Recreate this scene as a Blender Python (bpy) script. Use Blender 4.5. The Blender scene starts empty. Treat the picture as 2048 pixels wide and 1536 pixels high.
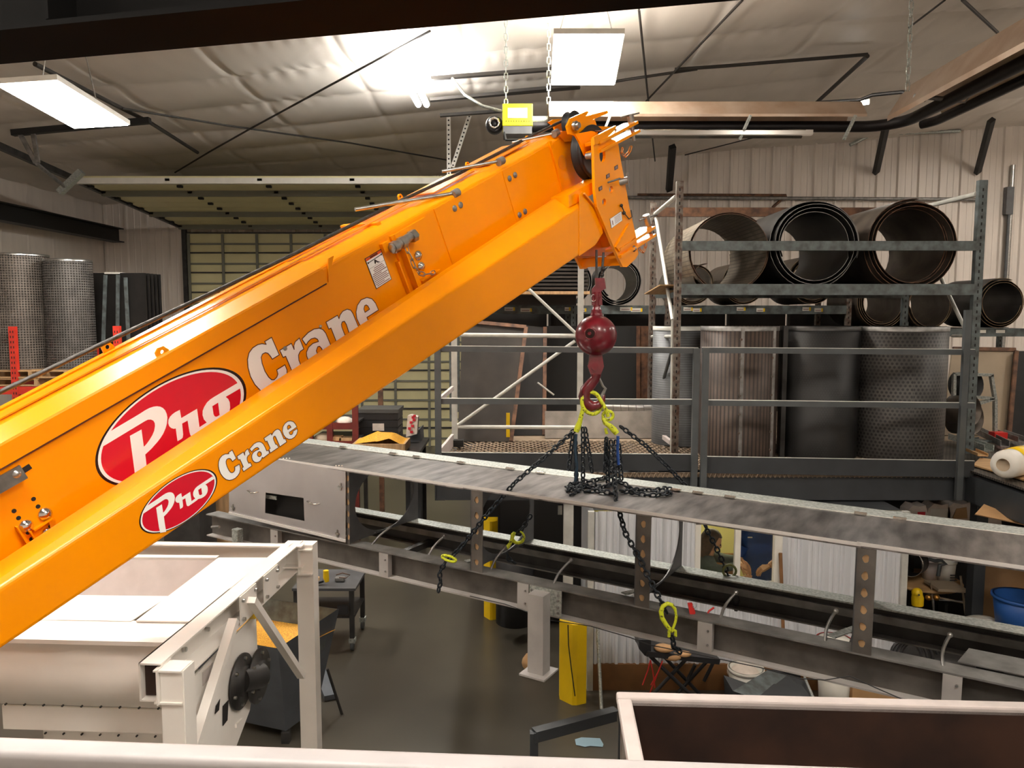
import bpy, math, random
from mathutils import Vector, Matrix, Quaternion
from mathutils.geometry import tessellate_polygon
random.seed(7)
PI = math.pi
V = Vector
sc = bpy.context.scene
# ---------------------------------------------------------------- camera
H = 3.75
FPX = 1540.0
TH = math.atan(138 / FPX)
CF = V((0, math.cos(TH), -math.sin(TH)))
CU = V((0, math.sin(TH), math.cos(TH)))
CR = V((1, 0, 0))
CAM = V((0, 0, H))
cd = bpy.data.cameras.new('camera')
cam = bpy.data.objects.new('camera', cd)
sc.collection.objects.link(cam)
cam.location = CAM
cam.rotation_euler = (PI / 2 - TH, 0, 0)
cd.sensor_width = 36
cd.lens = FPX / 2048 * 36
cd.clip_start = 0.05
cd.clip_end = 200
sc.camera = cam
# ---------------------------------------------------------------- world, exposure, lamp strengths
wd = bpy.data.worlds.new('world')
sc.world = wd
wd.use_nodes = True
wd.node_tree.nodes['Background'].inputs[0].default_value = (0.9, 0.95, 1, 1)
wd.node_tree.nodes['Background'].inputs[1].default_value = 0.03
sc.view_settings.view_transform = 'Standard'
sc.view_settings.look = 'None'
sc.view_settings.gamma = 1
sc.view_settings.use_curve_mapping = False
sc.view_settings.exposure = 0.6
LAMP = 42.0
LAMPCOL = (1.0, 0.93, 0.84)
sc.cycles.max_bounces = 6
sc.cycles.sample_clamp_indirect = 6.0


# ---------------------------------------------------------------- helpers
def ray(x, y):
    return CF + (x - 1024) / FPX * CR - (y - 768) / FPX * CU


def W(x, y, D):
    return CAM + D * ray(x, y)


def hit(x, y, o, n):
    d = ray(x, y)
    return CAM + d * ((V(o) - CAM).dot(n) / d.dot(n))


def WY(x, y, Y):
    return hit(x, y, V((0, Y, 0)), V((0, 1, 0)))


def WZ(x, y, z):
    return hit(x, y, V((0, 0, z)), V((0, 0, 1)))


def WX(x, y, X):
    return hit(x, y, V((X, 0, 0)), V((1, 0, 0)))


def ceil_z(X):
    return 7.85 + 0.083 * X


CN = V((-0.083, 0, 1)).normalized()


def WC(x, y, dz=0.0):
    return hit(x, y, V((0, 0, 7.85 + dz)), CN)


def perp(d):
    d = V(d).normalized()
    a = V((0, 0, 1)) if abs(d.z) < 0.95 else V((1, 0, 0))
    u = d.cross(a).normalized()
    return u, u.cross(d).normalized()


class MB:
    def __init__(s):
        s.v, s.f, s.m, s.sm, s.cur, s.uv = [], [], [], [], 0, {}

    def mat(s, i):
        s.cur = i
        return s

    def add(s, vs, fs, smooth=False):
        b = len(s.v)
        s.v += [V(p) for p in vs]
        for f in fs:
            s.f.append([b + i for i in f])
            s.m.append(s.cur)
            s.sm.append(smooth)
        return s

    def quad(s, a, b, c, d):
        return s.add([a, b, c, d], [(0, 1, 2, 3)])

    def hexa(s, p):  # 8 points: bottom 4, top 4
        return s.add(p, [(3, 2, 1, 0), (4, 5, 6, 7), (0, 1, 5, 4), (1, 2, 6, 5), (2, 3, 7, 6), (3, 0, 4, 7)])

    def box(s, c, size, ax=None):
        x, y, z = ax or (V((1, 0, 0)), V((0, 1, 0)), V((0, 0, 1)))
        c = V(c)
        a, b, d = x * size[0] / 2, y * size[1] / 2, z * size[2] / 2
        return s.hexa([c - a - b - d, c + a - b - d, c + a + b - d, c - a + b - d,
                       c - a - b + d, c + a - b + d, c + a + b + d, c - a + b + d])

    def bar(s, p, q, w, h, up=None):  # box from p to q, w across, h along up
        p, q = V(p), V(q)
        d = (q - p).normalized()
        if up is None:
            u, n = perp(d)
        else:
            u = d.cross(V(up)).normalized()
            n = u.cross(d).normalized()
        a, b = u * w / 2, n * h / 2
        return s.hexa([p - a - b, p + a - b, p + a + b, p - a + b, q - a - b, q + a - b, q + a + b, q - a + b])

    def tube(s, p, q, r, r2=None, n=12, cap=True, smooth=True):
        p, q = V(p), V(q)
        r2 = r if r2 is None else r2
        u, w = perp(q - p)
        vs = []
        for c, rr in ((p, r), (q, r2)):
            for i in range(n):
                a = 2 * PI * i / n
                vs.append(c + (u * math.cos(a) + w * math.sin(a)) * rr)
        s.add(vs, [(i, (i + 1) % n, n + (i + 1) % n, n + i) for i in range(n)], smooth)
        if cap:
            s.add(vs[:n], [tuple(reversed(range(n)))])
            s.add(vs[n:], [tuple(range(n))])
        return s

    def path(s, pts, r, n=8, closed=False, cap=True):
        pts = [V(p) for p in pts]
        m = len(pts)
        rs = r if isinstance(r, (list, tuple)) else [r] * m
        t0 = (pts[1] - pts[0]).normalized()
        u, w = perp(t0)
        vs = []
        for i in range(m):
            if closed:
                t = (pts[(i + 1) % m] - pts[i - 1]).normalized()
            else:
                t = (pts[min(i + 1, m - 1)] - pts[max(i - 1, 0)]).normalized()
            u = (u - t * u.dot(t))
            u = u.normalized() if u.length > 1e-6 else perp(t)[0]
            w = u.cross(t)
            for k in range(n):
                a = 2 * PI * k / n
                vs.append(pts[i] + (u * math.cos(a) + w * math.sin(a)) * rs[i])
        fs = []
        for i in range(m if closed else m - 1):
            j = (i + 1) % m
            for k in range(n):
                l = (k + 1) % n
                fs.append((i * n + k, i * n + l, j * n + l, j * n + k))
        s.add(vs, fs, True)
        if cap and not closed:
            s.add(vs[:n], [tuple(reversed(range(n)))])
            s.add(vs[-n:], [tuple(range(n))])
        return s

    def lathe(s, c, axis, prof, n=32, smooth=True, a0=0, a1=2 * PI):
        c = V(c)
        ax = V(axis).normalized()
        u, w = perp(ax)
        full = abs(a1 - a0 - 2 * PI) < 1e-6
        cnt = n if full else n + 1
        vs = []
        for (r, h) in prof:
            for i in range(cnt):
                a = a0 + (a1 - a0) * i / n
                vs.append(c + ax * h + (u * math.cos(a) + w * math.sin(a)) * r)
        fs = []
        for j in range(len(prof) - 1):
            for i in range(n):
                k = (i + 1) % cnt
                fs.append((j * cnt + i, j * cnt + k, (j + 1) * cnt + k, (j + 1) * cnt + i))
        return s.add(vs, fs, smooth)

    def prism(s, poly, vec, holes=()):
        loops = [[V(p) for p in poly]] + [[V(p) for p in h] for h in holes]
        tris = tessellate_polygon(loops)
        allp = [p for l in loops for p in l]
        vec = V(vec)
        s.add(allp, [tuple(t) for t in tris])
        if vec.length > 1e-9:
            s.add([p + vec for p in allp], [tuple(reversed(t)) for t in tris])
            for l in loops:
                n = len(l)
                s.add(l + [p + vec for p in l], [(i, (i + 1) % n, n + (i + 1) % n, n + i) for i in range(n)])
        return s

    def ball(s, c, r, n=16, m=10, sx=(1, 1, 1)):
        c = V(c)
        vs = [c + V((0, 0, r * sx[2]))]
        for j in range(1, m):
            for i in range(n):
                a, b = 2 * PI * i / n, PI * j / m
                vs.append(c + V((r * math.sin(b) * math.cos(a) * sx[0], r * math.sin(b) * math.sin(a) * sx[1], r * math.cos(b) * sx[2])))
        vs.append(c - V((0, 0, r * sx[2])))
        fs = [(0, 1 + i, 1 + (i + 1) % n) for i in range(n)]
        for j in range(m - 2):
            for i in range(n):
                k = (i + 1) % n
                fs.append((1 + j * n + i, 1 + (j + 1) * n + i, 1 + (j + 1) * n + k, 1 + j * n + k))
        e = len(vs) - 1
        fs += [(e, 1 + (m - 2) * n + (i + 1) % n, 1 + (m - 2) * n + i) for i in range(n)]
        return s.add(vs, fs, True)

    def build(s, name, mats, parent=None, loc=None, bevel=0, fix=True):
        if not isinstance(mats, (list, tuple)):
            mats = [mats]
        me = bpy.data.meshes.new(name)
        if parent is not None:
            off = WL[parent.name]
        elif loc is not None:
            off = V(loc)
        else:
            xs = [p.x for p in s.v]; ys = [p.y for p in s.v]; zs = [p.z for p in s.v]
            off = V(((min(xs) + max(xs)) / 2, (min(ys) + max(ys)) / 2, min(zs)))
        me.from_pydata([p - off for p in s.v], [], s.f)
        for m in mats:
            me.materials.append(m)
        for i, p in enumerate(me.polygons):
            p.material_index = s.m[i]
            p.use_smooth = s.sm[i]
        me.update()
        o = bpy.data.objects.new(name, me)
        sc.collection.objects.link(o)
        if parent is not None:
            o.parent = parent
            WL[o.name] = off
        else:
            o.location = off
            WL[o.name] = off
        ORDER.append((o, parent))
        if bevel:
            b = o.modifiers.new('b', 'BEVEL')
            b.width = bevel; b.segments = 2; b.limit_method = 'ANGLE'; b.angle_limit = math.radians(40)
        return o


WL = {}
ORDER = []


def tag(o, label=None, cat=None, group=None, kind=None):
    if label: o['label'] = label
    if cat: o['category'] = cat
    if group: o['group'] = group
    if kind: o['kind'] = kind
    return o


def T(name, label, cat, loc, group=None):
    o = bpy.data.objects.new(name, None)
    sc.collection.objects.link(o)
    o.empty_display_size = 0.1
    o.location = loc
    WL[o.name] = V(loc)
    return tag(o, label, cat, group)


def S(name, mb, mats, parent=None, **k):
    o = mb.build(name, mats, parent, **k)
    if parent is None:
        o['kind'] = 'structure'
    return o


def SE(name, loc=(0, 0, 0)):
    o = bpy.data.objects.new(name, None)
    sc.collection.objects.link(o)
    o.location = loc
    WL[o.name] = V(loc)
    o['kind'] = 'structure'
    return o


def share(name, me, parent, M):
    o = bpy.data.objects.new(name, me)
    sc.collection.objects.link(o)
    o.parent = parent
    M = Matrix.Translation(-WL[parent.name]) @ M
    o.matrix_local = M
    return o


# ---------------------------------------------------------------- materials
def mat(name, col, rough=0.5, metal=0.0, var=0.0, vs=6.0, col2=None, bump=0.0, bs=30.0, spec=0.5, emit=None, es=0, stretch=(1, 1, 1), coat=0.0, thr=(0.35, 0.65), rv=0.0, rot=0.0):
    m = bpy.data.materials.new(name)
    m.use_nodes = True
    nt = m.node_tree
    b = nt.nodes['Principled BSDF']
    b.inputs['Base Color'].default_value = (*col, 1)
    b.inputs['Roughness'].default_value = rough
    b.inputs['Metallic'].default_value = metal
    b.inputs['Specular IOR Level'].default_value = spec
    b.inputs['Coat Weight'].default_value = coat
    b.inputs['Coat Roughness'].default_value = 0.08
    if emit:
        b.inputs['Emission Color'].default_value = (*emit, 1)
        b.inputs['Emission Strength'].default_value = es
    if var or bump or col2:
        tc = nt.nodes.new('ShaderNodeTexCoord')
        mp = nt.nodes.new('ShaderNodeMapping')
        mp.inputs['Scale'].default_value = stretch
        if rot:
            mr_ = nt.nodes.new('ShaderNodeMapping'); mr_.inputs['Rotation'].default_value = (0, 0, rot)
            nt.links.new(tc.outputs['Object'], mr_.inputs[0])
        nt.links.new(mr_.outputs[0] if rot else tc.outputs['Object'], mp.inputs[0])
    if var or col2:
        nz = nt.nodes.new('ShaderNodeTexNoise')
        nz.inputs['Scale'].default_value = vs
        nz.inputs['Detail'].default_value = 6
        nt.links.new(mp.outputs[0], nz.inputs[0])
        rp = nt.nodes.new('ShaderNodeValToRGB')
        rp.color_ramp.elements[0].position = thr[0]
        rp.color_ramp.elements[1].position = thr[1]
        c2 = col2 or tuple(c * (1 - var) for c in col)
        rp.color_ramp.elements[0].color = (*c2, 1)
        rp.color_ramp.elements[1].color = (*col, 1)
        nt.links.new(nz.outputs[0], rp.inputs[0])
        nt.links.new(rp.outputs[0], b.inputs['Base Color'])
    if bump:
        n2 = nt.nodes.new('ShaderNodeTexNoise')
        n2.inputs['Scale'].default_value = bs
        n2.inputs['Detail'].default_value = 4
        nt.links.new(mp.outputs[0], n2.inputs[0])
        bp = nt.nodes.new('ShaderNodeBump')
        bp.inputs['Strength'].default_value = bump
        bp.inputs['Distance'].default_value = 0.01
        nt.links.new(n2.outputs[0], bp.inputs['Height'])
        nt.links.new(bp.outputs[0], b.inputs['Normal'])
    return m


def lin(r, g, b):
    f = lambda c: (c / 255 / 12.92) if c / 255 <= 0.04045 else ((c / 255 + 0.055) / 1.055) ** 2.4
    return (f(r), f(g), f(b))


def dots_mat(name, col, dark, pitch, rad, rough=0.5, metal=0.3, mode='dots', alpha=False, spec=0.5):
    """perforation / wire pattern on a UV map in metres"""
    m = mat(name, col, rough, metal, spec=spec)
    nt = m.node_tree
    b = nt.nodes['Principled BSDF']
    uv = nt.nodes.new('ShaderNodeUVMap')
    sp = nt.nodes.new('ShaderNodeSeparateXYZ')
    nt.links.new(uv.outputs[0], sp.inputs[0])

    def mth(op, a, bb=None, c=None):
        n = nt.nodes.new('ShaderNodeMath')
        n.operation = op
        for i, x in enumerate((a, bb, c)):
            if x is None: continue
            if isinstance(x, (int, float)): n.inputs[i].default_value = x
            else: nt.links.new(x, n.inputs[i])
        return n.outputs[0]
    u, v = sp.outputs[0], sp.outputs[1]
    if mode == 'dots':
        vr = mth('DIVIDE', v, pitch * 0.866)
        row = mth('FLOOR', vr)
        odd = mth('MULTIPLY', mth('MODULO', row, 2.0), 0.5)
        uu = mth('SUBTRACT', mth('FRACT', mth('ADD', mth('DIVIDE', u, pitch), odd)), 0.5)
        vv = mth('SUBTRACT', mth('FRACT', vr), 0.5)
        vv = mth('MULTIPLY', vv, 0.866)
        d = mth('SQRT', mth('ADD', mth('MULTIPLY', uu, uu), mth('MULTIPLY', vv, vv)))
        mask = mth('LESS_THAN', d, rad)
    elif mode == 'grid':
        a = mth('GREATER_THAN', mth('FRACT', mth('DIVIDE', u, pitch)), rad)
        c = mth('GREATER_THAN', mth('FRACT', mth('DIVIDE', v, pitch)), rad)
        mask = mth('MULTIPLY', a, c)
    elif mode == 'h':
        mask = mth('GREATER_THAN', mth('FRACT', mth('DIVIDE', v, pitch)), rad)
    else:
        mask = mth('GREATER_THAN', mth('FRACT', mth('DIVIDE', u, pitch)), rad)
    nz = nt.nodes.new('ShaderNodeTexNoise'); nz.inputs['Scale'].default_value = 5; nz.inputs['Detail'].default_value = 6
    tc = nt.nodes.new('ShaderNodeTexCoord')
    nt.links.new(tc.outputs['Object'], nz.inputs[0])
    rp = nt.nodes.new('ShaderNodeValToRGB')
    rp.color_ramp.elements[0].position = .35; rp.color_ramp.elements[1].position = .68
    rp.color_ramp.elements[0].color = (*[c * .55 for c in col], 1); rp.color_ramp.elements[1].color = (*col, 1)
    nt.links.new(nz.outputs[0], rp.inputs[0])
    mx = nt.nodes.new('ShaderNodeMix'); mx.data_type = 'RGBA'
    nt.links.new(mask, mx.inputs[0])
    nt.links.new(rp.outputs[0], mx.inputs[6])
    mx.inputs[7].default_value = (*dark, 1)
    nt.links.new(mx.outputs[2], b.inputs['Base Color'])
    if alpha:
        inv = mth('SUBTRACT', 1.0, mth('MULTIPLY', mask, alpha))
        nt.links.new(inv, b.inputs['Alpha'])
    return m


ORANGE = lin(255, 150, 0)
M = {}
M['orange'] = mat('orange_paint', (1.0, 0.32, 0.0), 0.24, 0, var=0.04, vs=3, coat=0.06, spec=0.32, bump=0.02, bs=60)
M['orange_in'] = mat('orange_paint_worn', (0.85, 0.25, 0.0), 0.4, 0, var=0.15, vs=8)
M['decal_red'] = mat('decal_red', lin(214, 20, 45), 0.25, coat=0.5)
M['decal_white'] = mat('decal_white', (0.98, 0.96, 0.93), 0.35, coat=0.1)
M['decal_black'] = mat('decal_black', lin(35, 16, 18), 0.3)
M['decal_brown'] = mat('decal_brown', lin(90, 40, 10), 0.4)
M['decal_orange'] = mat('decal_warning_orange', lin(235, 90, 20), 0.4)
M['decal_grey'] = mat('decal_grey', lin(150, 120, 118), 0.5)
M['zinc'] = mat('zinc_plated', (0.55, 0.55, 0.53), 0.28, 0.95, var=0.3, vs=20)
M['chrome'] = mat('chrome', (0.75, 0.73, 0.7), 0.14, 1.0)
M['purlin'] = mat('dark_purlin', (0.028, 0.024, 0.021), 0.6)
M['steel_dull'] = mat('dull_steel', (0.32, 0.31, 0.30), 0.5, 0.7, var=0.4, vs=12)
M['cable'] = mat('wire_rope', (0.09, 0.085, 0.08), 0.45, 0.7, var=0.4, vs=40)
M['sheave'] = mat('black_nylon', (0.012, 0.013, 0.015), 0.5)
M['ballred'] = mat('ball_red_paint', lin(122, 20, 38), 0.3, 0, var=0.35, vs=9, col2=lin(84, 18, 26), coat=0.35, bump=0.08, bs=25)
M['chainm'] = mat('alloy_chain', (0.022, 0.030, 0.04), 0.42, 0.45, var=0.5, vs=30)
M['lime'] = mat('lime_paint', lin(215, 225, 45), 0.45, 0, vs=55, col2=lin(90, 85, 30), thr=(0.36, 0.44))
M['alu'] = mat('brushed_aluminium', (0.46, 0.44, 0.43), 0.30, 0.85, col2=(0.14, 0.132, 0.13), vs=3.0, thr=(0.3, 0.7), stretch=(4.5, 1.0, 1), rot=math.radians(30), rv=0.1)
M['alu_bright'] = mat('bright_aluminium', (0.62, 0.60, 0.61), 0.22, 0.7, var=0.15, vs=2.2, rv=0.06)
M['alu_lip'] = mat('aluminium_lip', (0.72, 0.70, 0.68), 0.35, 0.3)
M['pale_grey'] = mat('pale_grey_paint', lin(168, 164, 160), 0.5, 0, var=0.15, vs=6)
M['rail_pale'] = mat('pale_rail_paint', lin(168, 164, 164), 0.42, 0, var=0.08, vs=10)
M['dull_red'] = mat('dull_red_paint', lin(110, 36, 28), 0.5, 0, var=0.3, vs=8)
M['galv'] = mat('galvanised_steel', (0.58, 0.61, 0.58), 0.42, 0.6, vs=60, col2=(0.30, 0.33, 0.31), bump=0.1, bs=60)
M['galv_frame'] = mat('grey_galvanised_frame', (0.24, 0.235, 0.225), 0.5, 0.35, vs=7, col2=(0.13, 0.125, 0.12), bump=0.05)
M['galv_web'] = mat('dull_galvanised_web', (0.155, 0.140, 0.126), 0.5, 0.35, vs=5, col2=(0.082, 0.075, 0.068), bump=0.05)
M['dark_frame'] = mat('dark_steel_frame', (0.05, 0.048, 0.046), 0.45, 0.3, var=0.5, vs=6)
M['plate_grey'] = mat('grey_plate', (0.12, 0.124, 0.13), 0.42, 0.3, var=0.3, vs=5)
M['rail_grey'] = mat('grey_rail_paint', lin(80, 84, 86), 0.45, 0, var=0.25, vs=4)
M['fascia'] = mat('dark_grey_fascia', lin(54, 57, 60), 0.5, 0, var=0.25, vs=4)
M['rack_grey'] = mat('blue_grey_rack', lin(104, 113, 114), 0.5, 0.1, vs=10, col2=lin(72, 76, 74))
M['rack_rust'] = mat('rusty_rack_post', lin(125, 120, 112), 0.55, 0.2, vs=14, col2=lin(78, 52, 38))
M['rack_white'] = mat('white_rack_tube', lin(205, 205, 198), 0.4, 0.1, var=0.2, vs=8)
M['black'] = mat('matte_black', (0.008, 0.008, 0.008), 0.6)
M['slot'] = mat('dark_slot', (0.01, 0.008, 0.007), 0.8)
M['beam_brown'] = mat('dark_brown_beam', (0.0035, 0.0032, 0.003), 0.7, 0, var=0.25, vs=2, spec=0.06)
M['white_mach'] = mat('white_machine_paint', lin(240, 235, 228), 0.42, 0, var=0.07, vs=3, bump=0.02)
M['white_rim'] = mat('cream_rim_paint', lin(196, 186, 182), 0.45, 0, var=0.12, vs=8)
M['rust_in_or_shade'] = mat('rusty_interior_or_shade', lin(66, 44, 34), 0.6, 0.2, vs=3, col2=lin(36, 25, 22))
M['floor'] = mat('worn_concrete', (0.098, 0.088, 0.067), 0.28, 0, vs=0.45, col2=(0.040, 0.035, 0.028), thr=(0.25, 0.8), rv=0.12)
M['wall'] = mat('white_wall_sheet', lin(224, 214, 204), 0.42, 0.0, var=0.1, vs=1.2, stretch=(3, 3, 0.6))
M['wall_off'] = mat('office_wall_sheet', lin(206, 208, 212), 0.45, 0, var=0.04, vs=2)
M['ceil'] = mat('vinyl_insulation', lin(226, 218, 208), 0.42, 0, var=0.08, vs=0.8, bump=0.12, bs=3, stretch=(3.0, 1.0, 1), spec=0.5)
M['door'] = mat('cream_door_panel', lin(222, 214, 166), 0.5, 0, var=0.08, vs=2)
M['door_strut'] = mat('door_strut_steel', lin(120, 120, 108), 0.5, 0.3)
M['ply'] = mat('plywood', lin(205, 165, 115), 0.65, 0, var=0.25, vs=3, stretch=(1, 8, 1))
M['wood'] = mat('pallet_wood', lin(186, 150, 108), 0.7, 0, var=0.3, vs=4, stretch=(8, 1, 1))
M['brown_wood'] = mat('brown_skirting', lin(128, 88, 50), 0.6, 0, var=0.25, vs=5)
M['red_rack'] = mat('red_rack_paint', lin(205, 52, 36), 0.45, 0, var=0.2, vs=8)
M['yellow'] = mat('safety_yellow', lin(235, 195, 10), 0.45, 0, var=0.08, vs=5)
M['burner'] = mat('yellow_burner', lin(230, 225, 30), 0.4)
M['reflector'] = mat('heater_reflector', (0.62, 0.50, 0.40), 0.30, 0.75, vs=3, col2=(0.50, 0.36, 0.26))
M['tube_dark'] = mat('heater_tube', (0.02, 0.018, 0.02), 0.4, 0.5)
M['corn'] = mat('corn_kernels', lin(240, 185, 60), 0.55, 0, vs=90, col2=lin(190, 120, 25), bump=0.8, bs=70)
M['bin_grey'] = mat('blue_grey_bin', lin(88, 93, 100), 0.5, 0, var=0.2, vs=4)
M['card'] = mat('cardboard', lin(190, 150, 105), 0.75, 0, var=0.12, vs=6)
M['blue_tub'] = mat('blue_plastic', lin(48, 98, 175), 0.45)
M['white_pl'] = mat('white_plastic', lin(222, 218, 208), 0.5, 0, var=0.1, vs=6)
M['red_pl'] = mat('red_plastic', lin(200, 40, 35), 0.45)
M['black_pl'] = mat('black_plastic', (0.018, 0.018, 0.02), 0.45)
M['paperblue'] = mat('blue_paper', lin(150, 180, 195), 0.8)
M['screen_dark'] = mat('dark_screen_mesh', (0.020, 0.0175, 0.0155), 0.5, 0.4, vs=3, col2=(0.011, 0.0095, 0.009))
M['screen_brown'] = mat('brown_screen_mesh', (0.042, 0.034, 0.028), 0.5, 0.4, vs=2.5, col2=(0.022, 0.018, 0.015))
M['rim_tan'] = mat('tan_sheet_edge', lin(165, 140, 108), 0.5, 0.3, vs=8, col2=lin(95, 72, 50))
M['rust'] = mat('rusty_angle', lin(120, 85, 62), 0.6, 0.3, vs=9, col2=lin(70, 50, 40))
M['beige'] = mat('beige_board', lin(176, 158, 134), 0.6, 0, var=0.15, vs=2)
M['deckwood'] = mat('dusty_floor_panel', lin(160, 140, 118), 0.6, 0.1, var=0.2, vs=6)
M['skin'] = mat('skin', lin(214, 160, 118), 0.5)
M['hair'] = mat('brown_hair', lin(88, 62, 36), 0.6, 0, var=0.4, vs=40)
M['sweater'] = mat('grey_green_sweater', lin(88, 98, 88), 0.9, 0, var=0.15, vs=30, bump=0.3, bs=120)
M['navy'] = mat('navy_shirt', lin(42, 84, 160), 0.85, 0, var=0.25, vs=6)
M['trouser'] = mat('dark_trousers', lin(38, 42, 54), 0.9)
M['office'] = mat('office_yellow_wall', lin(228, 216, 140), 0.7)
M['rollA'] = mat('olive_grey_sheet', (0.165, 0.145, 0.115), 0.42, 0.5, vs=3, col2=(0.09, 0.078, 0.062))
M['rollB'] = mat('dark_grey_sheet', (0.055, 0.053, 0.05), 0.42, 0.5, vs=3, col2=(0.028, 0.027, 0.026))
M['rollC'] = mat('brown_grey_sheet', (0.11, 0.09, 0.07), 0.42, 0.5, vs=4, col2=(0.055, 0.043, 0.034))
M['duct'] = mat('spiral_duct', (0.6, 0.58, 0.55), 0.3, 0.85, var=0.2, vs=8)
M['brass'] = mat('brass', lin(190, 140, 70), 0.3, 0.9)
M['sack'] = mat('paper_sack', lin(225, 212, 200), 0.7, 0, var=0.15, vs=12)
M['check'] = mat('sack_red', lin(205, 35, 50), 0.6)
M['dark_room'] = mat('dark_cabinet', (0.012, 0.012, 0.013), 0.45)


def glass():
    m = bpy.data.materials.new('window_glass')
    m.use_nodes = True
    nt = m.node_tree
    nt.nodes.clear()
    o = nt.nodes.new('ShaderNodeOutputMaterial')
    mx = nt.nodes.new('ShaderNodeMixShader')
    t = nt.nodes.new('ShaderNodeBsdfTransparent')
    g = nt.nodes.new('ShaderNodeBsdfGlossy')
    g.inputs['Roughness'].default_value = 0.02
    fr = nt.nodes.new('ShaderNodeFresnel')
    nt.links.new(fr.outputs[0], mx.inputs[0])
    nt.links.new(t.outputs[0], mx.inputs[1])
    nt.links.new(g.outputs[0], mx.inputs[2])
    nt.links.new(mx.outputs[0], o.inputs[0])
    return m


M['glass'] = glass()


def emis(name, col, s):
    m = bpy.data.materials.new(name)
    m.use_nodes = True
    nt = m.node_tree
    nt.nodes.clear()
    o = nt.nodes.new('ShaderNodeOutputMaterial')
    e = nt.nodes.new('ShaderNodeEmission')
    e.inputs[0].default_value = (*col, 1)
    e.inputs[1].default_value = s
    nt.links.new(e.outputs[0], o.inputs[0])
    return m


M['lamp'] = emis('lamp_diffuser', LAMPCOL, LAMP)
M['lamp_strip'] = emis('lamp_strip', (1.0, 0.97, 0.92), LAMP * 2.2)
M['added_glow'] = emis('ceiling_fill', LAMPCOL, LAMP * 0.5)
M['lamp_office'] = emis('office_lamp', (1.0, 0.9, 0.55), 9.0)


def uvcyl(o, c, axis, R):
    """metres-based UV around a vertical or horizontal cylinder"""
    me = o.data
    uvl = me.uv_layers.new(name='UVMap')
    c = V(c) - WL[o.name]
    ax = V(axis).normalized()
    u, w = perp(ax)
    for p in me.polygons:
        a_ref = None
        for li in p.loop_indices:
            q = me.vertices[me.loops[li].vertex_index].co - c
            a = math.atan2(q.dot(w), q.dot(u))
            if a_ref is None: a_ref = a
            while a - a_ref > PI: a -= 2 * PI
            while a - a_ref < -PI: a += 2 * PI
            uvl.data[li].uv = (a * R + 20, q.dot(ax) + 20)


def uvflat(o, u, w):
    me = o.data
    uvl = me.uv_layers.new(name='UVMap')
    for p in me.polygons:
        for li in p.loop_indices:
            q = me.vertices[me.loops[li].vertex_index].co
            uvl.data[li].uv = (q.dot(u) + 20, q.dot(w) + 20)
# ================================================================ ROOM
YB = 22.0
XL = -11.5
m = MB()
n = 24
m.quad(V((-12.5, -5, 0)), V((17, -5, 0)), V((17, YB + 1, 0)), V((-12.5, YB + 1, 0)))
floor = S('floor', m, M['floor'], loc=(0, 0, 0))


def rib_panel(x0, x1, y, z0, z1, rib=0.055, dep=0.035, facing=-1, rx=0.5):
    """one wall sheet in the XZ plane with a trapezoid rib at its left edge"""
    mb = MB()
    pr = [(x0, 0), (x0 + rib * .3, dep), (x0 + rib * .9, dep), (x0 + rib * 1.2, 0),
          (x0 + (x1 - x0) * .42, 0), (x0 + (x1 - x0) * .42 + .012, .010), (x0 + (x1 - x0) * .42 + .03, .010), (x0 + (x1 - x0) * .42 + .042, 0),
          (x0 + (x1 - x0) * .72, 0), (x0 + (x1 - x0) * .72 + .012, .010), (x0 + (x1 - x0) * .72 + .03, .010), (x0 + (x1 - x0) * .72 + .042, 0),
          (x1, 0)]
    za, zb = (z1 if isinstance(z1, tuple) else (z1, z1))
    vs = []
    for (px, d) in pr:
        f = (px - x0) / (x1 - x0)
        vs += [V((px, y + facing * d, z0)), V((px, y + facing * d, za + (zb - za) * f))]
    mb.add(vs, [(2 * i, 2 * i + 2, 2 * i + 3, 2 * i + 1) for i in range(len(pr) - 1)])
    return mb


wb = SE('wall_back', (0, YB, 0))
PW = 0.586
x = -11.5
while x < 16.5:
    rib_panel(x, x + PW, YB, 0.0, (ceil_z(x) + .05, ceil_z(x + PW) + .05), rib=.09, dep=.06).build('wall_panel', M['wall'], wb)
    x += PW
wl = SE('wall_left', (XL, 0, 0))
y = -4.5
while y < YB:
    mb = MB()
    y1 = min(y + 1.0, YB)
    z = ceil_z(XL) + .05
    mb.add([V((XL, y, 0)), V((XL + .008, y + .03, 0)), V((XL + .008, y + .08, 0)), V((XL, y + .11, 0)), V((XL, y1, 0)),
            V((XL, y, z)), V((XL + .008, y + .03, z)), V((XL + .008, y + .08, z)), V((XL, y + .11, z)), V((XL, y1, z))],
           [(i, i + 1, i + 6, i + 5) for i in range(4)])
    mb.build('wall_panel', M['wall'], wl)
    y += 1.0
m = MB()
m.quad(V((16.5, -4.5, 0)), V((16.5, YB, 0)), V((16.5, YB, 9.4)), V((16.5, -4.5, 9.4)))
S('wall_right', m, M['wall'])
m = MB()
m.quad(V((XL, -4.5, 0)), V((16.5, -4.5, 0)), V((16.5, -4.5, 9.4)), V((XL, -4.5, 6.9)))
S('wall_front', m, M['wall'])

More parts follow.
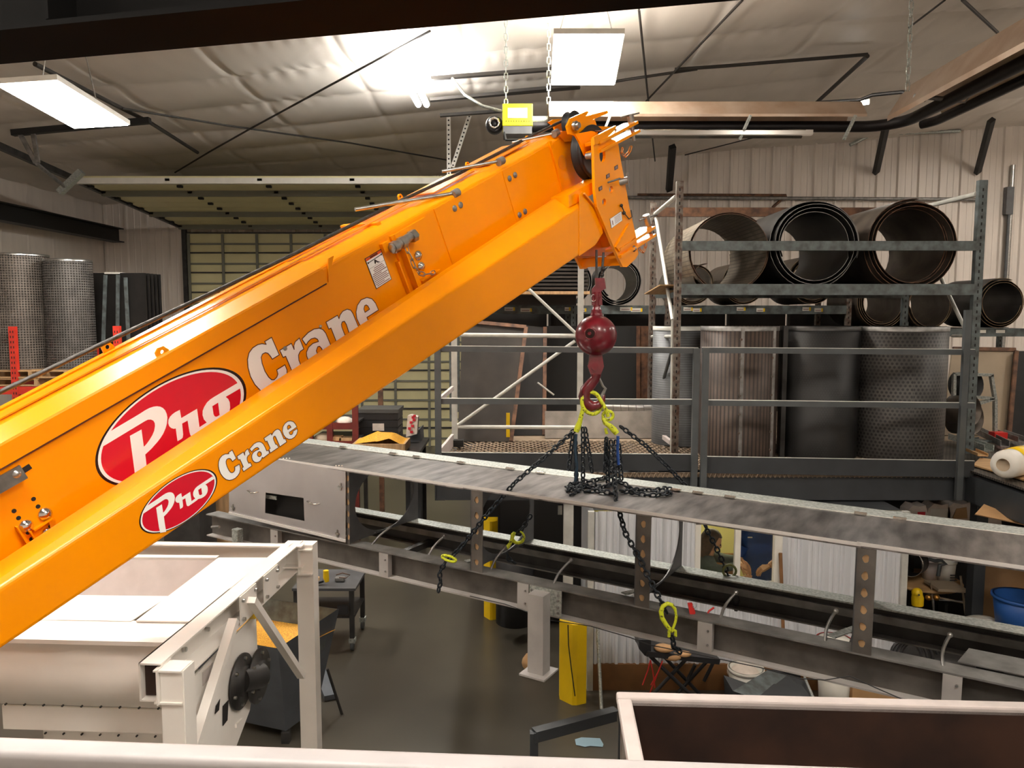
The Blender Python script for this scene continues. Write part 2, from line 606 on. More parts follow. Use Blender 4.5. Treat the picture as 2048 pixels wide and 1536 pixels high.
# ceiling: draped insulation between purlins (1.55 m apart, running across) with seams every 1.83 m and wrinkles
def ceil_h(x, y):
    P = 1.55
    f = (y / P) % 1.0
    k = int(math.floor(y / P))
    sag = -0.07 * (4 * f * (1 - f)) ** 0.8
    g = (x / 1.83 + 0.37) % 1.0
    d = min(g, 1 - g) * 1.83
    seam = 0.025 * math.exp(-(d / 0.05) ** 2)
    e = min(f, 1 - f) * P
    wr = 0.010 * math.exp(-(e / 0.28) ** 2) * math.sin(x * 23 + 5 * math.sin(k * 2.3 + x * 1.1)) * (0.5 + 0.5 * math.sin(x * 1.7 + k))
    lo = 0.03 * math.sin(x * 0.9 + k * 1.3) * math.sin(y * 1.1)
    return sag + seam + wr + lo


nx, ny = 560, 330
x0, x1, y0, y1 = XL - .05, 16.55, -4.5, YB + .05
vs = []
for j in range(ny + 1):
    yy = y0 + (y1 - y0) * j / ny
    for i in range(nx + 1):
        xx = x0 + (x1 - x0) * i / nx
        vs.append((xx, yy, ceil_z(xx) + ceil_h(xx, yy)))
me = bpy.data.meshes.new('ceiling')
me.from_pydata(vs, [], [(j * (nx + 1) + i, (j + 1) * (nx + 1) + i, (j + 1) * (nx + 1) + i + 1, j * (nx + 1) + i + 1) for j in range(ny) for i in range(nx)])
me.materials.append(M['ceil'])
me.polygons.foreach_set('use_smooth', [True] * len(me.polygons))
me.update()
ceil = bpy.data.objects.new('ceiling', me)
sc.collection.objects.link(ceil)
ceil['kind'] = 'structure'
WL['ceiling'] = V((0, 0, 0))


# exposed dark purlins / braces under the insulation
def trim(name, mb, mt):
    o = mb.build(name, mt)
    o['kind'] = 'structure'
    return o


k = 0
def ctrim(pts, w, mt='purlin', dz=-.16, round_=False):
    global k
    k += 1
    mb = MB()
    P = [WC(px, py, dz) for (px, py) in pts]
    if round_:
        mb.path(P, w / 2, 8)
    else:
        for a, b in zip(P[:-1], P[1:]):
            mb.bar(a, b, w, .05, CN)
    return trim('trim_%d' % k, mb, M[mt])


ctrim([(862, 157), (1112, 138)], .10, dz=-.22)
ctrim([(860, 200), (1160, 174)], .12, dz=-.22)
ctrim([(1012, 184), (1158, 171)], .10, dz=-.30)
ctrim([(880, 231), (1006, 222)], .09, dz=-.25)
ctrim([(860, 62), (505, 255), (420, 303), (350, 345)], .035, dz=-.2, round_=True)
ctrim([(245, 217), (460, 252), (700, 286), (905, 322)], .035, dz=-.2, round_=True)
ctrim([(1278, 20), (1297, 205), (1310, 322)], .035, dz=-.22, round_=True)
ctrim([(1485, 0), (1290, 205)], .035, dz=-.22, round_=True)
ctrim([(1395, 138), (1260, 158), (1200, 168)], .05, dz=-.2, round_=True)
ctrim([(1350, 139), (1450, 132), (1735, 109)], .06, dz=-.2, round_=True)
ctrim([(1735, 112), (1630, 208)], .075, dz=-.22, round_=True)
ctrim([(1925, 0), (1995, 65)], .05, dz=-.2, round_=True)
ctrim([(1818, 55), (1890, 0)], .03, dz=-.2, round_=True)
ctrim([(1370, 310), (1560, 262)], .03, dz=-.25, round_=True)
ctrim([(70, 128), (240, 215), (300, 245), (395, 305)], .07, dz=-.18, round_=True)

# knee braces from the back wall up to the roof purlins
for i, (a, b) in enumerate((((1752, 345), (1772, 252)), ((1955, 345), (1983, 240)), ((1338, 380), (1345, 293)), ((1742, 345), (1742, 345)))[:3]):
    mb = MB()
    p = hit(a[0], a[1], V((0, YB - .05, 0)), V((0, 1, 0)))
    q = W(b[0], b[1], 19.6)
    mb.bar(p, q, .16, .12, V((0, 1, 0)))
    trim('trim_%d' % (20 + i), mb, M['black'])
# girts and pipes on the back wall (right of the crane)
mb = MB(); mb.tube(WY(1240, 395, YB - .12), WY(1965, 399, YB - .12), .05, n=8); trim('trim_30', mb, M['steel_dull'])
mb = MB(); mb.tube(WY(1275, 390, YB - .09), WY(1572, 391, YB - .09), .045, n=8); mb.tube(WY(1572, 391, YB - .09), WY(1545, 415, YB - .09), .04, n=8)
o = mb.build('copper_pipe', M['rust']); tag(o, 'thin rust-brown pipe with a hooked end on the back wall above the top rolls', 'pipe')
mb = MB(); mb.path([WY(1700, 290, YB - .2), WY(1745, 268, YB - .2), WY(1920, 262, YB - .2)], .05); trim('trim_31', mb, M['galv'])
mb = MB(); p = WY(2026, 330, YB - .08); mb.tube(p, V((p.x, p.y, 0)), .06, n=8)
o = mb.build('conduit', M['zinc']); tag(o, 'upright metal conduit on the back wall at the far right edge', 'conduit')
mb = MB(); mb.box(WY(2017, 402, YB - .15), (.2, .15, .75)); mb.tube(WY(2018, 425, YB - .15), WY(2010, 560, YB - .15), .04, n=8)
o = mb.build('switch_box', M['plate_grey']); tag(o, 'narrow grey electrical box with conduit on the back wall right of the tall rack', 'electrical box')

# sectional door: vertical sections plus sections standing open on the horizontal track
dr = SE('door_1', (-5.25, YB, 0))
DX0, DX1 = -9.1, -1.35
SH = 0.55
for i in range(11):
    z0 = i * SH
    mb = MB(); mb.box(((DX0 + DX1) / 2, YB - .12, z0 + SH / 2), (DX1 - DX0, .05, SH - .02))
    ob = mb.build('door_section', M['door'], dr)
    mb = MB(); mb.box(((DX0 + DX1) / 2, YB - .17, z0 + SH - .015), (DX1 - DX0, .06, .035)); mb.build('seam_strut', M['dark_frame'], dr)
    mb = MB(); mb.box(((DX0 + DX1) / 2, YB - .17, z0 + SH * .42), (DX1 - DX0, .05, .05)); mb.build('mid_strut', M['door_strut'], dr)
st = [DX0 + .05 + i * (DX1 - DX0 - .1) / 8 for i in range(9)]
for s_ in st:
    mb = MB(); mb.box((s_, YB - .2, 3.0), (.07, .03, 6.0)); mb.build('stile', M['door_strut'], dr)
ta, tb = V((0, YB - .1, 6.18)), V((0, 16.3, 6.60))
nsec = 10
for i in range(nsec):
    a = ta.lerp(tb, i / nsec); b = ta.lerp(tb, (i + 1) / nsec)
    d = (b - a).normalized()
    mb = MB()
    c = (a + b) / 2; c.x = (DX0 + DX1) / 2
    mb.box(c, (DX1 - DX0, (b - a).length - .02, .05), (V((1, 0, 0)), d, V((1, 0, 0)).cross(d)))
    mb.build('door_section', M['door'], dr)
    if i in (0, 3, 7, 9):
        mb = MB(); c = b.copy(); c.x = (DX0 + DX1) / 2; c.z -= .08
        mb.box(c, (DX1 - DX0, .10, .12)); mb.build('cross_strut', M['door_strut'] if i < 8 else M['white_pl'], dr)
    mb = MB()
    for s_ in st[::2]:
        c = b.copy(); c.x = s_; c.z -= .06
        mb.box(c, (.10, .10, .05))
    mb.build('hinge', M['black'], dr)
for X in (DX0 - .08, DX1 + .08):
    mb = MB()
    a = ta.copy(); a.x = X; b = tb.copy(); b.x = X; b = b + (b - a).normalized() * (2.6 if X < -5 else .2)
    mb.bar(a, b, .09, .12, V((0, 0, 1)))
    mb.bar(V((X, YB - .15, 0)), V((X, YB - .15, 6.2)), .12, .1, V((0, 1, 0)))
    mb.build('track', M['dark_frame'], dr)
# end bumper plate on the left track and its hanger
mb = MB(); e = WY(143, 365, 15.9); mb.bar(e + V((-.25, 0, -.2)), e + V((.22, 0, .22)), .12, .14, V((0, 1, 0)))
mb.build('track_bumper', M['galv'], dr)

hg = T('track_hanger', 'black ceiling bar with a V bracket under the left lamp', 'hanger', WC(160, 255, -.3))
mb = MB(); mb.bar(W(25, 266, 13.2), W(300, 241, 13.2), .11, .10, V((0, 0, 1))); mb.build('bar', M['black'], hg)
for a, b in (((40, 268), (72, 326)), ((66, 266), (76, 326)), ((72, 326), (128, 372))):
    mb = MB(); mb.bar(W(a[0], a[1], 13.2), W(b[0], b[1], 13.2 + (1.4 if b[0] == 128 else 0)), .07, .04, V((0, 1, 0))); mb.build('strut', M['steel_dull'], hg)
hg = T('track_hanger', 'perforated white angle hanger in a V above the crane boom', 'hanger', W(900, 340, 15.5))
for a, b in (((897, 198), (898, 352)), ((948, 205), (905, 335))):
    p, q = W(a[0], a[1], 15.5), W(b[0], b[1], 15.5)
    mb = MB(); mb.bar(p, q, .08, .05, V((0, 1, 0))); mb.cur = 1
    for i in range(16):
        c = p.lerp(q, (i + .5) / 16) - V((0, .028, 0)); mb.box(c, (.03, .012, .03))
    mb.build('angle', [M['white_pl'], M['slot']], hg)

# crane runway beam on the left wall
mb = MB()
for w, h, dz in ((.32, .03, .18), (.04, .36, 0), (.32, .03, -.18)):
    mb.box((XL + .55, 12.2, 5.95 + dz), (w, 19.0, h))
o = mb.build('runway_beam', M['black']); tag(o, 'long black steel beam along the left wall', 'beam')

# ================================================================ LIGHT FIXTURES
def panel(name, label, corners, group=None, strip=False, dz=0.06, chains=True, added_glow=False):
    P = [V(c) for c in corners]
    c = sum(P, V()) / 4
    t = T(name, label, 'ceiling lamp', c, group)
    nrm = (P[1] - P[0]).cross(P[3] - P[0]).normalized()
    if nrm.z > 0: nrm = -nrm
    mb = MB()
    out = [c + (p - c) * (.5 if strip else 1.04) for p in P]
    mb.hexa([p - nrm * .002 for p in out] + [p - nrm * dz for p in out])
    mb.build('housing', M['white_pl'], t)
    if strip:
        for f in (.15, .85):
            mb = MB(); mb.tube(P[0].lerp(P[1], f) + nrm * .05, P[3].lerp(P[2], f) + nrm * .05, .05, n=12); mb.build('lamp_tube', M['lamp_strip'], t)
    else:
        mb = MB(); mb.hexa([p + nrm * .012 for p in P] + P); mb.build('diffuser', M['lamp'], t)
    if added_glow:
        mb = MB(); mb.hexa([c + (p - c) * .9 - nrm * dz for p in P] + [c + (p - c) * .9 - nrm * (dz + .01) for p in P]); mb.build('added_uplight', M['added_glow'], t)  # glowing sheet added on top to brighten the ceiling
    if chains:
        for p in (P[0].lerp(P[3], .5), P[1].lerp(P[2], .5)):
            q = V((c.x, c.y, 0)) + V((0, 0, ceil_z(c.x) - .02)) + (V((p.x, p.y, 0)) - V((c.x, c.y, 0))) * .4
            mb = MB(); mb.tube(p - nrm * dz, q, .008, n=6); mb.build('hanging_wire', M['zinc'], t)
    return t


panel('lamp_panel', 'square blazing lamp panel hanging above the yellow heater burner', [WZ(1110, 70, 6.9), WZ(1246, 70, 6.9), WZ(1228, 168, 6.9), WZ(1104, 168, 6.9)], added_glow=True)
panel('lamp_panel', 'long blazing lamp panel at the upper left under the dark beam', [WZ(-5, 170, 6.25), WZ(115, 162, 6.25), WZ(256, 249, 6.25), WZ(148, 255, 6.25)])
p = WC(800, 112, -.34); q = WC(845, 203, -.34)
sx = V((.10, 0, 0))
panel('strip_lamp', 'narrow tube lamp close to the ceiling left of the yellow burner', [p - sx, p + sx, q + sx * 1.0, q - sx * 1.0], strip=True, chains=False)
lamps = [(-2.85, 4.4), (-4.6, 3.0), (-6.5, 1.0), (-1.5, 1.2), (1.8, 0.9), (6.0, 0.6), (2.9, -1.4), (12.5, 11.0), (14.2, 16.5), (9.5, 6.0)]  # unseen lamps; those on the right added to brighten the back wall
lab = ['above the boom behind the viewer', 'beside the boom foot', 'near the left wall', 'over the walkway', 'over the hopper front', 'right of the hopper', 'at the front wall', 'added by the right wall', 'added in the far right corner', 'added right of the heater']
for (x, y), l in zip(lamps, lab):
    z = ceil_z(x) - .65
    w, d = .3, .62
    if y > 12: w, d = .45, .8
    panel('lamp_panel', 'unseen lamp panel ' + l, [V((x - w, y - d, z)), V((x + w, y - d, z)), V((x + w, y + d, z)), V((x - w, y + d, z))], group='lamp panels out of view', chains=False, added_glow=True)

# ================================================================ NEAR OVERHEAD BEAM
a, b = WZ(-500, 172, 4.79), WZ(2500, -88, 4.79)
d = (b - a).normalized(); u = d.cross(V((0, 0, 1))).normalized()   # u points towards camera? keep both
if u.y > 0: u = -u
ob = T('overhead_beam', 'broad dark steel beam crossing the top of the picture', 'beam', a)
mb = MB(); mb.bar(a + u * .16 + V((0, 0, .01)), b + u * .16 + V((0, 0, .01)), .32, .02, V((0, 0, 1)))
mb.build('bottom_flange', M['beam_brown'], ob)
mb = MB(); mb.bar(a + u * .16 + V((0, 0, .33)), b + u * .16 + V((0, 0, .33)), .014, .62, V((0, 0, 1))); mb.build('web', M['beam_brown'], ob)
mb = MB(); mb.bar(a + u * .16 + V((0, 0, .65)), b + u * .16 + V((0, 0, .65)), .32, .02, V((0, 0, 1))); mb.build('top_flange', M['beam_brown'], ob)
for f in (.14, .33, .55, .8):
    c = a.lerp(b, f) + u * .23 + V((0, 0, .33))
    mb = MB(); mb.box(c, (.014, .15, .6), (d, u, V((0, 0, 1)))); mb.build('stiffener', M['beam_brown'], ob)

# ================================================================ RADIANT HEATER
ht = T('radiant_heater', 'long tube heater with shiny reflector hung under the ceiling', 'heater', W(1040, 235, 10.3))
zt = 6.47
yA = WZ(1100, 226, zt).y
xB = 5.0
def reflector(a, b, wt=.16, wb=.34, h=.24):
    mb = MB()
    d = (b - a).normalized(); u = d.cross(V((0, 0, 1))).normalized()
    pr = [(-wb, -h * .55), (-wb, -h * .4), (-wt, h * .45), (wt, h * .45), (wb, -h * .4), (wb, -h * .55)]
    vs = [a + u * s_ + V((0, 0, z_)) for s_, z_ in pr] + [b + u * s_ + V((0, 0, z_)) for s_, z_ in pr]
    mb.add(vs, [(i, i + 1, i + 7, i + 6) for i in range(5)])
    return mb
A0 = V((WZ(1096, 226, zt).x, yA, zt)); B0_ = V((xB - .35, yA, zt)); C0_ = V((xB + .2, yA - .5, zt)); D0_ = V((xB + .2, 4.0, zt + .05))
reflector(A0, B0_).build('reflector', M['reflector'], ht)
reflector(C0_, D0_, .14, .36, .42).build('reflector', M['reflector'], ht)
mb = MB()
dz = V((0, 0, -.18))
arc = [V((xB - .3 + .5 * math.sin(t), yA - .5 + .5 * math.cos(t), zt)) for t in [i * PI / 2 / 10 for i in range(11)]]
mb.path([A0 - V((.5, 0, 0)) + dz] + [p + dz for p in arc] + [D0_ + dz], .075, 12)
mb.build('heater_tube', M['tube_dark'], ht)
mb = MB(); mb.path([p + V((.33, .0, -.2)) for p in arc[6:]] + [D0_ + V((.35, 0, -.2))], .06, 10)
mb.build('return_tube', M['tube_dark'], ht)
mb = MB(); mb.add([A0 + V((1.0, -.36, -.30)), A0 + V((1.0, -.2, -.38)), B0_ + V((-.8, -.2, -.38)), B0_ + V((-.8, -.36, -.30))], [(0, 1, 2, 3)])
mb.bar(A0 + V((1.0, -.3, -.33)), B0_ + V((-.7, -.3, -.33)), .09, .06, V((0, 0, 1)))
mb.build('lower_reflector', M['chrome'], ht)
for f in (.18, .62, .95):
    p = A0.lerp(B0_, f)
    mb = MB(); mb.bar(p + V((.05, -.36, -.12)), p + V((-.07, -.30, -.42)), .05, .03, V((1, 0, 0))); mb.build('bracket', M['galv'], ht)
# burner
bx0, bx1 = WY(1005, 213, yA).x, WY(1065, 213, yA).x
bz1, bz0 = WY(1005, 213, yA).z, WY(1005, 257, yA).z
mb = MB(); mb.box(((bx0 + bx1) / 2, yA + .05, (bz0 + bz1) / 2), (bx1 - bx0, .4, bz1 - bz0)); mb.build('burner_box', M['burner'], ht, bevel=.01)
mb = MB(); mb.box(((bx0 + bx1) / 2, yA + .05, bz0 - .05), (bx1 - bx0 - .02, .38, .1)); mb.build('burner_base', M['plate_grey'], ht)
mb = MB(); mb.box(((bx0 + bx1) / 2, yA - .155, (bz0 + bz1) / 2 + .02), (.26, .008, .13)); mb.build('label_plate', M['white_pl'], ht)
mb = MB()
for i in range(10): mb.box((bx0 + .05 + i * .034, yA - .153, bz0 + .06), (.012, .006, .012))
mb.build('vent_holes', M['slot'], ht)
mb = MB()
c = WY(989, 249, yA)
mb.lathe(c + V((0, .1, 0)), (0, -1, 0), [(0.0, 0), (.115, .0), (.12, .1), (.105, .16), (.085, .17), (.075, .12), (.035, .1), (.03, .16), (0, .16)], 24)
mb.build('blower', M['black_pl'], ht)
mb = MB(); mb.lathe(c + V((0, .1, 0)), (0, -1, 0), [(.06, .165), (.085, .185), (.062, .2), (.05, .18)], 8); mb.build('blower_ring', M['chrome'], ht)
mb = MB(); mb.tube(V((bx1, yA, zt - .1)), A0 + V((0, 0, -.1)), .06, n=12); mb.build('flue_neck', M['galv'], ht)
for (px, y0_, y1_) in ((1012, 140, 212), (1097, 155, 208)):
    mb = MB()
    p, q = WC(px, y0_, -.12), W(px, y1_, WZ(px, y1_, zt + .12).dot(CF) if False else 10.35)
    p = V((q.x, q.y, ceil_z(q.x) - .1))
    nl = 14
    for i in range(nl):
        a = p.lerp(q, i / nl); b = p.lerp(q, (i + 1) / nl)
        s_ = V((.022, 0, 0)) if i % 2 else V((0, .022, 0))
        mb.path([a + s_ * .9, a.lerp(b, .5) + s_, b + s_ * .9, b, b - s_ * .9, a.lerp(b, .5) - s_, a - s_ * .9, a], .008, 5, closed=True)
    mb.build('hanging_chain', M['galv'], ht)
mb = MB()
q = W(1815, 182, 9.4); p = V((q.x, q.y, ceil_z(q.x) - .05)); nl = 18
for i in range(nl):
    a = p.lerp(q, i / nl); b = p.lerp(q, (i + 1) / nl)
    s_ = V((.022, 0, 0)) if i % 2 else V((0, .022, 0))
    mb.path([a + s_, b + s_, b - s_, a - s_], .008, 5, closed=True)
mb.build('hanging_chain', M['galv'], ht)
mb = MB(); mb.path([W(905, 157, 11.5), W(930, 190, 10.9), W(965, 212, 10.5), V((bx0, yA, zt + .02))], .022, 8); mb.build('gas_hose', M['galv'], ht)
mb = MB(); mb.path([V((bx0 + .02, yA - .1, bz0 - .05)), W(1012, 280, 10.2), W(1060, 280, 10.1), W(1110, 272, 10.0)], .015, 8); mb.build('power_cord', M['black_pl'], ht)
mb = MB(); mb.path([W(1640, 205, 11), W(1720, 200, 10.4), W(1745, 190, 10.2), W(1805, 184, 9.9), W(1850, 200, 9.6)], .025, 8); mb.build('power_cord', M['black_pl'], ht)
mb = MB(); mb.tube(W(1828, 192, 9.4), W(1910, 200, 9.1), .03, n=8); mb.path([W(1908, 204, 9.1), W(1930, 205, 9), W(1942, 186, 9)], .012); mb.build('hanger_rod', M['steel_dull'], ht)
# small distant strip lamp above the heater and grey exhaust
panel('strip_lamp', 'small distant strip lamp seen just above the heater reflector', [WZ(1692, 207, 7.6), WZ(1738, 199, 7.6), WZ(1738, 207, 7.6), WZ(1692, 214, 7.6)], chains=False)
# ================================================================ MEZZANINE DECK
YD = 7.8
ZD = 2.17
XDL = WY(870, 905, YD).x
XDR = WY(1945, 905, YD).x
dk = T('mezzanine_deck', 'raised grey steel platform of dark fascia beams and diamond mesh flooring', 'platform', (XDL, YD, ZD))
DXR = 10.2
YDB = 12.6
def fascia(a, b, h=.26, fl=.09, side=V((0, 1, 0))):
    mb = MB()
    up = V((0, 0, 1))
    mb.bar(a - up * h / 2, b - up * h / 2, .012, h, up)
    mb.bar(a + side * fl / 2 - up * .006, b + side * fl / 2 - up * .006, fl, .012, up)
    mb.bar(a + side * fl / 2 - up * (h - .006), b + side * fl / 2 - up * (h - .006), fl, .012, up)
    return mb
zf0 = WY(1400, 955, YD).z
zfb = WY(1400, 1001, YD).z
fascia(V((XDL, YD + .02, zf0 - .0)), V((XDR + .1, YD + .02, zf0)), zf0 - zfb, .1).build('fascia_beam', M['fascia'], dk)
fascia(V((XDL, YD, zf0)), V((XDL, YDB, zf0)), zf0 - zfb, .1, V((1, 0, 0))).build('fascia_beam', M['fascia'], dk)
XS = 4.68
fascia(V((XS, YD + .1, zf0 + .03)), V((XS, 4.6, zf0 + .03)), .27, .1, V((1, 0, 0))).build('fascia_beam', M['fascia'], dk)
# diamond mesh floor: real strands near the front edge
mb = MB()
pitch = .085
def mesh_area(mb, x0, x1, y0, y1, z):
    L = x1 - x0; Wd = y1 - y0
    n = int((L + Wd) / pitch)
    for i in range(n):
        for sgn in (1, -1):
            if sgn == 1:
                xa, ya = x0 + i * pitch - Wd * 0, y0
                xb, yb = xa + Wd * .55, y1
            else:
                xa, ya = x0 + i * pitch, y0
                xb, yb = xa - Wd * .55, y1
            # clip
            if xa > x1 and xb > x1: continue
            if xa < x0 and xb < x0: continue
            p, q = V((xa, ya, z)), V((xb, yb, z))
            for (lo, hi) in ((x0, x1),):
                if p.x > hi: p = p.lerp(q, (p.x - hi) / (p.x - q.x)) if p.x != q.x else p
                if q.x > hi: q = p.lerp(q, (hi - p.x) / (q.x - p.x))
                if q.x < lo: q = p.lerp(q, (p.x - lo) / (p.x - q.x))
                if p.x < lo: p = p.lerp(q, (lo - p.x) / (q.x - p.x))
            if (q - p).length > .03:
                mb.bar(p, q, .014, .010, V((0, 0, 1)))
yy = YD
while yy < 9.6:
    mesh_area(mb, XDL, XDR, yy, min(yy + .9, 9.6), ZD)
    yy += .9
o = mb.build('diamond_mesh', M['deckwood'], dk); o['kind'] = 'stuff'
mb = MB(); mb.box(((XDL + DXR) / 2, (9.6 + YDB) / 2, ZD - .01), (DXR - XDL, YDB - 9.6, .02)); mb.build('floor_plate', M['deckwood'], dk)
mb = MB(); mb.box(((XS + DXR) / 2, (9.6 + 5.3) / 2, ZD - .01), (DXR - XS, 9.6 - 5.3, .02))
mp = mb.build('floor_plate', dots_mat('expanded_mesh_floor', lin(105, 98, 88), lin(32, 30, 28), .04, .33), dk); uvflat(mp, V((1, 0, 0)), V((0, 1, 0)))
for i in range(6):
    xx = XDL + .3 + i * (XDR - XDL - .6) / 5
    mb = MB(); mb.box((xx, (YD + YDB) / 2, ZD - .11), (.08, YDB - YD - .1, .16)); mb.build('joist', M['fascia'], dk)
mb = MB()
for i in range(110):
    xx = WY(905, 948, YD).x + i * .048
    if xx > XDR - .1: break
    mb.bar(V((xx, YD - .012, zf0 + .002)), V((xx + .024, YD - .012, zf0 + .05)), .009, .008, V((0, 1, 0)))
    mb.bar(V((xx + .048, YD - .012, zf0 + .002)), V((xx + .024, YD - .012, zf0 + .05)), .009, .008, V((0, 1, 0)))
o = mb.build('mesh_edge', M['deckwood'], dk); o['kind'] = 'stuff'
mb = MB(); mb.box(((WY(905, 948, YD).x + XDR) / 2, YD + .03, zf0 + .02), (XDR - WY(905, 948, YD).x, .02, .05)); mb.build('edge_strip', M['deckwood'], dk)
# deck column and right-hand outer post plates
mb = MB(); cx = WY(1137, 1100, 7.9).x; mb.box((cx, 7.95, .95), (.10, .10, 1.9)); mb.build('column', M['rack_white'], dk)
cx = WY(1975, 990, 7.8).x
mb = MB(); mb.box((XDR + .14, YD + .06, 1.0), (.12, .12, 2.0)); mb.build('column', M['fascia'], dk)
mb = MB()
for i in range(4): mb.tube(WY(1955, 955 + 12 * i, 7.75), WY(1955, 955 + 12 * i, 7.7), .014, n=6)
mb.build('splice_bolts', M['steel_dull'], dk)

def railing(label, xa, xb, ya, yb, xs_post, mids):
    pa, pb = WY(xa, 905, ya), WY(xb, 905, yb)
    t = T('guard_railing', label, 'railing', (pa.x, ya, ZD))
    def seg(y0, y1):
        return WY(xa, y0, ya), WY(xb, y1, yb)
    def rail(nm, y0, y1, ht, w=.04, mt='rail_grey'):
        p, q = seg(y0, y1)
        mb = MB(); mb.bar(p - V((0, 0, ht / 2)), q - V((0, 0, ht / 2)), w, ht, V((0, 0, 1)))
        mb.cur = 1
        mb.bar(p + V((0, 0, .002)), q + V((0, 0, .002)), w, .005, V((0, 0, 1)))
        return mb.build(nm, [M[mt], M['rack_white']], t)
    rail('top_rail', mids[0], mids[1], .055)
    rail('mid_rail', mids[2], mids[3], .055)
    rail('toe_board', mids[4], mids[5], .17, .02, 'fascia')
    for xp, yt, yb_ in xs_post:
        y = ya + (yb - ya) * (xp - xa) / (xb - xa)
        a = WY(xp, yt, y - .03); b = WY(xp, yb_, y - .03)
        b.x = a.x
        mb = MB(); mb.box((a + b) / 2, (.062, .045, (a - b).length)); mb.build('post', M['rail_grey'], t)
    return t
railing('grey guard railing on the platform, left section under the hanging ball', 870, 1396, YD - .04, YD - .04, [(875, 694, 955), (1393, 697, 985)], (692, 696, 797, 799, 905, 909))
railing('grey guard railing on the platform, right section before the tall screen rolls', 1404, 1948, YD - .04, YD - .04, [(1412, 697, 990), (1936, 620, 1000)], (695, 699, 800, 806, 913, 922))
t = T('guard_railing', 'short pale return railing at the left end of the platform', 'railing', (XDL, YD + .05, ZD))
for nm, y0, y1, h in (('mid_rail', 797, 772, .05), ('toe_board', 902, 868, .14)):
    p, q = WY(876, y0, YD + .05), WY(905, y1, 9.0)
    q.x = max(q.x, p.x - .02)
    mb = MB(); mb.bar(p - V((0, 0, h / 2)), q - V((0, 0, h / 2)), .03, h, V((0, 0, 1))); mb.build(nm, M['white_rim'], t)  # cream colour stands in for the light on the return rails

# ================================================================ TALL GREY RACK ON THE DECK
YR = 8.7
YRB = 10.28
xl = WY(1356, 600, YR).x
xr = WY(1955, 600, YR).x
rk = T('storage_rack', 'tall blue-grey slotted rack holding three big sheet rolls on the platform', 'rack', (xl, YR, ZD))
ztop = WY(1356, 362, YR).z
def rpost(X, Y, z0, z1, parent, mt='rack_rust', w=.07, mat2='slot'):
    mb = MB()
    mb.box((X, Y, (z0 + z1) / 2), (w, .006, z1 - z0))
    mb.box((X - w / 2, Y + .03, (z0 + z1) / 2), (.006, .06, z1 - z0))
    mb.box((X + w / 2, Y + .03, (z0 + z1) / 2), (.006, .06, z1 - z0))
    mb.cur = 1
    n = int((z1 - z0) / .075)
    for i in range(n):
        z = z0 + .04 + i * .075
        mb.box((X - .003, Y - .004, z), (.014, .003, .032))
    return mb.build('post', [M[mt], M[mat2]], parent)
rpost(xl, YR, ZD, ztop, rk)
rpost(xr, YR, ZD, WY(1962, 360, YR).z, rk, 'rack_grey', .09)
rpost(xl, YRB, ZD, WY(1310, 405, YRB).z, rk)
rpost(xr, YRB, ZD, 4.6, rk, 'rack_grey')
for y0, y1 in ((482, 501), (568, 590)):
    for Y in ((YR, YRB) if y0 > 500 else (YR,)):
        z1, z0 = WY(1360, y0, YR).z, WY(1360, y1, YR).z
        mb = MB(); mb.box(((xl + xr) / 2, Y + .02, (z0 + z1) / 2), (xr - xl - .07, .05, z1 - z0)); mb.build('beam', M['rack_grey'], rk)
p = WY(1310, 415, YRB).z; q = WY(1310, 433, YRB).z
mb = MB(); mb.box(((xl + xr) / 2, YRB + .02, (p + q) / 2), (xr - xl - .07, .05, p - q)); mb.build('beam', M['rust'], rk)
zs = WY(1360, 568, YR).z - .02
mb = MB(); mb.box(((xl + xr) / 2, (YR + YRB) / 2, zs - .02), (xr - xl, YRB - YR - .1, .02)); mb.build('shelf', M['screen_dark'], rk)
mb = MB(); mb.bar(WY(1312, 588, YRB - .6), WY(1345, 570, YR + .3), .3, .012, V((0, 0, 1))); mb.build('shelf_board', M['wood'], rk)
def rod(a, b, r, parent, mt='rack_white', nm='brace'):
    mb = MB(); mb.tube(a, b, r, n=8); return mb.build(nm, M[mt], parent)
rod(WY(1310, 428, YRB), WY(1352, 393, YR + .05), .025, rk)
rod(WY(1312, 436, YRB), WY(1345, 640, YR + .05), .022, rk)
rod(WY(1345, 640, YR + .06), WY(1343, 915, YR + .06), .018, rk)
rod(WY(1304, 673, YRB), WY(1345, 673, YR + .05), .02, rk)
rod(WY(1343, 705, YR + .05), WY(1300, 850, YRB), .02, rk, 'rail_grey')
mb = MB(); mb.bar(WY(1298, 852, YRB), WY(1342, 885, YR + .08), .04, .05, V((0, 0, 1))); mb.build('brace', M['white_rim'], rk)
rod(WY(1812, 423, YRB), WY(1953, 388, YR + .05), .028, rk)
rod(WY(1878, 548, YRB - .8), WY(1935, 668, YR + .1), .022, rk)
rod(WY(1905, 672, YR + .6), WY(1935, 672, YR + .1), .018, rk)

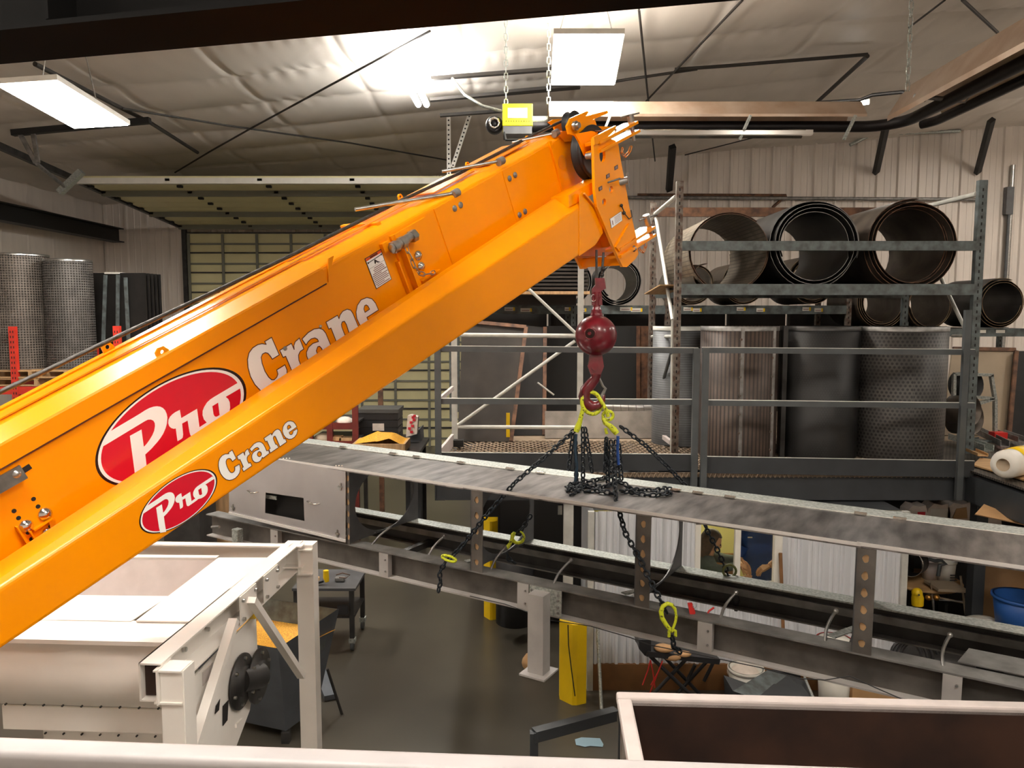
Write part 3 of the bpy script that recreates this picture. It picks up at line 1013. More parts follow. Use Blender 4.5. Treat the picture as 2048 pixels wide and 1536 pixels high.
# rolls
def roll(name, label, cx, cy, R, Y0, L, mt, turns=2.6, inner=.78, group=None, rim='rust', seed=0, lay=.018, coil=False):
    c = WY(cx, cy, Y0)
    rnd = random.Random(seed)
    t = T(name, label, 'sheet roll', (c.x, Y0, c.z - R), group)
    n = int(turns * 36)
    pts = []
    ph = rnd.uniform(0, 6.28)
    for i in range(n + 1):
        a = ph + 2 * PI * turns * i / n
        f = i / n
        r = R * (1 - (1 - inner) * f) * (1 + .012 * math.sin(2 * a + seed) + .008 * math.sin(3 * a))
        pts.append((r * math.cos(a), r * math.sin(a)))
    mb = MB()
    th = .006
    vs = []
    off = [rnd.uniform(-.03, .05) for _ in range(int(turns) + 2)]
    for i, (px, pz) in enumerate(pts):
        l = math.hypot(px, pz); nx_, nz_ = px / l, pz / l
        yo = off[int(turns * i / n)]
        for (rr, y) in ((0, Y0 + yo), (-th, Y0 + yo), (-th, Y0 + L + yo), (0, Y0 + L + yo)):
            vs.append(V((c.x + px + nx_ * rr, y, c.z + pz + nz_ * rr)))
    fs_s, fs_r = [], []
    for i in range(n):
        a = i * 4; b = a + 4
        fs_s += [(a + 1, b + 1, b + 2, a + 2), (a + 3, b + 3, b, a)]
        fs_r += [(a, b, b + 1, a + 1)]
    mb.cur = 0; mb.add(vs, fs_s, True)
    o = mb.build('sheet', M[mt] if isinstance(mt, str) else mt, t)
    uvcyl(o, c, (0, 1, 0), R)
    mb = MB(); rv = [vs[4 * i + k_] for i in range(n + 1) for k_ in (0, 1)]; mb.add(rv, [(2 * i, 2 * i + 2, 2 * i + 3, 2 * i + 1) for i in range(n)], False)
    if coil:
        for r_ in (.97, .93, .89, .85, .80):
            mc = MB(); mc.path([V((c.x + R * r_ * math.cos(a), Y0 + .12, c.z + R * r_ * math.sin(a))) for a in [2 * PI * i / 40 for i in range(40)]], .006, 5, closed=True); mc.build('inner_ring', M[rim], t)
    mb.build('edge', M[rim], t)
    return t
G = 'sheet rolls on the tall rack'
dm = lambda n, c, d, p, r, mode='dots', **k: dots_mat(n, c, d, p, r, mode=mode, **k)
roll('sheet_roll', 'olive slotted sheet roll with a curled inner sheet, leftmost on the tall rack', 1460, 504, .462, YR + .12, 1.5, dm('slotted_olive', (.26, .215, .16), (.10, .08, .06), .05, .75, 'v'), 1.9, .93, G, 'rust', 1)
roll('sheet_roll', 'dark grey sheet roll, middle of the three on the tall rack', 1630, 490, .518, YR + .10, 1.5, 'rollB', 3.6, .72, G, 'steel_dull', 2)
roll('sheet_roll', 'dark brown ribbed sheet roll, right one on the tall rack', 1828, 490, .525, YR + .10, 1.5, 'rollC', 2.6, .80, G, 'rust', 3, coil=True)
# small curled sheet inside the first roll
roll('sheet_roll', 'small loosely curled sheet lying inside the olive roll', 1411, 553, .15, YR + .3, 1.2, 'rollA', .62, .95, None, 'rust', 4)

# second rack (behind)
Y2 = 11.4
r2 = T('storage_rack', 'low back rack with many white tags on its grey beam, behind the hanging ball', 'rack', WY(905, 620, Y2))
za, zb = WY(1200, 611, Y2).z, WY(1200, 628, Y2).z
x0, x1 = WY(880, 620, Y2).x, WY(1700, 620, Y2).x
mb = MB(); mb.box(((x0 + x1) / 2, Y2, (za + zb) / 2), (x1 - x0, .06, za - zb)); mb.build('beam', M['rack_grey'], r2)
mb = MB(); mb.box(((x0 + x1) / 2, Y2 + 1.1, (za + zb) / 2), (x1 - x0, .06, za - zb)); mb.build('beam', M['rack_grey'], r2)
mb = MB(); mb.box(((x0 + x1) / 2, Y2 + .55, za - .02), (x1 - x0, 1.05, .02)); mb.build('shelf', M['screen_dark'], r2)
for px in (903, 1147, 1335, 1697):
    for Y in (Y2, Y2 + 1.1):
        rpost(WY(px, 600, Y2).x, Y + (0 if Y > Y2 else -.03), ZD, za + (.45 if px in (1335,) else .1), r2, 'rack_grey' if px < 1300 else 'rack_rust', .07)
for i, (px, w) in enumerate(((1018, 18), (1051, 20), (1134, 9), (1165, 10), (1251, 22), (1272, 20), (1375, 16), (1393, 15), (1481, 15), (1520, 14), (1612, 14), (1636, 14))):
    mb = MB(); mb.box(WY(px, 618 + (i % 2) * 2, Y2 - .035), (w * Y2 / FPX, .004, .055)); mb.cur = 1; mb.box(WY(px + w / 2 + 1, 618 + (i % 2) * 2, Y2 - .035), (.025, .005, .05))
    mb.cur = 2; mb.box(WY(px, 619 + (i % 2) * 2, Y2 - .0385), (w * .75 * Y2 / FPX, .003, .012))
    mb.build('shelf_label', [M['white_pl'], M['yellow'], M['decal_grey']], r2)
r3 = T('storage_rack', 'low back rack at the far right carrying rolls, beam with two white tags', 'rack', WY(1900, 665, Y2))
za3, zb3 = WY(1960, 657, Y2).z, WY(1960, 673, Y2).z
x0, x1 = WY(1700, 665, Y2).x, WY(2110, 665, Y2).x
for Y in (Y2, Y2 + 1.1):
    mb = MB(); mb.box(((x0 + x1) / 2, Y, (za3 + zb3) / 2), (x1 - x0, .06, za3 - zb3)); mb.build('beam', M['rack_grey'], r3)
mb = MB(); mb.box(((x0 + x1) / 2, Y2 + .55, za3 - .02), (x1 - x0, 1.05, .02)); mb.build('shelf', M['screen_dark'], r3)
for px in (1815, 1958, 2100):
    for Y in (Y2, Y2 + 1.1):
        rpost(WY(px, 600, Y2).x, Y, ZD, za3 + .1, r3, 'rack_grey', .06)
for px in (1963, 2001):
    mb = MB(); mb.box(WY(px, 663, Y2 - .035), (.13, .004, .045)); mb.build('shelf_label', M['white_pl'], r3)

def br(lab, px, pyb, Rpx, mt, seed, tn, inn, z=za, rim='rim_tan', L=1.1, name='sheet_roll'):
    R = Rpx * Y2 / FPX
    c = WY(px, 600, Y2 - .05)
    cy = 630 - (z + R - H) * FPX / (Y2 - .05)
    return roll(name, lab, px, 768 - (math.tan(math.atan((z + R - H) / (Y2 - .05)) + TH)) * FPX, R, Y2 - .1, L, mt, tn, inn, 'rolls on the low back rack', rim, seed)
br('dark sheet roll on the back rack right behind the ball shank', 1238, 610, 47, 'rollB', 11, 3.2, .72, rim='steel_dull')
br('dark sheet roll on the back rack, partly hidden by the white post', 1140, 610, 46, 'rollB', 12, 2.2, .8, rim='steel_dull')
br('flat-bellied sheet roll on the back rack right behind the tall rack post', 1388, 612, 42, 'rollA', 13, 2.6, .8)
br('sheet roll on the back rack under the middle grey roll, pale edges', 1490, 612, 44, 'rollC', 14, 2.6, .8)
br('sheet roll on the back rack with pale layered edges under the right roll', 1625, 612, 50, 'rollC', 15, 3.5, .74)
br('brown layered sheet roll between the rack posts, left of the yellow-marked one', 1765, 655, 50, 'rollC', 16, 3.4, .74, za3)
br('brown sheet roll with a yellow mark inside the right rack post', 1862, 655, 45, 'rollC', 17, 2.2, .9, za3)
br('shiny-bored sheet roll at the far right beyond the rack post', 2003, 657, 50, 'rollB', 18, 2.8, .76, za3)

# stack of flat wire screens on a board (seen under the boom)
t = T('screen_stack', 'stack of flat wire screens lying on a board beside the hanging hook', 'screen stack', WY(1080, 600, Y2))
for i in range(9):
    mb = MB(); z = za + .22 + i * .05
    mb.box((WY(1045, 600, 10.9).x, 10.9, z), (1.75, .9, .03)); o = mb.build('wire_screen', M['screen_brown'], t)
mb = MB(); mb.box((WY(1045, 600, 10.9).x, 10.9, za + .16), (1.8, .95, .04)); mb.build('board', M['wood'], t)
mb = MB(); mb.box((WY(1045, 600, 10.9).x, 11.15, za + .07), (1.5, .6, .14)); mb.build('bearer', M['screen_dark'], t)

# upright screen cylinders
def cyl(name, label, px, R, Yc, mt, ztop_px, grp='upright screen rolls', rimmat='steel_dull'):
    X = WY(px, 780, Yc - R * .5).x
    zt_ = WY(px, ztop_px, Yc - R).z
    t = T(name, label, 'screen roll', (X, Yc, ZD), grp)
    mb = MB()
    mb.lathe((X, Yc, ZD + .01), (0, 0, 1), [(R, 0), (R, zt_ - ZD - .01), (R - .012, zt_ - ZD - .01), (R - .012, 0)], 48)
    o = mb.build('sheet', M[mt] if isinstance(mt, str) else mt, t)
    uvcyl(o, (X, Yc, ZD), (0, 0, 1), R)
    mb = MB(); mb.lathe((X, Yc, zt_ - .05), (0, 0, 1), [(R + .004, 0), (R + .004, .05), (R - .016, .05)], 48)
    mb.build('top_rim', M[rimmat], t)
    return t, X, zt_
t, X, z_ = cyl('screen_roll', 'light grey finely slotted upright roll behind the left rack post', 1370, .36, 9.45, dm('slotted_grey', (.15, .155, .16), (.075, .078, .08), .028, .72, 'h'), 653, rimmat='rack_white')
t, X, z_ = cyl('screen_roll', 'brown ribbed upright roll with bolted seam straps, second from the left', 1487, .42, 8.6, dm('ribbed_brown', (.105, .073, .057), (.032, .024, .020), .045, .6, 'v'), 653)
for px in (1482, 1551):
    Xs = WY(px, 780, 8.2).x
    a = (Xs - X) / .42; a = max(-.97, min(.97, a))
    Ys = 8.6 - .425 * math.sqrt(1 - a * a)
    mb = MB(); mb.box((Xs, Ys, (ZD + z_) / 2), (.035, .012, z_ - ZD - .03)); mb.build('seam_strap', M['steel_dull'], t)
    mb = MB()
    for i in range(7): mb.tube((Xs - .02, Ys - .006, ZD + .12 + i * .2), (Xs - .02, Ys - .02, ZD + .12 + i * .2), .014, n=6)
    mb.build('strap_bolts', M['rack_rust'], t)
mb = MB(); Xe = WY(1570, 780, 8.4).x; mb.box((Xe, 8.45, (ZD + z_) / 2), (.05, .05, z_ - ZD)); mb.build('edge_angle', M['dark_frame'], t)
cyl('screen_roll', 'almost black upright roll with barely visible holes, third from the left', 1651, .425, 8.65, dm('perf_black', (.022, .021, .0205), (.02, .02, .02), .03, .27), 653, rimmat='dark_frame')
cyl('screen_roll', 'dark upright roll with large round holes next to the right rack post', 1816, .49, 8.6, dm('perf_dark', (.060, .054, .049), (.012, .011, .010), .045, .30, spec=.5), 654)

# leaning flat screens left of the hook
def quadpanel(name, label, px, Ys, th, mt, frame=None, grp=None, cat='screen panel'):
    P = [WY(x, y, Y) for (x, y), Y in zip(px, Ys)]
    for p in (P[2], P[3]): p.z = max(p.z, ZD + .01)
    t = T(name, label, cat, P[3], grp)
    nn = (P[1] - P[0]).cross(P[3] - P[0]).normalized()
    if nn.y > 0: nn = -nn
    mb = MB(); mb.hexa([p - nn * th for p in P] + P); o = mb.build('panel', M[mt] if isinstance(mt, str) else mt, t)
    uvflat(o, V((1, 0, 0)), V((0, 0, 1)))
    if frame:
        for a, b in frame:
            mb = MB(); mb.bar(P[a] + nn * .012, P[b] + nn * .012, .05, .03, nn); mb.build('edge_angle', M['rust'], t)
    return t
quadpanel('leaning_screen', 'large leaning dark mesh panel with rusty angle edge, left of the ball', [(925, 643), (1052, 655), (1022, 897), (915, 890)], (10.2, 10.2, 9.5, 9.5), .02, 'screen_brown', [(0, 1), (1, 2)])
quadpanel('leaning_screen', 'dark mesh panel leaning just behind the rusty-edged one', [(1045, 650), (1090, 655), (1088, 890), (1010, 890)], (10.6, 10.6, 10.0, 10.0), .02, 'screen_dark', [(1, 2)])
quadpanel('leaning_screen', 'near-black upright screen behind the steel ball', [(1092, 652), (1275, 652), (1275, 872), (1092, 872)], (10.9, 10.9, 10.9, 10.9), .04, 'black', None)
quadpanel('leaning_screen', 'rust-edged brown panel just right of the black screen', [(1276, 652), (1312, 652), (1310, 875), (1276, 875)], (10.8, 10.8, 10.8, 10.8), .04, 'rust', [(0, 3)])
mb = MB(); mb.box(WY(1016, 850, 9.45), (.045, .02, .30)); o = mb.build('yellow_tag', M['yellow']); tag(o, 'yellow strip tag on the rusty angle of the leaning screen', 'tag')
t = quadpanel('low_panel', 'low beige sheet panel behind the chains, on the platform', [(1090, 822), (1312, 822), (1312, 893), (1090, 893)], (9.9, 9.9, 9.75, 9.75), .02, dm('beige_perf', (.30, .26, .22), (.24, .21, .18), .02, .25), None, None, 'panel')
t = T('spiral_duct', 'shiny spiral duct pipe lying behind the hook', 'duct', WY(1190, 812, 10.0))
mb = MB(); mb.tube(WY(1175, 811, 10.0), WY(1312, 817, 10.0), .085, n=20); mb.build('pipe', M['duct'], t)
mb = MB()
for i in range(9):
    p = WY(1175, 811, 10.0).lerp(WY(1312, 817, 10.0), i / 9 + .03); mb.lathe(p, (1, 0, .1), [(.087, -.004), (.09, 0), (.087, .004)], 20)
mb.build('seam', M['steel_dull'], t)

# white rack end frame in front of the screens
fr = T('rack_end_frame', 'white tubular rack end frame with X braces left of the chains', 'rack', WY(908, 885, 9.2))
for px, yt, yb in ((908, 640, 888), (1162, 520, 888)):
    a, b = WY(px, yt, 9.2), WY(px, yb, 9.2); b.x = a.x
    mb = MB(); mb.box((a + b) / 2, (.068, .05, (a - b).length)); mb.build('post', M['rack_white'], fr)
for a, b, r in (((1050, 571), (1152, 667), .018), ((918, 670), (1154, 672), .026), ((1150, 682), (916, 850), .020), ((916, 854), (1165, 855), .024), ((1075, 765), (1108, 790), .01)):
    rod(WY(*a, 9.17), WY(*b, 9.17), r, fr)
mb = MB(); mb.box(WY(915, 886, 9.0), (.14, .1, .08)); mb.build('foot', M['black'], fr)

# right end of deck: board, table frame, scrap, white roll
t = quadpanel('beige_board', 'large beige board leaning behind the small steel stand at the right', [(1905, 698), (2030, 700), (2012, 880), (1885, 878)], (10.4, 10.4, 10.0, 10.0), .03, 'beige', [(0, 1)], None, 'board')
t = quadpanel('leaning_screen', 'dark framed panel leaning at the far right edge', [(2032, 702), (2075, 702), (2060, 885), (2016, 885)], (10.3, 10.3, 9.9, 9.9), .06, 'screen_dark', [(0, 3)])
st_ = T('steel_stand', 'small grey angle-iron stand in front of the beige board', 'stand', WY(1950, 870, 9.4))
for a, b in (((1908, 748), (1985, 750)), ((1982, 750), (1990, 800)), ((1990, 800), (1990, 862)), ((1908, 822), (1986, 798)), ((1925, 792), (1988, 797)), ((1908, 748), (1906, 860))):
    mb = MB(); mb.bar(WY(*a, 9.4), WY(*b, 9.4), .035, .05, V((0, 1, 0))); mb.build('angle', M['galv'], st_)
t = T('scrap_coil', 'black and brown coiled scrap sheets beside the perforated roll', 'scrap', WY(1915, 845, 9.2))
for i, (x, y, r) in enumerate(((1905, 820, .18), (1908, 835, .2), (1912, 770, .16))):
    mb = MB(); mb.lathe(WY(x, y, 9.4 + .1 * i), (.5, -1, .1), [(r, 0), (r, .25), (r - .01, .25), (r - .01, 0)], 20); mb.build('curl', M['rollC'] if i < 2 else M['black'], t)
def scrapbar(a, b, w, h, mt, lab, nm='steel_channel'):
    p, q = WZ(*a, ZD + .06), WZ(*b, ZD + .06)
    d = (q - p).normalized(); u = d.cross(V((0, 0, 1))).normalized(); up = V((0, 0, 1))
    mb = MB()
    mb.bar(p, q, w, .008, up); mb.bar(p + u * w / 2 + up * h / 2, q + u * w / 2 + up * h / 2, .008, h, up); mb.bar(p - u * w / 2 + up * h / 2, q - u * w / 2 + up * h / 2, .008, h, up)
    o = mb.build(nm, M[mt]); tag(o, lab, 'scrap steel', 'scrap on the right platform')
scrapbar((1905, 878), (1978, 902), .10, .07, 'galv', 'grey channel offcut lying in front, pointing to the white roll')
scrapbar((1952, 864), (2010, 893), .09, .07, 'steel_dull', 'longer channel offcut behind, slanting down to the right')
scrapbar((2000, 868), (2045, 884), .09, .06, 'steel_dull', 'channel offcut at the far right of the scrap heap')
scrapbar((1930, 885), (1975, 880), .22, .02, 'rack_grey', 'flat grey plate offcut in the middle of the scrap')
scrapbar((1942, 902), (1966, 912), .10, .03, 'ply', 'small wooden block among the scrap', 'wood_block')
o = MB(); o.box(WZ(1996, 872, ZD + .1), (.16, .12, .1)); o = o.build('red_clamp', M['red_pl']); tag(o, 'red plastic clamp lying on the scrap steel', 'clamp')
mb = MB()
P = [WZ(1946, 932, ZD + .012), WZ(1960, 918, ZD + .012), WZ(2100, 935, ZD + .012), WZ(2150, 1000, ZD + .012), WZ(2048, 962, ZD + .012)]
mb.prism(P, V((0, 0, .015))); o = mb.build('plywood_sheet', M['ply']); tag(o, 'orange plywood sheet under the white roll at the right edge', 'plywood')
wr = T('plastic_roll', 'white wrapped roll with a yellow label at the right edge', 'roll', WZ(2000, 945, ZD + .03))
pa, pb = WZ(2006, 930, ZD + .17), WZ(2080, 912, ZD + .17)
mb = MB(); d = (pb - pa).normalized(); mb.lathe(pa, d, [(.06, .0), (.075, .0), (.12, .015), (.135, .06), (.14, .6)], 28); mb.build('wrap', M['white_pl'], wr)
mb = MB(); mb.lathe(pa - d * .003, d, [(.0, .03), (.06, .03), (.06, 0)], 20); mb.build('core', M['beige'], wr)
mb = MB(); mb.lathe(pa, d, [(.1385, .17), (.1405, .17), (.1435, .42), (.1415, .42)], 14, a0=PI * .15, a1=PI * 1.1); mb.build('label', M['yellow'], wr)

# ================================================================ LEFT BACK: RED PALLET RACK
YL = 12.0
lr = T('pallet_rack', 'red pallet rack with pallets and wire rolls at the far left', 'rack', WY(28, 900, YL))
for px, yt, Y in ((28, 653, YL), (236, 652, YL), (-60, 680, YL + 1.1), (190, 690, YL + 1.1)):
    X = WY(px, 700, Y).x
    zt_ = WY(px, yt, Y).z
    mb = MB(); mb.box((X, Y, zt_ / 2), (.10, .07, zt_)); mb.cur = 1
    for i in range(int(zt_ / .08)):
        for sx_ in (-.02, .02): mb.box((X + sx_, Y - .037, .05 + i * .08), (.012, .004, .035))
    mb.build('post', [M['red_rack'], M['slot']], lr)
zb = WY(28, 772, YL).z
x0, x1 = WY(-120, 700, YL).x, WY(236, 700, YL).x
for Y in (YL, YL + 1.1):
    mb = MB(); mb.box(((x0 + x1) / 2, Y, zb - .07), (x1 - x0, .05, .12)); mb.build('beam', M['red_rack'], lr)
rod(WY(28, 668, YL), WY(-10, 700, YL + 1.1), .02, lr, 'red_rack'); rod(WY(236, 700, YL), WY(190, 745, YL + 1.1), .02, lr, 'red_rack')
def pallet(label, xa, xb, z):
    t = T('wooden_pallet', label, 'pallet', (xa, YL, z), None)
    for i in range(6):
        mb = MB(); mb.box(((xa + xb) / 2, YL + .05 + i * .2, z + .11), (xb - xa, .12, .02)); mb.build('top_board', M['wood'], t)
    for X in (xa + .05, (xa + xb) / 2, xb - .05):
        mb = MB(); mb.box((X, YL + .55, z + .05), (.05, 1.15, .10)); mb.build('stringer', M['wood'], t)
    mb = MB(); mb.box(((xa + xb) / 2, YL + .03, z + .01), (xb - xa, .1, .02)); mb.build('bottom_board', M['wood'], t)
pallet('lower wooden pallet on the red rack', x0 + .1, WY(76, 700, YL).x, zb)
pallet('upper wooden pallet carrying the wire rolls on the red rack', x0 + .2, WY(65, 700, YL).x, zb + .125)
pallet('wooden pallet under the right wire roll, behind the cable', WY(70, 700, YL).x, WY(190, 700, YL).x, zb + .125)
zp = zb + .25
def wroll(label, px, R, Yc, ytop, mt, nm='wire_mesh_roll'):
    X = WY(px, 620, Yc).x
    zt_ = WY(px, ytop, Yc - R).z
    t = T(nm, label, 'wire mesh roll', (X, Yc, zp), 'wire mesh rolls on the pallets')
    for j, rr in enumerate((R, R * .8)):
        mb = MB(); mb.lathe((X, Yc, zp), (0, 0, 1), [(rr, 0), (rr * (.985 if j == 0 else 1), zt_ - zp)], 40)
        o = mb.build('mesh_sheet', mt, t); uvcyl(o, (X, Yc, zp), (0, 0, 1), rr)
    mb = MB(); mb.lathe((X, Yc, zt_ - .03), (0, 0, 1), [(R, 0), (R, .035), (R * .55, .05)], 30); mb.build('top_edge', M['zinc'], t)
wm = dots_mat('wire_mesh', (.21, .18, .155), (.05, .045, .04), .040, .30, mode='grid', alpha=.75)
wm2 = dots_mat('wire_mesh_dark', (.15, .14, .13), (.05, .045, .04), .040, .32, mode='grid', alpha=.7)
wroll('big wire mesh roll standing at the left edge of the red rack', 42, .44, YL + .5, 505, wm)
wroll('shorter wire mesh roll beside the big one on the red rack', 140, .36, YL + .5, 517, wm2)
db = T('dark_screen_bundle', 'bundle of near-black screens strapped with grey bars left of the rolling door', 'screen bundle', WY(235, 740, 13.4))
X0, X1 = WY(178, 600, 13.4).x, WY(293, 600, 13.4).x
zt_ = WY(235, 546, 13.4).z
for i in range(5):
    mb = MB(); mb.box(((X0 + X1) / 2 + .01 * i, 13.4 + i * .12, (zt_ + zp) / 2), (X1 - X0, .03, zt_ - zp)); mb.build('screen', M['screen_dark'], db)
for a, b in (((211, 550), (206, 700)), ((236, 550), (235, 700)), ((251, 555), (258, 700))):
    mb = MB(); mb.bar(WY(*a, 13.33), WY(*b, 13.33), .055, .03, V((0, 1, 0))); mb.build('strap_bar', M['rack_grey'], db)
mb = MB(); mb.box(WY(232, 547, 13.5), (.25, .3, .03)); mb.build('top_plate', M['white_pl'], db)
mb = MB(); mb.box(((X0 + X1) / 2, 13.7, zp / 2 - .05), (X1 - X0 + .3, 1.0, zp - .1)); o = mb.build('support_cabinet', M['dark_frame']); tag(o, 'dark cabinet under the strapped screen bundle', 'cabinet')

# dark sheets added in place of the shade behind the back rack
for i, (xa, xb_) in enumerate(((960, 1095), (1095, 1205), (1205, 1330), (1330, 1450), (1450, 1570), (1570, 1700))):
    pa_, pb_ = WY(xa, 700, 12.75), WY(xb_, 700, 12.75)
    t = T('shade_screen', 'added dark screen standing in for shade behind the back rack, ' + ('left end of the row', 'second from the left', 'third from the left', 'third from the right', 'second from the right', 'right end of the row')[i], 'screen', V(((pa_.x + pb_.x) / 2, 12.75, 0)), 'added shade screens behind the back rack')
    mb = MB(); mb.box(((pa_.x + pb_.x) / 2, 12.75, 1.9), (pb_.x - pa_.x - .03, .03, 3.8)); mb.build('panel', M['screen_dark'], t)  # added dark sheet standing in for shade
    mb = MB(); mb.box((pa_.x + .03, 12.72, 1.9), (.04, .03, 3.8)); mb.build('edge_angle', M['dark_frame'], t)
# ================================================================ CRANE BOOM
K = 0.85
BA = (CF + (2400 - 1024) / FPX * CR - (-430 - 768) / FPX * CU).normalized()
BS = BA.cross(V((0, 0, 1))).normalized()
BN = BS.cross(BA).normalized()
B0 = W(0, 890, 2.9)


def BP(t, s, n):
    return B0 + BA * t + BS * (s * K) + BN * (n * K)


def BH(x, y, s):      # point on the boom-parallel plane at side offset s
    return hit(x, y, B0 + BS * (s * K), BS)


def BT(x, s, n=-.1):      # boom station at picture column x
    lo, hi = -4.0, 12.0
    for _ in range(50):
        m_ = (lo + hi) / 2
        d = BP(m_, s, n) - CAM
        X = 1024 + FPX * d.dot(CR) / d.dot(CF)
        if X < x: lo = m_
        else: hi = m_
    return lo


cr = T('crane_boom', 'huge orange crane boom with a boom jib stowed on its side, red oval badges', 'crane', BP(-.8, 0, -.8))


def sweep(prof, t0, t1, prof1=None, smooth=False):
    mb = MB()
    prof1 = prof1 or prof
    n = len(prof)
    vs = [BP(t0, *p) for p in prof] + [BP(t1, *p) for p in prof1]
    mb.add(vs, [(i, (i + 1) % n, n + (i + 1) % n, n + i) for i in range(n)], smooth)
    mb.add(vs[:n], [tuple(range(n))]); mb.add(vs[n:], [tuple(reversed(range(n)))])
    return mb


def rounded(pts, r, seg=4):
    out = []
    n = len(pts)
    for i in range(n):
        p = V((*pts[i], 0)); a = V((*pts[i - 1], 0)); b = V((*pts[(i + 1) % n], 0))
        da, db_ = (a - p), (b - p)
        rr = min(r, da.length * .45, db_.length * .45)
        p0, p1 = p + da.normalized() * rr, p + db_.normalized() * rr
        for k_ in range(seg + 1):
            f = k_ / seg
            q = p0 * (1 - f) ** 2 + p * 2 * f * (1 - f) + p1 * f * f
            out.append((q.x, q.y))
    return out


TE = -.9
tEnd = BT(1150, 0)
t660 = BT(662, 0)
low = rounded([(0, 0), (-.10, .045), (-.42, .05), (-.46, 0), (-.46, -.80), (0, -.80)], .03)
sweep(low, TE, BT(860, 0)).build('base_section', M['orange'], cr)
low2 = rounded([(-.014, -.004), (-.10, .036), (-.41, .042), (-.44, 0), (-.44, -.78), (-.014, -.78)], .025)
sweep(low2, BT(855, 0), BT(1128, 0)).build('tip_section', M['orange'], cr)
# top shell lapping over the side (its lower edge is the dark seam) ends left of the warning label
top = [(.010, -.091), (.010, -.004), (.004, .006), (-.10, .053), (-.42, .058), (-.42, .050), (-.10, .046), (-.001, .0), (-.001, -.091)]
sweep(top, TE, BT(655, 0), None).build('top_shell', M['orange'], cr)
mb = MB(); mb.prism([BH(655, 565, .002), BH(666, 511, .002), BH(655, 517, .002)], BS * .008); mb.build('shell_corner', M['orange'], cr)
sweep([(.0, -.099), (.011, -.099), (.011, -.0915), (.0, -.0915)], TE, BT(652, 0)).build('seam_shadow', M['decal_brown'], cr)  # dark strip painted as the shadow under the shell's lap
for n_ in (.060,):
    sweep([(-.16, n_), (-.16, n_ + .006), (-.20, n_ + .006), (-.20, n_)], TE, BT(860, -.1)).build('top_rib', M['orange'], cr)
    sweep([(-.33, n_ - .002), (-.33, n_ + .005), (-.36, n_ + .005), (-.36, n_ - .002)], TE, BT(860, -.1)).build('top_rib', M['orange'], cr)
# side plates of the tip section
def sideplate(t0, t1, n0, n1, s0, s1, name='side_plate', mt='orange'):
    return sweep([(s0, n0), (s1, n0), (s1, n1), (s0, n1)], t0, t1).build(name, M[mt], cr)
sideplate(BT(785, 0), BT(862, 0, -.2), -.74, -.03, -.01, .02)
sideplate(BT(886, 0, -.2), BT(1003, 0, -.1), -.74, -.02, -.02, -.006)
sideplate(BT(1012, 0, -.1), BT(1103, 0, -.1), -.74, -.02, -.02, -.008)
sideplate(BT(1105, 0, -.1), BT(1109, 0, -.1), -.6, .01, -.02, .006)
# collar at the end of the base section
sweep([(-.48, -.8), (.075, -.8), (.075, -.13), (.03, -.10), (.03, -.03), (0, -.03), (0, -.78), (-.44, -.78), (-.44, .0), (-.10, .03), (-.10, .06), (-.48, .07)], BT(790, 0), BT(790, 0) + .03).build('collar_flange', M['orange'], cr)
sideplate(BT(768, .03, -.08), BT(781, .03, -.08), -.105, -.045, 0, .03, 'stop_block')
sideplate(BT(806, .03, -.3), BT(806, .03, -.3) + .012, -.52, -.2, .0, .035, 'stop_rib')
sideplate(BT(826, .0, -.34), BT(862, .0, -.34), -.395, -.385, .0, .07, 'stop_shelf')
# pin block with small chain
mb = MB(); mb.tube(BH(783, 498, .06), BH(830, 467, .06), .026, n=12); mb.build('locking_pin', M['zinc'], cr)
for px, py in ((790, 494), (805, 485), (826, 472)):
    mb = MB(); p = BH(px, py, .06); d = BA; mb.tube(p - d * .018, p + d * .018, .036, n=6); mb.build('pin_nut', M['zinc'], cr)
def bolt(px, py, s, r, nm='dome_bolt', mt='chrome', h=.5):
    p = BH(px, py, s)
    mb = MB(); mb.lathe(p, BS, [(r * 1.15, 0), (r * 1.15, r * .2), (r * .95, r * .35), (r * .7, r * (h + .2)), (r * .3, r * (h + .38)), (0, r * (h + .42))], 14)
    return mb.build(nm, M[mt], cr)
for x, y in ((836, 511), (819, 521), (842, 533), (826, 544)): bolt(x, y, .022, .025)
for x, y in ((90, 1028), (52, 1052)): bolt(x, y, .002, .0225)
bolt(95, 1064, .01, .016)
bolt(32, 948, .03, .02, 'hex_bolt', 'zinc')
for x, y in ((909, 417), (921, 410), (1019, 357), (1030, 350), (1039, 430), (1050, 423)): bolt(x, y, -.006, .017, 'cap_screw', 'steel_dull', .15)
bolt(641, 653, 0, .008, 'rivet', 'zinc'); bolt(570, 697, 0, .01, 'rivet', 'steel_dull')
def hole(px, py, s, r, nm='bolt_hole'):
    p = BH(px, py, s); mb = MB(); mb.tube(p, p + BS * .0015, r, n=14); mb.build(nm, M['slot'], cr)
for x, y in ((28, 1022), (37, 1036), (67, 998), (76, 1013), (94, 1041), (101, 1053), (56, 1065), (63, 1078)): hole(x, y, .0005, .0085)
def chainlink(mb, a, b, wdir, wr, half, n=5):
    d = (b - a).normalized(); w = (wdir - d * wdir.dot(d)).normalized()
    a = a - d * wr * 1.4; b = b + d * wr * 1.4
    pts = []
    for i in range(5):
        t_ = -PI / 2 + PI * i / 4; pts.append(b - d * half + d * half * math.cos(t_) + w * half * math.sin(t_))
    for i in range(5):
        t_ = PI / 2 + PI * i / 4; pts.append(a + d * half + d * half * math.cos(t_) + w * half * math.sin(t_))
    mb.path(pts, wr, n, closed=True)
mb = MB()
pp = [(811, 490), (816, 505), (823, 520), (829, 535), (838, 546), (849, 549), (862, 547), (869, 544)]
Q = [BH(x, y, .075) for x, y in pp]
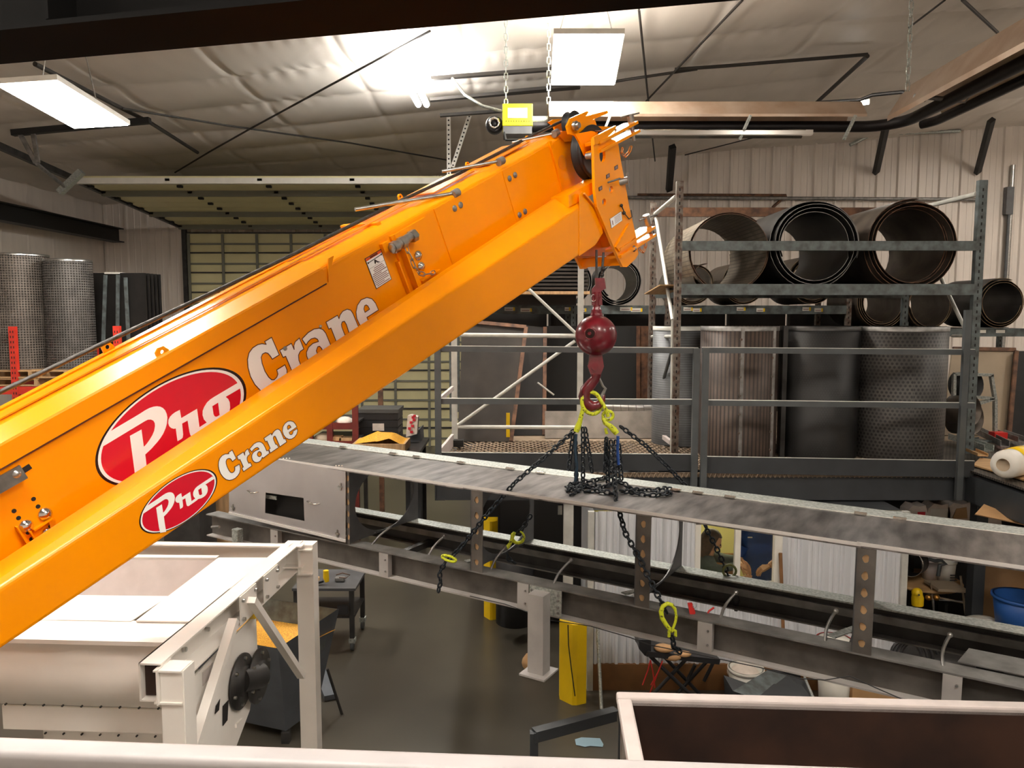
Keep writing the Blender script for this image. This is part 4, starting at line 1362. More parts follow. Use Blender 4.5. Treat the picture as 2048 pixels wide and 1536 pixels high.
for i in range(len(Q) - 1):
    chainlink(mb, Q[i], Q[i + 1], BS if i % 2 else BS.cross((Q[i + 1] - Q[i]).normalized()), .0035, .011)
mb.build('keeper_chain', M['zinc'], cr)
# slotted bar at far left
mb = MB(); mb.bar(BH(-60, 1003, .035), BH(47, 943, .035), .014, .058, BN); mb.build('slotted_bar', M['zinc'], cr)
mb = MB(); p, q = BH(44, 943, .001), BH(61, 932, .001); mb.bar(p, q, .003, .022, BN); mb.build('slot', M['slot'], cr)
# small guide plates left
for (a, b) in (((32, 1053), (56, 1092)), ((58, 1062), (70, 1080)), ((104, 1040), (107, 1056)), ((66, 1060), (104, 1036))):
    mb = MB(); mb.bar(BH(*a, .012), BH(*b, .012), .03, .006); mb.build('guide_plate', M['orange'], cr)
# lifting lugs on the top shell
def lug(px, py, s, nm='lifting_lug', sz=.06, tall=.075):
    c = BH(px, py, s)
    pl = [V((-.5, 0)), V((.5, 0)), V((.42, .6)), V((.22, .95)), V((-.1, 1)), V((-.42, .8))]
    u = BA * .8 + BN * .1; u.normalize()
    poly = [c + BA * (p.x * sz) + BN * (p.y * tall) for p in pl]
    hc = c + BN * tall * .62
    mb = MB(); mb.prism(poly, -BS * .012, [[hc + (BA * math.cos(a) + BN * math.sin(a)) * .011 for a in [2 * PI * i / 10 for i in range(10)]]])
    mb.build(nm, M['orange'], cr)
lug(226, 712, -.40); lug(335, 722, .0, tall=.07, sz=.07)
for x, y, s in ((805, 399, -.4), (939, 334, -.38), (1058, 281, -.25)): lug(x, y + 4, s, sz=.04, tall=.05)
# sheet pins (long rods) on top
for a, b, r in (((710, 419), (912, 386), .011), ((884, 343), (1002, 322), .010), ((1024, 285), (1112, 266), .008)):
    mb = MB(); mb.tube(BH(*a, -.25), BH(*b, -.02), r, n=8); mb.build('guide_rod', M['zinc'], cr)
    mb = MB(); p = BH(*b, -.02); mb.tube(p - BA * .03, p + BA * .02, .026, n=10); mb.build('rod_clamp', M['steel_dull'], cr)
sweep([(-.12, .050), (-.12, .058), (-.40, .062), (-.40, .054)], BT(905, 0), BT(985, 0)).build('top_pad', M['orange_in'], cr)
sweep([(-.12, .050), (-.12, .058), (-.40, .062), (-.40, .054)], BT(1010, 0), BT(1090, 0)).build('top_pad', M['orange_in'], cr)

# ---- jib stowed on the side
tj0 = TE - .1; tj1 = BT(1168, .3, -.5)
def jprof(t):
    f = (t - BT(0, .3, -.44)) / (BT(1120, .3, -.48) - BT(0, .3, -.44))
    nc = -.44 - .045 * f; nt_ = -.405 + .035 * f; nb = -.672 - .158 * f
    return rounded([(.30, nc), (.12, nt_), (.12, nb + .01), (.30, nb)], .018, 3)
jib = sweep(jprof(tj0), tj0, tj1, jprof(tj1)).build('stowed_jib', M['orange'], cr)
# end cap plates of jib near the head
mb = MB(); mb.prism([BH(1158, 390, .302), BH(1163, 384, .302), BH(1168, 386, .302), BH(1200, 425, .302), BH(1205, 466, .302), BH(1190, 490, .302), BH(1158, 512, .302)], BS * .003)
mb.build('jib_end_plate', M['orange'], cr)
mb = MB(); mb.bar(BH(1168, 387, .32), BH(1196, 420, .32), .012, .012); mb.build('weld_edge', M['orange_in'], cr)
mb = MB(); mb.prism([BH(1102, 395, .10), BH(1128, 380, .10), BH(1187, 352, .10), BH(1190, 372, .10), BH(1165, 385, .10), BH(1104, 418, .10)], BS * .17 * K); mb.build('jib_saddle', M['orange'], cr)

# ---- boom head
hd = [(1187, 277), (1200, 270), (1236, 283), (1241, 316), (1250, 365), (1259, 415), (1264, 437), (1272, 470), (1277, 508), (1271, 518), (1254, 534), (1246, 534), (1232, 505), (1194, 414), (1190, 380)]
def oval(px, py, rx, ry, s, n=14): return [BH(px + rx * math.cos(a), py + ry * math.sin(a), s) for a in [2 * PI * i / n for i in range(n)]]
mb = MB(); mb.prism([BH(x, y, .345) for x, y in hd], -BS * .022, [oval(1205, 311, 6, 14, .345), oval(1222.5, 379, 4, 7, .345), oval(1208.5, 404, 4, 7, .345)])
mb.build('head_plate', M['orange'], cr)
off = -.08
hd2 = [BH(x, y, .345) + BS * ((off - .345) * K) for x, y in hd]
mb = MB(); mb.prism(hd2, -BS * .022); mb.build('head_plate', M['orange'], cr)
# bottom cross plate of head
A1, A2 = BH(1243, 514, .33), BH(1243, 531, .33)
sh = BS * ((off - .33) * K)
mb = MB(); mb.hexa([A2, A2 + BA * .02, A2 + BA * .02 + sh, A2 + sh, A1, A1 + BA * .02, A1 + BA * .02 + sh, A1 + sh]); mb.build('head_cross_plate', M['orange'], cr)
A3 = BH(1225, 470, .33)
mb = MB(); mb.hexa([A1 + BA * .22 - BN * .0, A1 + BA * .24, A1 + BA * .24 + sh, A1 + BA * .22 + sh, A3 + BA * .28, A3 + BA * .3, A3 + BA * .3 + sh, A3 + BA * .28 + sh]); mb.build('head_back_plate', M['orange_in'], cr)
mb = MB(); mb.prism([BH(1150, 512, -.04), BH(1240, 512, -.04), BH(1225, 455, -.04), BH(1165, 470, -.04)], BS * .01); mb.build('head_inner_plate', M['orange_in'], cr)
# lugs (paired) at top and bottom of the head
def lugpair(pts, wd, nm):
    for (a, b) in pts:
        p, q = BH(*a, .345), BH(*b, .345)
        mb = MB(); off_ = -BS * (wd / 2 - .02)
        mb.bar(p + off_, q + off_, wd, .020, BN); mb.build(nm, M['orange'], cr)
lugpair([((1196, 286), (1272, 245)), ((1198, 303), (1276, 262))], .13, 'hinge_lug')
lugpair([((1236, 500), (1306, 455)), ((1238, 514), (1308, 470))], .13, 'hinge_lug')
mb = MB(); mb.prism([BH(1188, 274, .36), BH(1232, 251, .36), BH(1232, 258, .36), BH(1205, 284, .36), BH(1189, 290, .36)], -BS * .02); mb.build('gusset', M['orange'], cr)
mb = MB(); mb.prism([BH(1232, 494, .36), BH(1259, 447, .36), BH(1268, 458, .36), BH(1270, 474, .36), BH(1240, 504, .36)], -BS * .02); mb.build('gusset', M['orange'], cr)
for (a, b, r, c0, c1) in (((1260, 228), (1268, 282), .020, (1242, 235), (1278, 226)), ((1292, 430), (1306, 482), .021, (1279, 441), (1316, 428))):
    mb = MB(); mb.tube(BH(*a, .30), BH(*b, .30), r, r * .6, n=14); mb.tube(BH(*a, .30), BH(*a, .30).lerp(BH(*b, .30), .35), r * 1.25, n=14); mb.build('hinge_pin', M['zinc'], cr)
    mb = MB(); mb.tube(BH(*c0, .30), BH(*c1, .30), .0065, n=8); mb.build('pin_handle', M['steel_dull'], cr)
mb = MB(); mb.tube(BH(1238, 365, .33), BH(1258, 360, .40), .026, n=14); mb.build('jib_pin', M['zinc'], cr)
mb = MB(); mb.tube(BH(1216, 365, .38), BH(1240, 357, .40), .0065, n=8); mb.tube(BH(1255, 345, .42), BH(1258, 380, .42), .005, n=6); mb.build('pin_handle', M['steel_dull'], cr)
for pts, mt in ((((1245, 296), (1243, 305), (1250, 313), (1258, 305), (1262, 293)), 'orange_in'), (((1275, 487), (1280, 500), (1286, 505), (1291, 495), (1291, 480)), 'orange_in')):
    mb = MB(); Q = [BH(x, y, .33) for x, y in pts]
    for i in range(len(Q) - 1): chainlink(mb, Q[i], Q[i + 1], BS if i % 2 else BN, .0032, .010)
    mb.build('keeper_chain', M[mt], cr)
mb = MB(); mb.path([BH(1242, 408, .35), BH(1246, 418, .36), BH(1250, 428, .36), BH(1258, 438, .36), BH(1264, 434, .36), BH(1262, 420, .36)], .004, 6)
mb.ball(BH(1243, 411, .36), .012, 8, 6); mb.ball(BH(1248, 426, .36), .014, 8, 6); mb.build('spring_clip', M['dark_frame'], cr)
bolt(1268, 497, .35, .02, 'hex_bolt', 'steel_dull')
# small number stickers and plate on the head
for x, y in ((1232.5, 335), (1216, 352), (1201, 377)):
    mb = MB(); q = [BH(x - 4, y - 2, .346), BH(x + 3, y - 6, .346), BH(x + 3.5, y + 2, .346), BH(x - 3.5, y + 6, .346)]
    mb.prism(q, BS * .001); c = sum(q, V()) / 4; mb.cur = 1; mb.prism([c + (p - c) * .62 + BS * .0018 for p in q], BS * .0005)
    mb.build('number_sticker', [M['decal_black'], M['decal_grey']], cr)
q = [BH(1220, 438, .346), BH(1242, 423, .346), BH(1244, 441, .346), BH(1223, 456, .346)]
mb = MB(); c = sum(q, V()) / 4
mb.prism([c + (p - c) * 1.06 for p in q], BS * .0008); mb.cur = 1; mb.prism([p + BS * .0012 for p in q], BS * .0004); mb.cur = 2
for i in range(5):
    f = .18 + .15 * i
    a = q[0].lerp(q[3], f).lerp(q[1].lerp(q[2], f), .35); b = q[0].lerp(q[3], f).lerp(q[1].lerp(q[2], f), .92)
    mb.bar(a + BS * .002, b + BS * .002, .0006, .003, BN)
mb.bar(q[0].lerp(q[1], .15).lerp(q[3].lerp(q[2], .15), .3) + BS * .002, q[0].lerp(q[1], .15).lerp(q[3].lerp(q[2], .15), .8) + BS * .002, .0006, .012, BA)
mb.build('load_plate', [M['decal_black'], M['decal_white'], M['decal_grey']], cr)
# sheave and guards
sc_ = BH(1181, 306, .13)
RS = .225 * K
mb = MB(); mb.lathe(sc_ - BS * .04, BS, [(.03, 0), (RS * .55, .012), (RS * .8, .008), (RS, 0), (RS, .012), (RS * .88, .035), (RS * .88, .045), (RS, .068), (RS, .08), (RS * .8, .072), (RS * .55, .068), (.03, .08)], 48)
mb.build('sheave', M['sheave'], cr)
mb = MB(); mb.tube(BH(1190, 310, .345) - BS * .07, BH(1190, 310, .345) - BS * .02, .022, n=16); mb.build('sheave_pin', M['steel_dull'], cr)
# near fork plate over the sheave
fork = [(1150, 268), (1160, 266), (1182, 262), (1196, 264), (1187, 290), (1188, 320), (1178, 316), (1170, 310), (1160, 285)]
mb = MB(); mb.prism([BH(x, y, .20) for x, y in fork], -BS * .015); mb.build('fork_plate', M['orange'], cr)
wing = [(1134, 252), (1142, 236), (1174, 222), (1178, 224), (1172, 232), (1215, 221), (1217, 226), (1180, 242), (1190, 238), (1196, 262), (1160, 264), (1152, 272), (1138, 268)]
mb = MB(); mb.prism([BH(x, y, .12) for x, y in wing], -BS * .015); mb.build('rope_guard', M['orange'], cr)
wing2 = [(1098, 244), (1106, 239), (1140, 236), (1150, 250), (1134, 262), (1112, 262), (1108, 252)]
mb = MB(); mb.prism([BH(x, y, -.25) for x, y in wing2], -BS * .015); mb.build('rope_guard', M['orange'], cr)
plt = [(1112, 262), (1165, 255), (1190, 250), (1232, 252), (1190, 275), (1130, 282)]
mb = MB(); mb.prism([BH(x, y + 2, .0) for x, y in plt], -BS * .3); mb.build('head_top_box', M['orange'], cr)
mb = MB(); mb.tube(BH(1149, 252, .14), BH(1149, 252, .14) + BS * .02, .034, n=8); mb.tube(BH(1149, 252, .14) + BS * .02, BH(1149, 252, .14) + BS * .04, .022, n=8); mb.build('hex_nut', M['zinc'], cr)
mb = MB(); g = BH(1145, 250, -.12); mb.lathe(g - BS * .03, BS, [(.02, 0), (.10, 0), (.08, .03), (.10, .06), (.02, .06)], 24); mb.build('guide_sheave', M['sheave'], cr)
mb = MB(); mb.path([BH(1190, 262, .2), BH(1205, 262, .25), BH(1222, 256, .3), BH(1236, 262, .3)], .006, 6); mb.build('sensor_wire', M['rust'], cr)
# tip section front: closing plate with round boss
mb = MB(); p = BH(1124, 325, -.014); mb.tube(p, p + BS * .004, .06 * K, n=24); mb.build('boss_ring', M['orange_in'], cr)
sweep([(-.44, -.75), (-.02, -.75), (-.02, .02), (-.44, .04)], BT(1126, 0), BT(1126, 0) + .02).build('tip_bulkhead', M['orange'], cr)
mb = MB(); mb.prism([BH(x, y, -.01) for x, y in ((1106, 285), (1160, 258), (1165, 275), (1150, 330), (1150, 372), (1107, 395))], -BS * .02); mb.build('head_cheek', M['orange'], cr)

# ---- wire rope along the boom
rp = [(-60, 812), (0, 784), (120, 728), (240, 671), (430, 583), (590, 507), (796, 404), (920, 346), (1045, 281), (1145, 232)]
cen = [BH(x, y, -.2) for x, y in rp]
def rope(name, pts, r, parent, lobes=6, tw=.085, step=.012, mt='cable'):
    P = []
    for a, b in zip(pts[:-1], pts[1:]):
        n = max(1, int((b - a).length / step))
        P += [a.lerp(b, i / n) for i in range(n)]
    P.append(pts[-1])
    mb = MB(); n = 18; vs = []; L = 0
    u, w = perp(P[1] - P[0])
    for i, p in enumerate(P):
        t_ = (P[min(i + 1, len(P) - 1)] - P[max(i - 1, 0)]).normalized()
        u = (u - t_ * u.dot(t_)).normalized(); w = u.cross(t_)
        if i: L += (p - P[i - 1]).length
        for k_ in range(n):
            a = 2 * PI * k_ / n
            rr = r * (.86 + .14 * abs(math.cos(lobes / 2 * (a + 2 * PI * L / tw / 1.0))))
            vs.append(p + (u * math.cos(a) + w * math.sin(a)) * rr)
    mb.add(vs, [(i * n + k_, i * n + (k_ + 1) % n, (i + 1) * n + (k_ + 1) % n, (i + 1) * n + k_) for i in range(len(P) - 1) for k_ in range(n)], True)
    return mb.build(name, M[mt], parent)
rope('hoist_rope', cen, .0105, cr)

# ---- badges and lettering
def poly_decal(parts, nm):   # parts: list of (material index, layer, outline, holes) with world points
    mb = MB()
    for mi, lay, out, holes in parts:
        mb.cur = mi
        o_ = BS * (.0006 * lay)
        mb.prism([p + o_ for p in out], V(), [[p + o_ for p in h] for h in holes])
    return mb
def outline(mb, out, wd, o_):
    n = len(out)
    c = [p + o_ for p in out]
    for i in range(n):
        a, b = c[i], c[(i + 1) % n]
        if (b - a).length < 1e-6: continue
        mb.bar(a, b, .0003, wd, BS.cross((b - a).normalized()))
        mb.tube(a - BS * .00015, a + BS * .00015, wd / 2, n=6)
def badge(hitf, L2S=None, px=None):
    """px maps master (small badge crop) coordinates to picture pixels; hitf makes world points"""
    pass
cs5 = lambda x, y: (270 + x / 5.851, 820 + y / 5.851)
cl3 = lambda x, y: (180 + x / 5.906, 720 + y / 5.906)
cl4 = lambda x, y: (480 + x / 6.827, 580 + y / 6.827)
sH = lambda x, y: BH(x, y, .3005)
bH = lambda x, y: BH(x, y, .0005)
def loc(p): d = p - B0; return d.dot(BA), d.dot(BN)
# affine from the large badge to the small one (in the boom's own side plane)
pairs = [((1058, 588), (518, 985)), ((1262, 575), (630, 970)), ((305, 800), (170, 1098)), ((605, 820), (322, 1103)), ((1510, 503), (776, 903)), ((1785, 325), (930, 800)), ((468, 895), (245, 1138)), ((910, 660), (463, 1010))]
A = [loc(bH(*cl3(*a))) for a, b in pairs]; Bq = [loc(sH(*cs5(*b))) for a, b in pairs]
def solve3(A, b):
    # least squares for 3 unknowns
    import itertools
    N = [[sum(r[i] * r[j] for r in A) for j in range(3)] for i in range(3)]
    y = [sum(r[i] * v for r, v in zip(A, b)) for i in range(3)]
    Mx = Matrix(N).inverted()
    return Mx @ V(y)
rows = [(a[0], a[1], 1) for a in A]
cx_ = solve3(rows, [q[0] for q in Bq]); cy_ = solve3(rows, [q[1] for q in Bq])
def l2s(p):
    t_, n_ = loc(p)
    tt = cx_[0] * t_ + cx_[1] * n_ + cx_[2]; nn = cy_[0] * t_ + cy_[1] * n_ + cy_[2]
    return B0 + BS * (.3005 * K) + BA * tt + BN * nn
Pl = [(305, 800), (500, 685), (580, 637), (650, 592), (700, 566), (750, 550), (790, 546), (825, 550), (858, 566), (885, 595), (903, 635), (911, 680), (905, 750), (890, 805), (862, 870), (830, 920), (795, 965), (720, 1050), (650, 1115), (668, 1270), (700, 1480), (560, 1500), (530, 1365), (468, 895), (605, 820), (633, 1025), (670, 985), (705, 935), (735, 885), (755, 835), (765, 780), (762, 745), (745, 715), (715, 703), (680, 705), (640, 725), (400, 870), (185, 1000), (130, 1030), (225, 850)]
Ro = [(1058, 588), (1075, 685), (1262, 575), (1290, 793), (1375, 738), (1342, 700), (1326, 650), (1328, 600), (1345, 555), (1380, 500), (1420, 463), (1460, 437), (1755, 262), (1800, 318), (1600, 435), (1630, 460), (1648, 500), (1652, 560), (1645, 605), (1628, 645), (1595, 690), (1550, 722), (1500, 745), (1455, 752), (1435, 758), (1415, 778), (1330, 835), (1225, 903), (1200, 903), (1183, 888), (1172, 850), (1150, 715), (1085, 750), (1097, 880), (1092, 915), (1080, 930), (1030, 960), (1010, 808), (985, 812), (955, 802), (932, 780), (921, 745), (924, 705), (942, 670), (970, 640), (1005, 615)]
Oh = [(1510, 503), (1442, 545), (1456, 640), (1468, 662), (1485, 670), (1502, 665), (1528, 648)]
def ell(cx, cy, w, h, cosd, sc_=1.0, n=72):
    dl = math.acos(cosd)
    return [(cx + w * sc_ * math.cos(a), cy + h * sc_ * math.cos(a - dl)) for a in [2 * PI * i / n for i in range(n)]]
# small ellipse from its tangent extremes, large one fitted by inverse use of its own extremes
el_s = lambda k_: [sH(*cs5(*p)) for p in ell(505, 1068, 457, 378, -.635, k_)]
el_l = lambda k_: [bH(*cl3(*p)) for p in ell(954, 790, 893, 702, -.575, k_)]
def mkbadge(el, mp, nm):
    parts = [(0, 1, el(1.0), []), (1, 2, el(.965), []), (2, 3, el(.925), [])]
    parts += [(1, 4, [mp(bH(*cl3(*p))) for p in Pl], []), (1, 4, [mp(bH(*cl3(*p))) for p in Ro], [[mp(bH(*cl3(*p))) for p in Oh]])]
    poly_decal(parts, nm).build(nm, [M['decal_black'], M['decal_white'], M['decal_red']], cr)
mkbadge(el_l, lambda p: p, 'oval_badge')
mkbadge(el_s, l2s, 'oval_badge')
c1 = lambda x, y: (430 + x / 11.81, 835 + y / 11.81)
c2 = lambda x, y: (490 + x / 13.967, 835 + y / 13.967)
smallL = [
 (c1, [(405, 765), (500, 965), (408, 1040), (375, 985), (345, 965), (310, 968), (275, 990), (258, 1035), (262, 1090), (290, 1175), (325, 1245), (362, 1292), (400, 1303), (440, 1285), (463, 1245), (463, 1200), (455, 1165), (572, 1098), (590, 1150), (596, 1220), (580, 1300), (540, 1370), (480, 1430), (405, 1470), (330, 1482), (260, 1465), (190, 1410), (130, 1330), (90, 1230), (74, 1140), (80, 1040), (110, 960), (165, 895), (235, 860), (325, 855), (312, 828)], []),
 (c1, [(512, 915), (668, 812), (700, 890), (695, 830), (720, 780), (775, 735), (828, 865), (780, 900), (757, 945), (757, 1000), (775, 1045), (797, 1082), (832, 1062), (870, 1140), (670, 1278), (630, 1195), (665, 1165), (585, 990), (548, 1003)], []),
 (c2, [(118, 880), (185, 960), (230, 900), (290, 850), (340, 835), (370, 850), (390, 885), (300, 920), (230, 970), (190, 1040), (182, 1110), (205, 1190), (260, 1245), (320, 1258), (390, 1240), (440, 1195), (480, 1110), (500, 1135), (680, 1000), (655, 915), (600, 930), (560, 830), (510, 740), (460, 695), (400, 675), (330, 685), (240, 735)], [[(345, 1000), (375, 960), (405, 950), (440, 970), (460, 1020), (440, 1070), (400, 1095), (360, 1075), (340, 1040)]]),
 (c2, [(522, 578), (725, 438), (742, 490), (790, 400), (850, 345), (905, 322), (950, 335), (990, 375), (1085, 600), (1125, 585), (1160, 685), (970, 815), (850, 540), (830, 518), (800, 530), (785, 570), (800, 630), (852, 750), (885, 745), (935, 835), (705, 990), (665, 890), (700, 860), (610, 655), (568, 678)], []),
 (c2, [(1445, 265), (1230, 415), (1240, 455), (1270, 478), (1305, 475), (1330, 440), (1340, 380), (1455, 310), (1468, 370), (1440, 470), (1380, 550), (1300, 600), (1220, 608), (1130, 565), (1070, 480), (1040, 380), (1055, 260), (1110, 165), (1190, 105), (1270, 90), (1350, 115), (1405, 180)], [[(1195, 335), (1178, 285), (1185, 240), (1220, 210), (1250, 220), (1282, 272)]]),
]
largeL = [
 (cl4, [(430, 645), (535, 885), (440, 945), (410, 900), (380, 865), (345, 855), (305, 875), (288, 920), (300, 1000), (340, 1110), (390, 1190), (430, 1225), (465, 1225), (500, 1190), (515, 1150), (500, 1090), (612, 1020), (640, 1090), (640, 1160), (625, 1250), (580, 1330), (510, 1390), (430, 1420), (350, 1415), (290, 1385), (200, 1290), (140, 1180), (108, 1060), (100, 950), (120, 860), (170, 790), (240, 745), (300, 732), (355, 742), (335, 703)], []),
 (cl4, [(540, 823), (700, 728), (738, 812), (732, 760), (752, 705), (810, 655), (870, 805), (820, 840), (797, 890), (803, 960), (830, 1030), (900, 1150), (940, 1130), (980, 1220), (770, 1350), (730, 1260), (760, 1235), (622, 905), (588, 922)], []),
 (cl4, [(843, 670), (900, 752), (930, 705), (970, 668), (1020, 655), (1055, 672), (1070, 703), (990, 730), (935, 780), (905, 850), (908, 900), (932, 965), (980, 1040), (1050, 1070), (1120, 1030), (1160, 960), (1185, 990), (1330, 890), (1300, 830), (1240, 760), (1170, 590), (1130, 540), (1080, 522), (1010, 532), (930, 580)], [[(1040, 830), (1060, 775), (1085, 768), (1115, 800), (1125, 840), (1100, 880), (1060, 885)]]),
 (cl4, [(1172, 438), (1330, 345), (1350, 392), (1365, 340), (1400, 290), (1460, 262), (1510, 275), (1540, 320), (1640, 560), (1680, 545), (1720, 640), (1540, 750), (1450, 470), (1425, 428), (1395, 435), (1382, 470), (1390, 510), (1440, 640), (1475, 630), (1510, 700), (1340, 810), (1300, 730), (1315, 710), (1240, 520), (1210, 535)], []),
 (cl4, [(1890, 272), (1730, 375), (1755, 430), (1790, 450), (1815, 440), (1830, 400), (1815, 375), (1905, 315), (1930, 390), (1900, 480), (1830, 540), (1750, 560), (1690, 530), (1630, 470), (1592, 390), (1582, 300), (1600, 210), (1650, 135), (1730, 102), (1800, 120), (1850, 180)], [[(1705, 305), (1690, 260), (1700, 215), (1722, 203), (1745, 218), (1768, 262)]]),
]
for L, hf, wd in ((smallL, sH, .0032), (largeL, bH, .0045)):
    for i, (cf, out, holes) in enumerate(L):
        O_ = [hf(*cf(*p)) for p in out]; Hs = [[hf(*cf(*p)) for p in h] for h in holes]
        mb = MB(); mb.prism([p + BS * .0008 for p in O_], V(), [[p + BS * .0008 for p in h] for h in Hs])
        mb.cur = 1
        outline(mb, O_, wd, BS * .0012)
        for h in Hs: outline(mb, h, wd, BS * .0012)
        mb.build('white_letter', [M['decal_white'], M['decal_brown']], cr)
# warning label
q = [BH(729, 517.5, .003), BH(761.5, 498, .003), BH(783.5, 558.5, .003), BH(752.5, 578.5, .003)]
def wl_(u, v, l=0): return q[0].lerp(q[1], u).lerp(q[3].lerp(q[2], u), v) + BS * (.0006 * l)
mb = MB()
mb.prism(q, BS * .0005); mb.cur = 1; mb.prism([wl_(.03, .02, 2), wl_(.97, .02, 2), wl_(.97, .98, 2), wl_(.03, .98, 2)], V())
mb.cur = 2; mb.prism([wl_(.03, .02, 3), wl_(.97, .02, 3), wl_(.97, .10, 3), wl_(.03, .10, 3)], V())
mb.cur = 3
mb.prism([wl_(.28, .03, 4), wl_(.74, .03, 4), wl_(.74, .085, 4), wl_(.28, .085, 4)], V())
mb.cur = 0
for a, b, w in (((.08, .17), (.92, .15), .022), ((.05, .17), (.12, .17), .055), ((.88, .15), (.95, .15), .05)):
    mb.prism([wl_(a[0], a[1] - w / 2, 4), wl_(b[0], b[1] - w / 2, 4), wl_(b[0], b[1] + w / 2, 4), wl_(a[0], a[1] + w / 2, 4)], V())
mb.prism([wl_(.44, .18, 5), wl_(.50, .18, 5), wl_(.60, .27, 5), wl_(.72, .33, 5), wl_(.56, .31, 5), wl_(.52, .26, 5), wl_(.42, .32, 5), wl_(.40, .27, 5)], V())
mb.prism([wl_(.03, .345, 4), wl_(.97, .345, 4), wl_(.97, .352, 4), wl_(.03, .352, 4)], V())
mb.cur = 4
for r_, (u0, u1) in enumerate(((.28, .80), (.2, .85), (.22, .86), (.1, .95), (.05, .6), (.05, .95), (.05, .85), (.05, .95), (.05, .9), (.05, .6), (.1, .9))):
    v_ = .39 + r_ * .053
    mb.prism([wl_(u0, v_, 4), wl_(u1, v_, 4), wl_(u1, v_ + (.026 if r_ != 3 else .034), 4), wl_(u0, v_ + .026, 4)], V())
mb.build('warning_label', [M['decal_black'], M['decal_white'], M['decal_orange'], M['decal_brown'], M['decal_grey']], cr)

# ================================================================ HOOK BALL
DB = 5.5
def HB(x, y, d=DB): return W(x, y, d)
px2m = DB / FPX
hb = T('hook_ball', 'dark red crane ball with hook hanging from the boom tip', 'crane hook', HB(1192, 800))
Z = V((0, 0, 1))
c = HB(1192, 671)
Rb = 41.5 * px2m
prof = []
for i in range(25):
    b = PI * i / 24
    prof.append((max(.001, Rb * math.sin(b)) , -Rb * math.cos(b) * .985))
mb = MB(); mb.lathe(c, Z, prof, 48); mb.build('ball', M['ballred'], hb)
# pin recess on the ball
dirp = (V((-.42, -1, .12))).normalized()
pr = c + dirp * Rb
mb = MB(); mb.lathe(pr - dirp * .014, dirp, [(0, .009), (.008, .012), (.014, .008), (.03, .004), (.034, .016), (.042, .0145), (.046, .002)], 20)
mb.build('pin_recess', M['ballred'], hb)
mb = MB(); mb.lathe(pr + dirp * .0, dirp, [(0, .003), (.034, .0025)], 20); mb.build('recess_shade', M['decal_black'], hb)  # black disc laid on the ball imitates the dark of the pin hole
mb = MB(); mb.tube(pr, pr + dirp * .014, .013, n=6); mb.build('pin_nut', M['ballred'], hb)
mb = MB(); mb.lathe(HB(1193, 632), Z, [(.045, -.01), (.045, .015), (.036, .03), (.040, .036), (.030, .05), (.026, .10), (.030, .12), (.030, .17)], 20); mb.build('shank', M['ballred'], hb)
mb = MB(); mb.prism([HB(x, y, DB - .03) for x, y in ((1190, 556), (1209, 556), (1212, 577), (1203, 582), (1205, 610), (1185, 610), (1184, 578), (1191, 570))], V((0, .06, 0))); mb.build('wedge_socket', M['ballred'], hb)
mb = MB(); mb.path([HB(1187 + 5 * math.cos(a), 596 + 7 * math.sin(a), DB - .035) for a in [2 * PI * i / 14 for i in range(14)]], .0022, 6, closed=True); mb.build('ring_pin', M['zinc'], hb)
mb = MB(); mb.tube(HB(1199, 590, DB - .04), HB(1199, 590, DB + .04), .012, n=10); mb.build('socket_pin', M['ballred'], hb)
mb = MB(); mb.prism([HB(1180 + x, 713 + y, DB - .028) for x, y in ((0, -8), (24, -8), (26, 8), (28, 20), (22, 36), (2, 36), (-4, 20), (-1, 8))], V((0, .056, 0))); mb.build('swivel', M['ballred'], hb)
mb = MB(); mb.tube(HB(1190, 733, DB - .045), HB(1190, 733, DB + .045), .026, n=16); mb.build('swivel_pin', M['ballred'], hb)
hk = [(1192, 748), (1190, 758), (1182, 768), (1172, 780), (1168, 793), (1172, 806), (1184, 813), (1197, 810), (1205, 800), (1208, 789)]
rs = [12, 11, 12, 13, 13, 12.5, 12, 10, 7, 3]
mb = MB(); mb.path([HB(x, y) for x, y in hk], [r_ * px2m * .9 for r_ in rs], 12); mb.build('hook', M['ballred'], hb)
mb = MB(); mb.path([HB(1198, 755, DB - .01), HB(1206, 772, DB - .01), HB(1211, 777, DB), HB(1207, 786, DB), HB(1202, 796, DB)], [.008, .008, .010, .013, .013], 8); mb.build('latch', M['steel_dull'], hb)
rope('hoist_rope', [HB(1193, 500), HB(1193, 560)], .009, hb)
rope('hoist_rope', [HB(1207, 505, DB), HB(1205, 534), HB(1203, 560)], .009, hb)
mb = MB(); mb.ball(HB(1206, 538, DB - .01), .018, 10, 8, (1, 1, .8)); mb.ball(HB(1204, 550, DB), .016, 10, 8); mb.build('rope_clip', M['dark_frame'], hb)
# ================================================================ LIFTED CONVEYOR FRAME
E1 = -((CF + (-1568 - 1024) / FPX * CR - (605.5 - 768) / FPX * CU).normalized())
E2 = V((-E1.y, E1.x, 0)).normalized()
if E2.y < 0: E2 = -E2
E3 = E1.cross(E2).normalized()
if E3.z < 0: E3 = -E3
FO = W(412, 1028, 6.9)


def FR(u, v, w): return FO + E1 * u + E2 * v + E3 * w


def FH(x, y, v=0.0):   # hit vertical plane at width v -> (u, w)
    p = hit(x, y, FO + E2 * v, E2) - FO
    return p.dot(E1), p.dot(E3)


def FT(x, y, w):       # hit level plane at height w -> (u, v)
    p = hit(x, y, FO + E3 * w, E3) - FO
    return p.dot(E1), p.dot(E2)


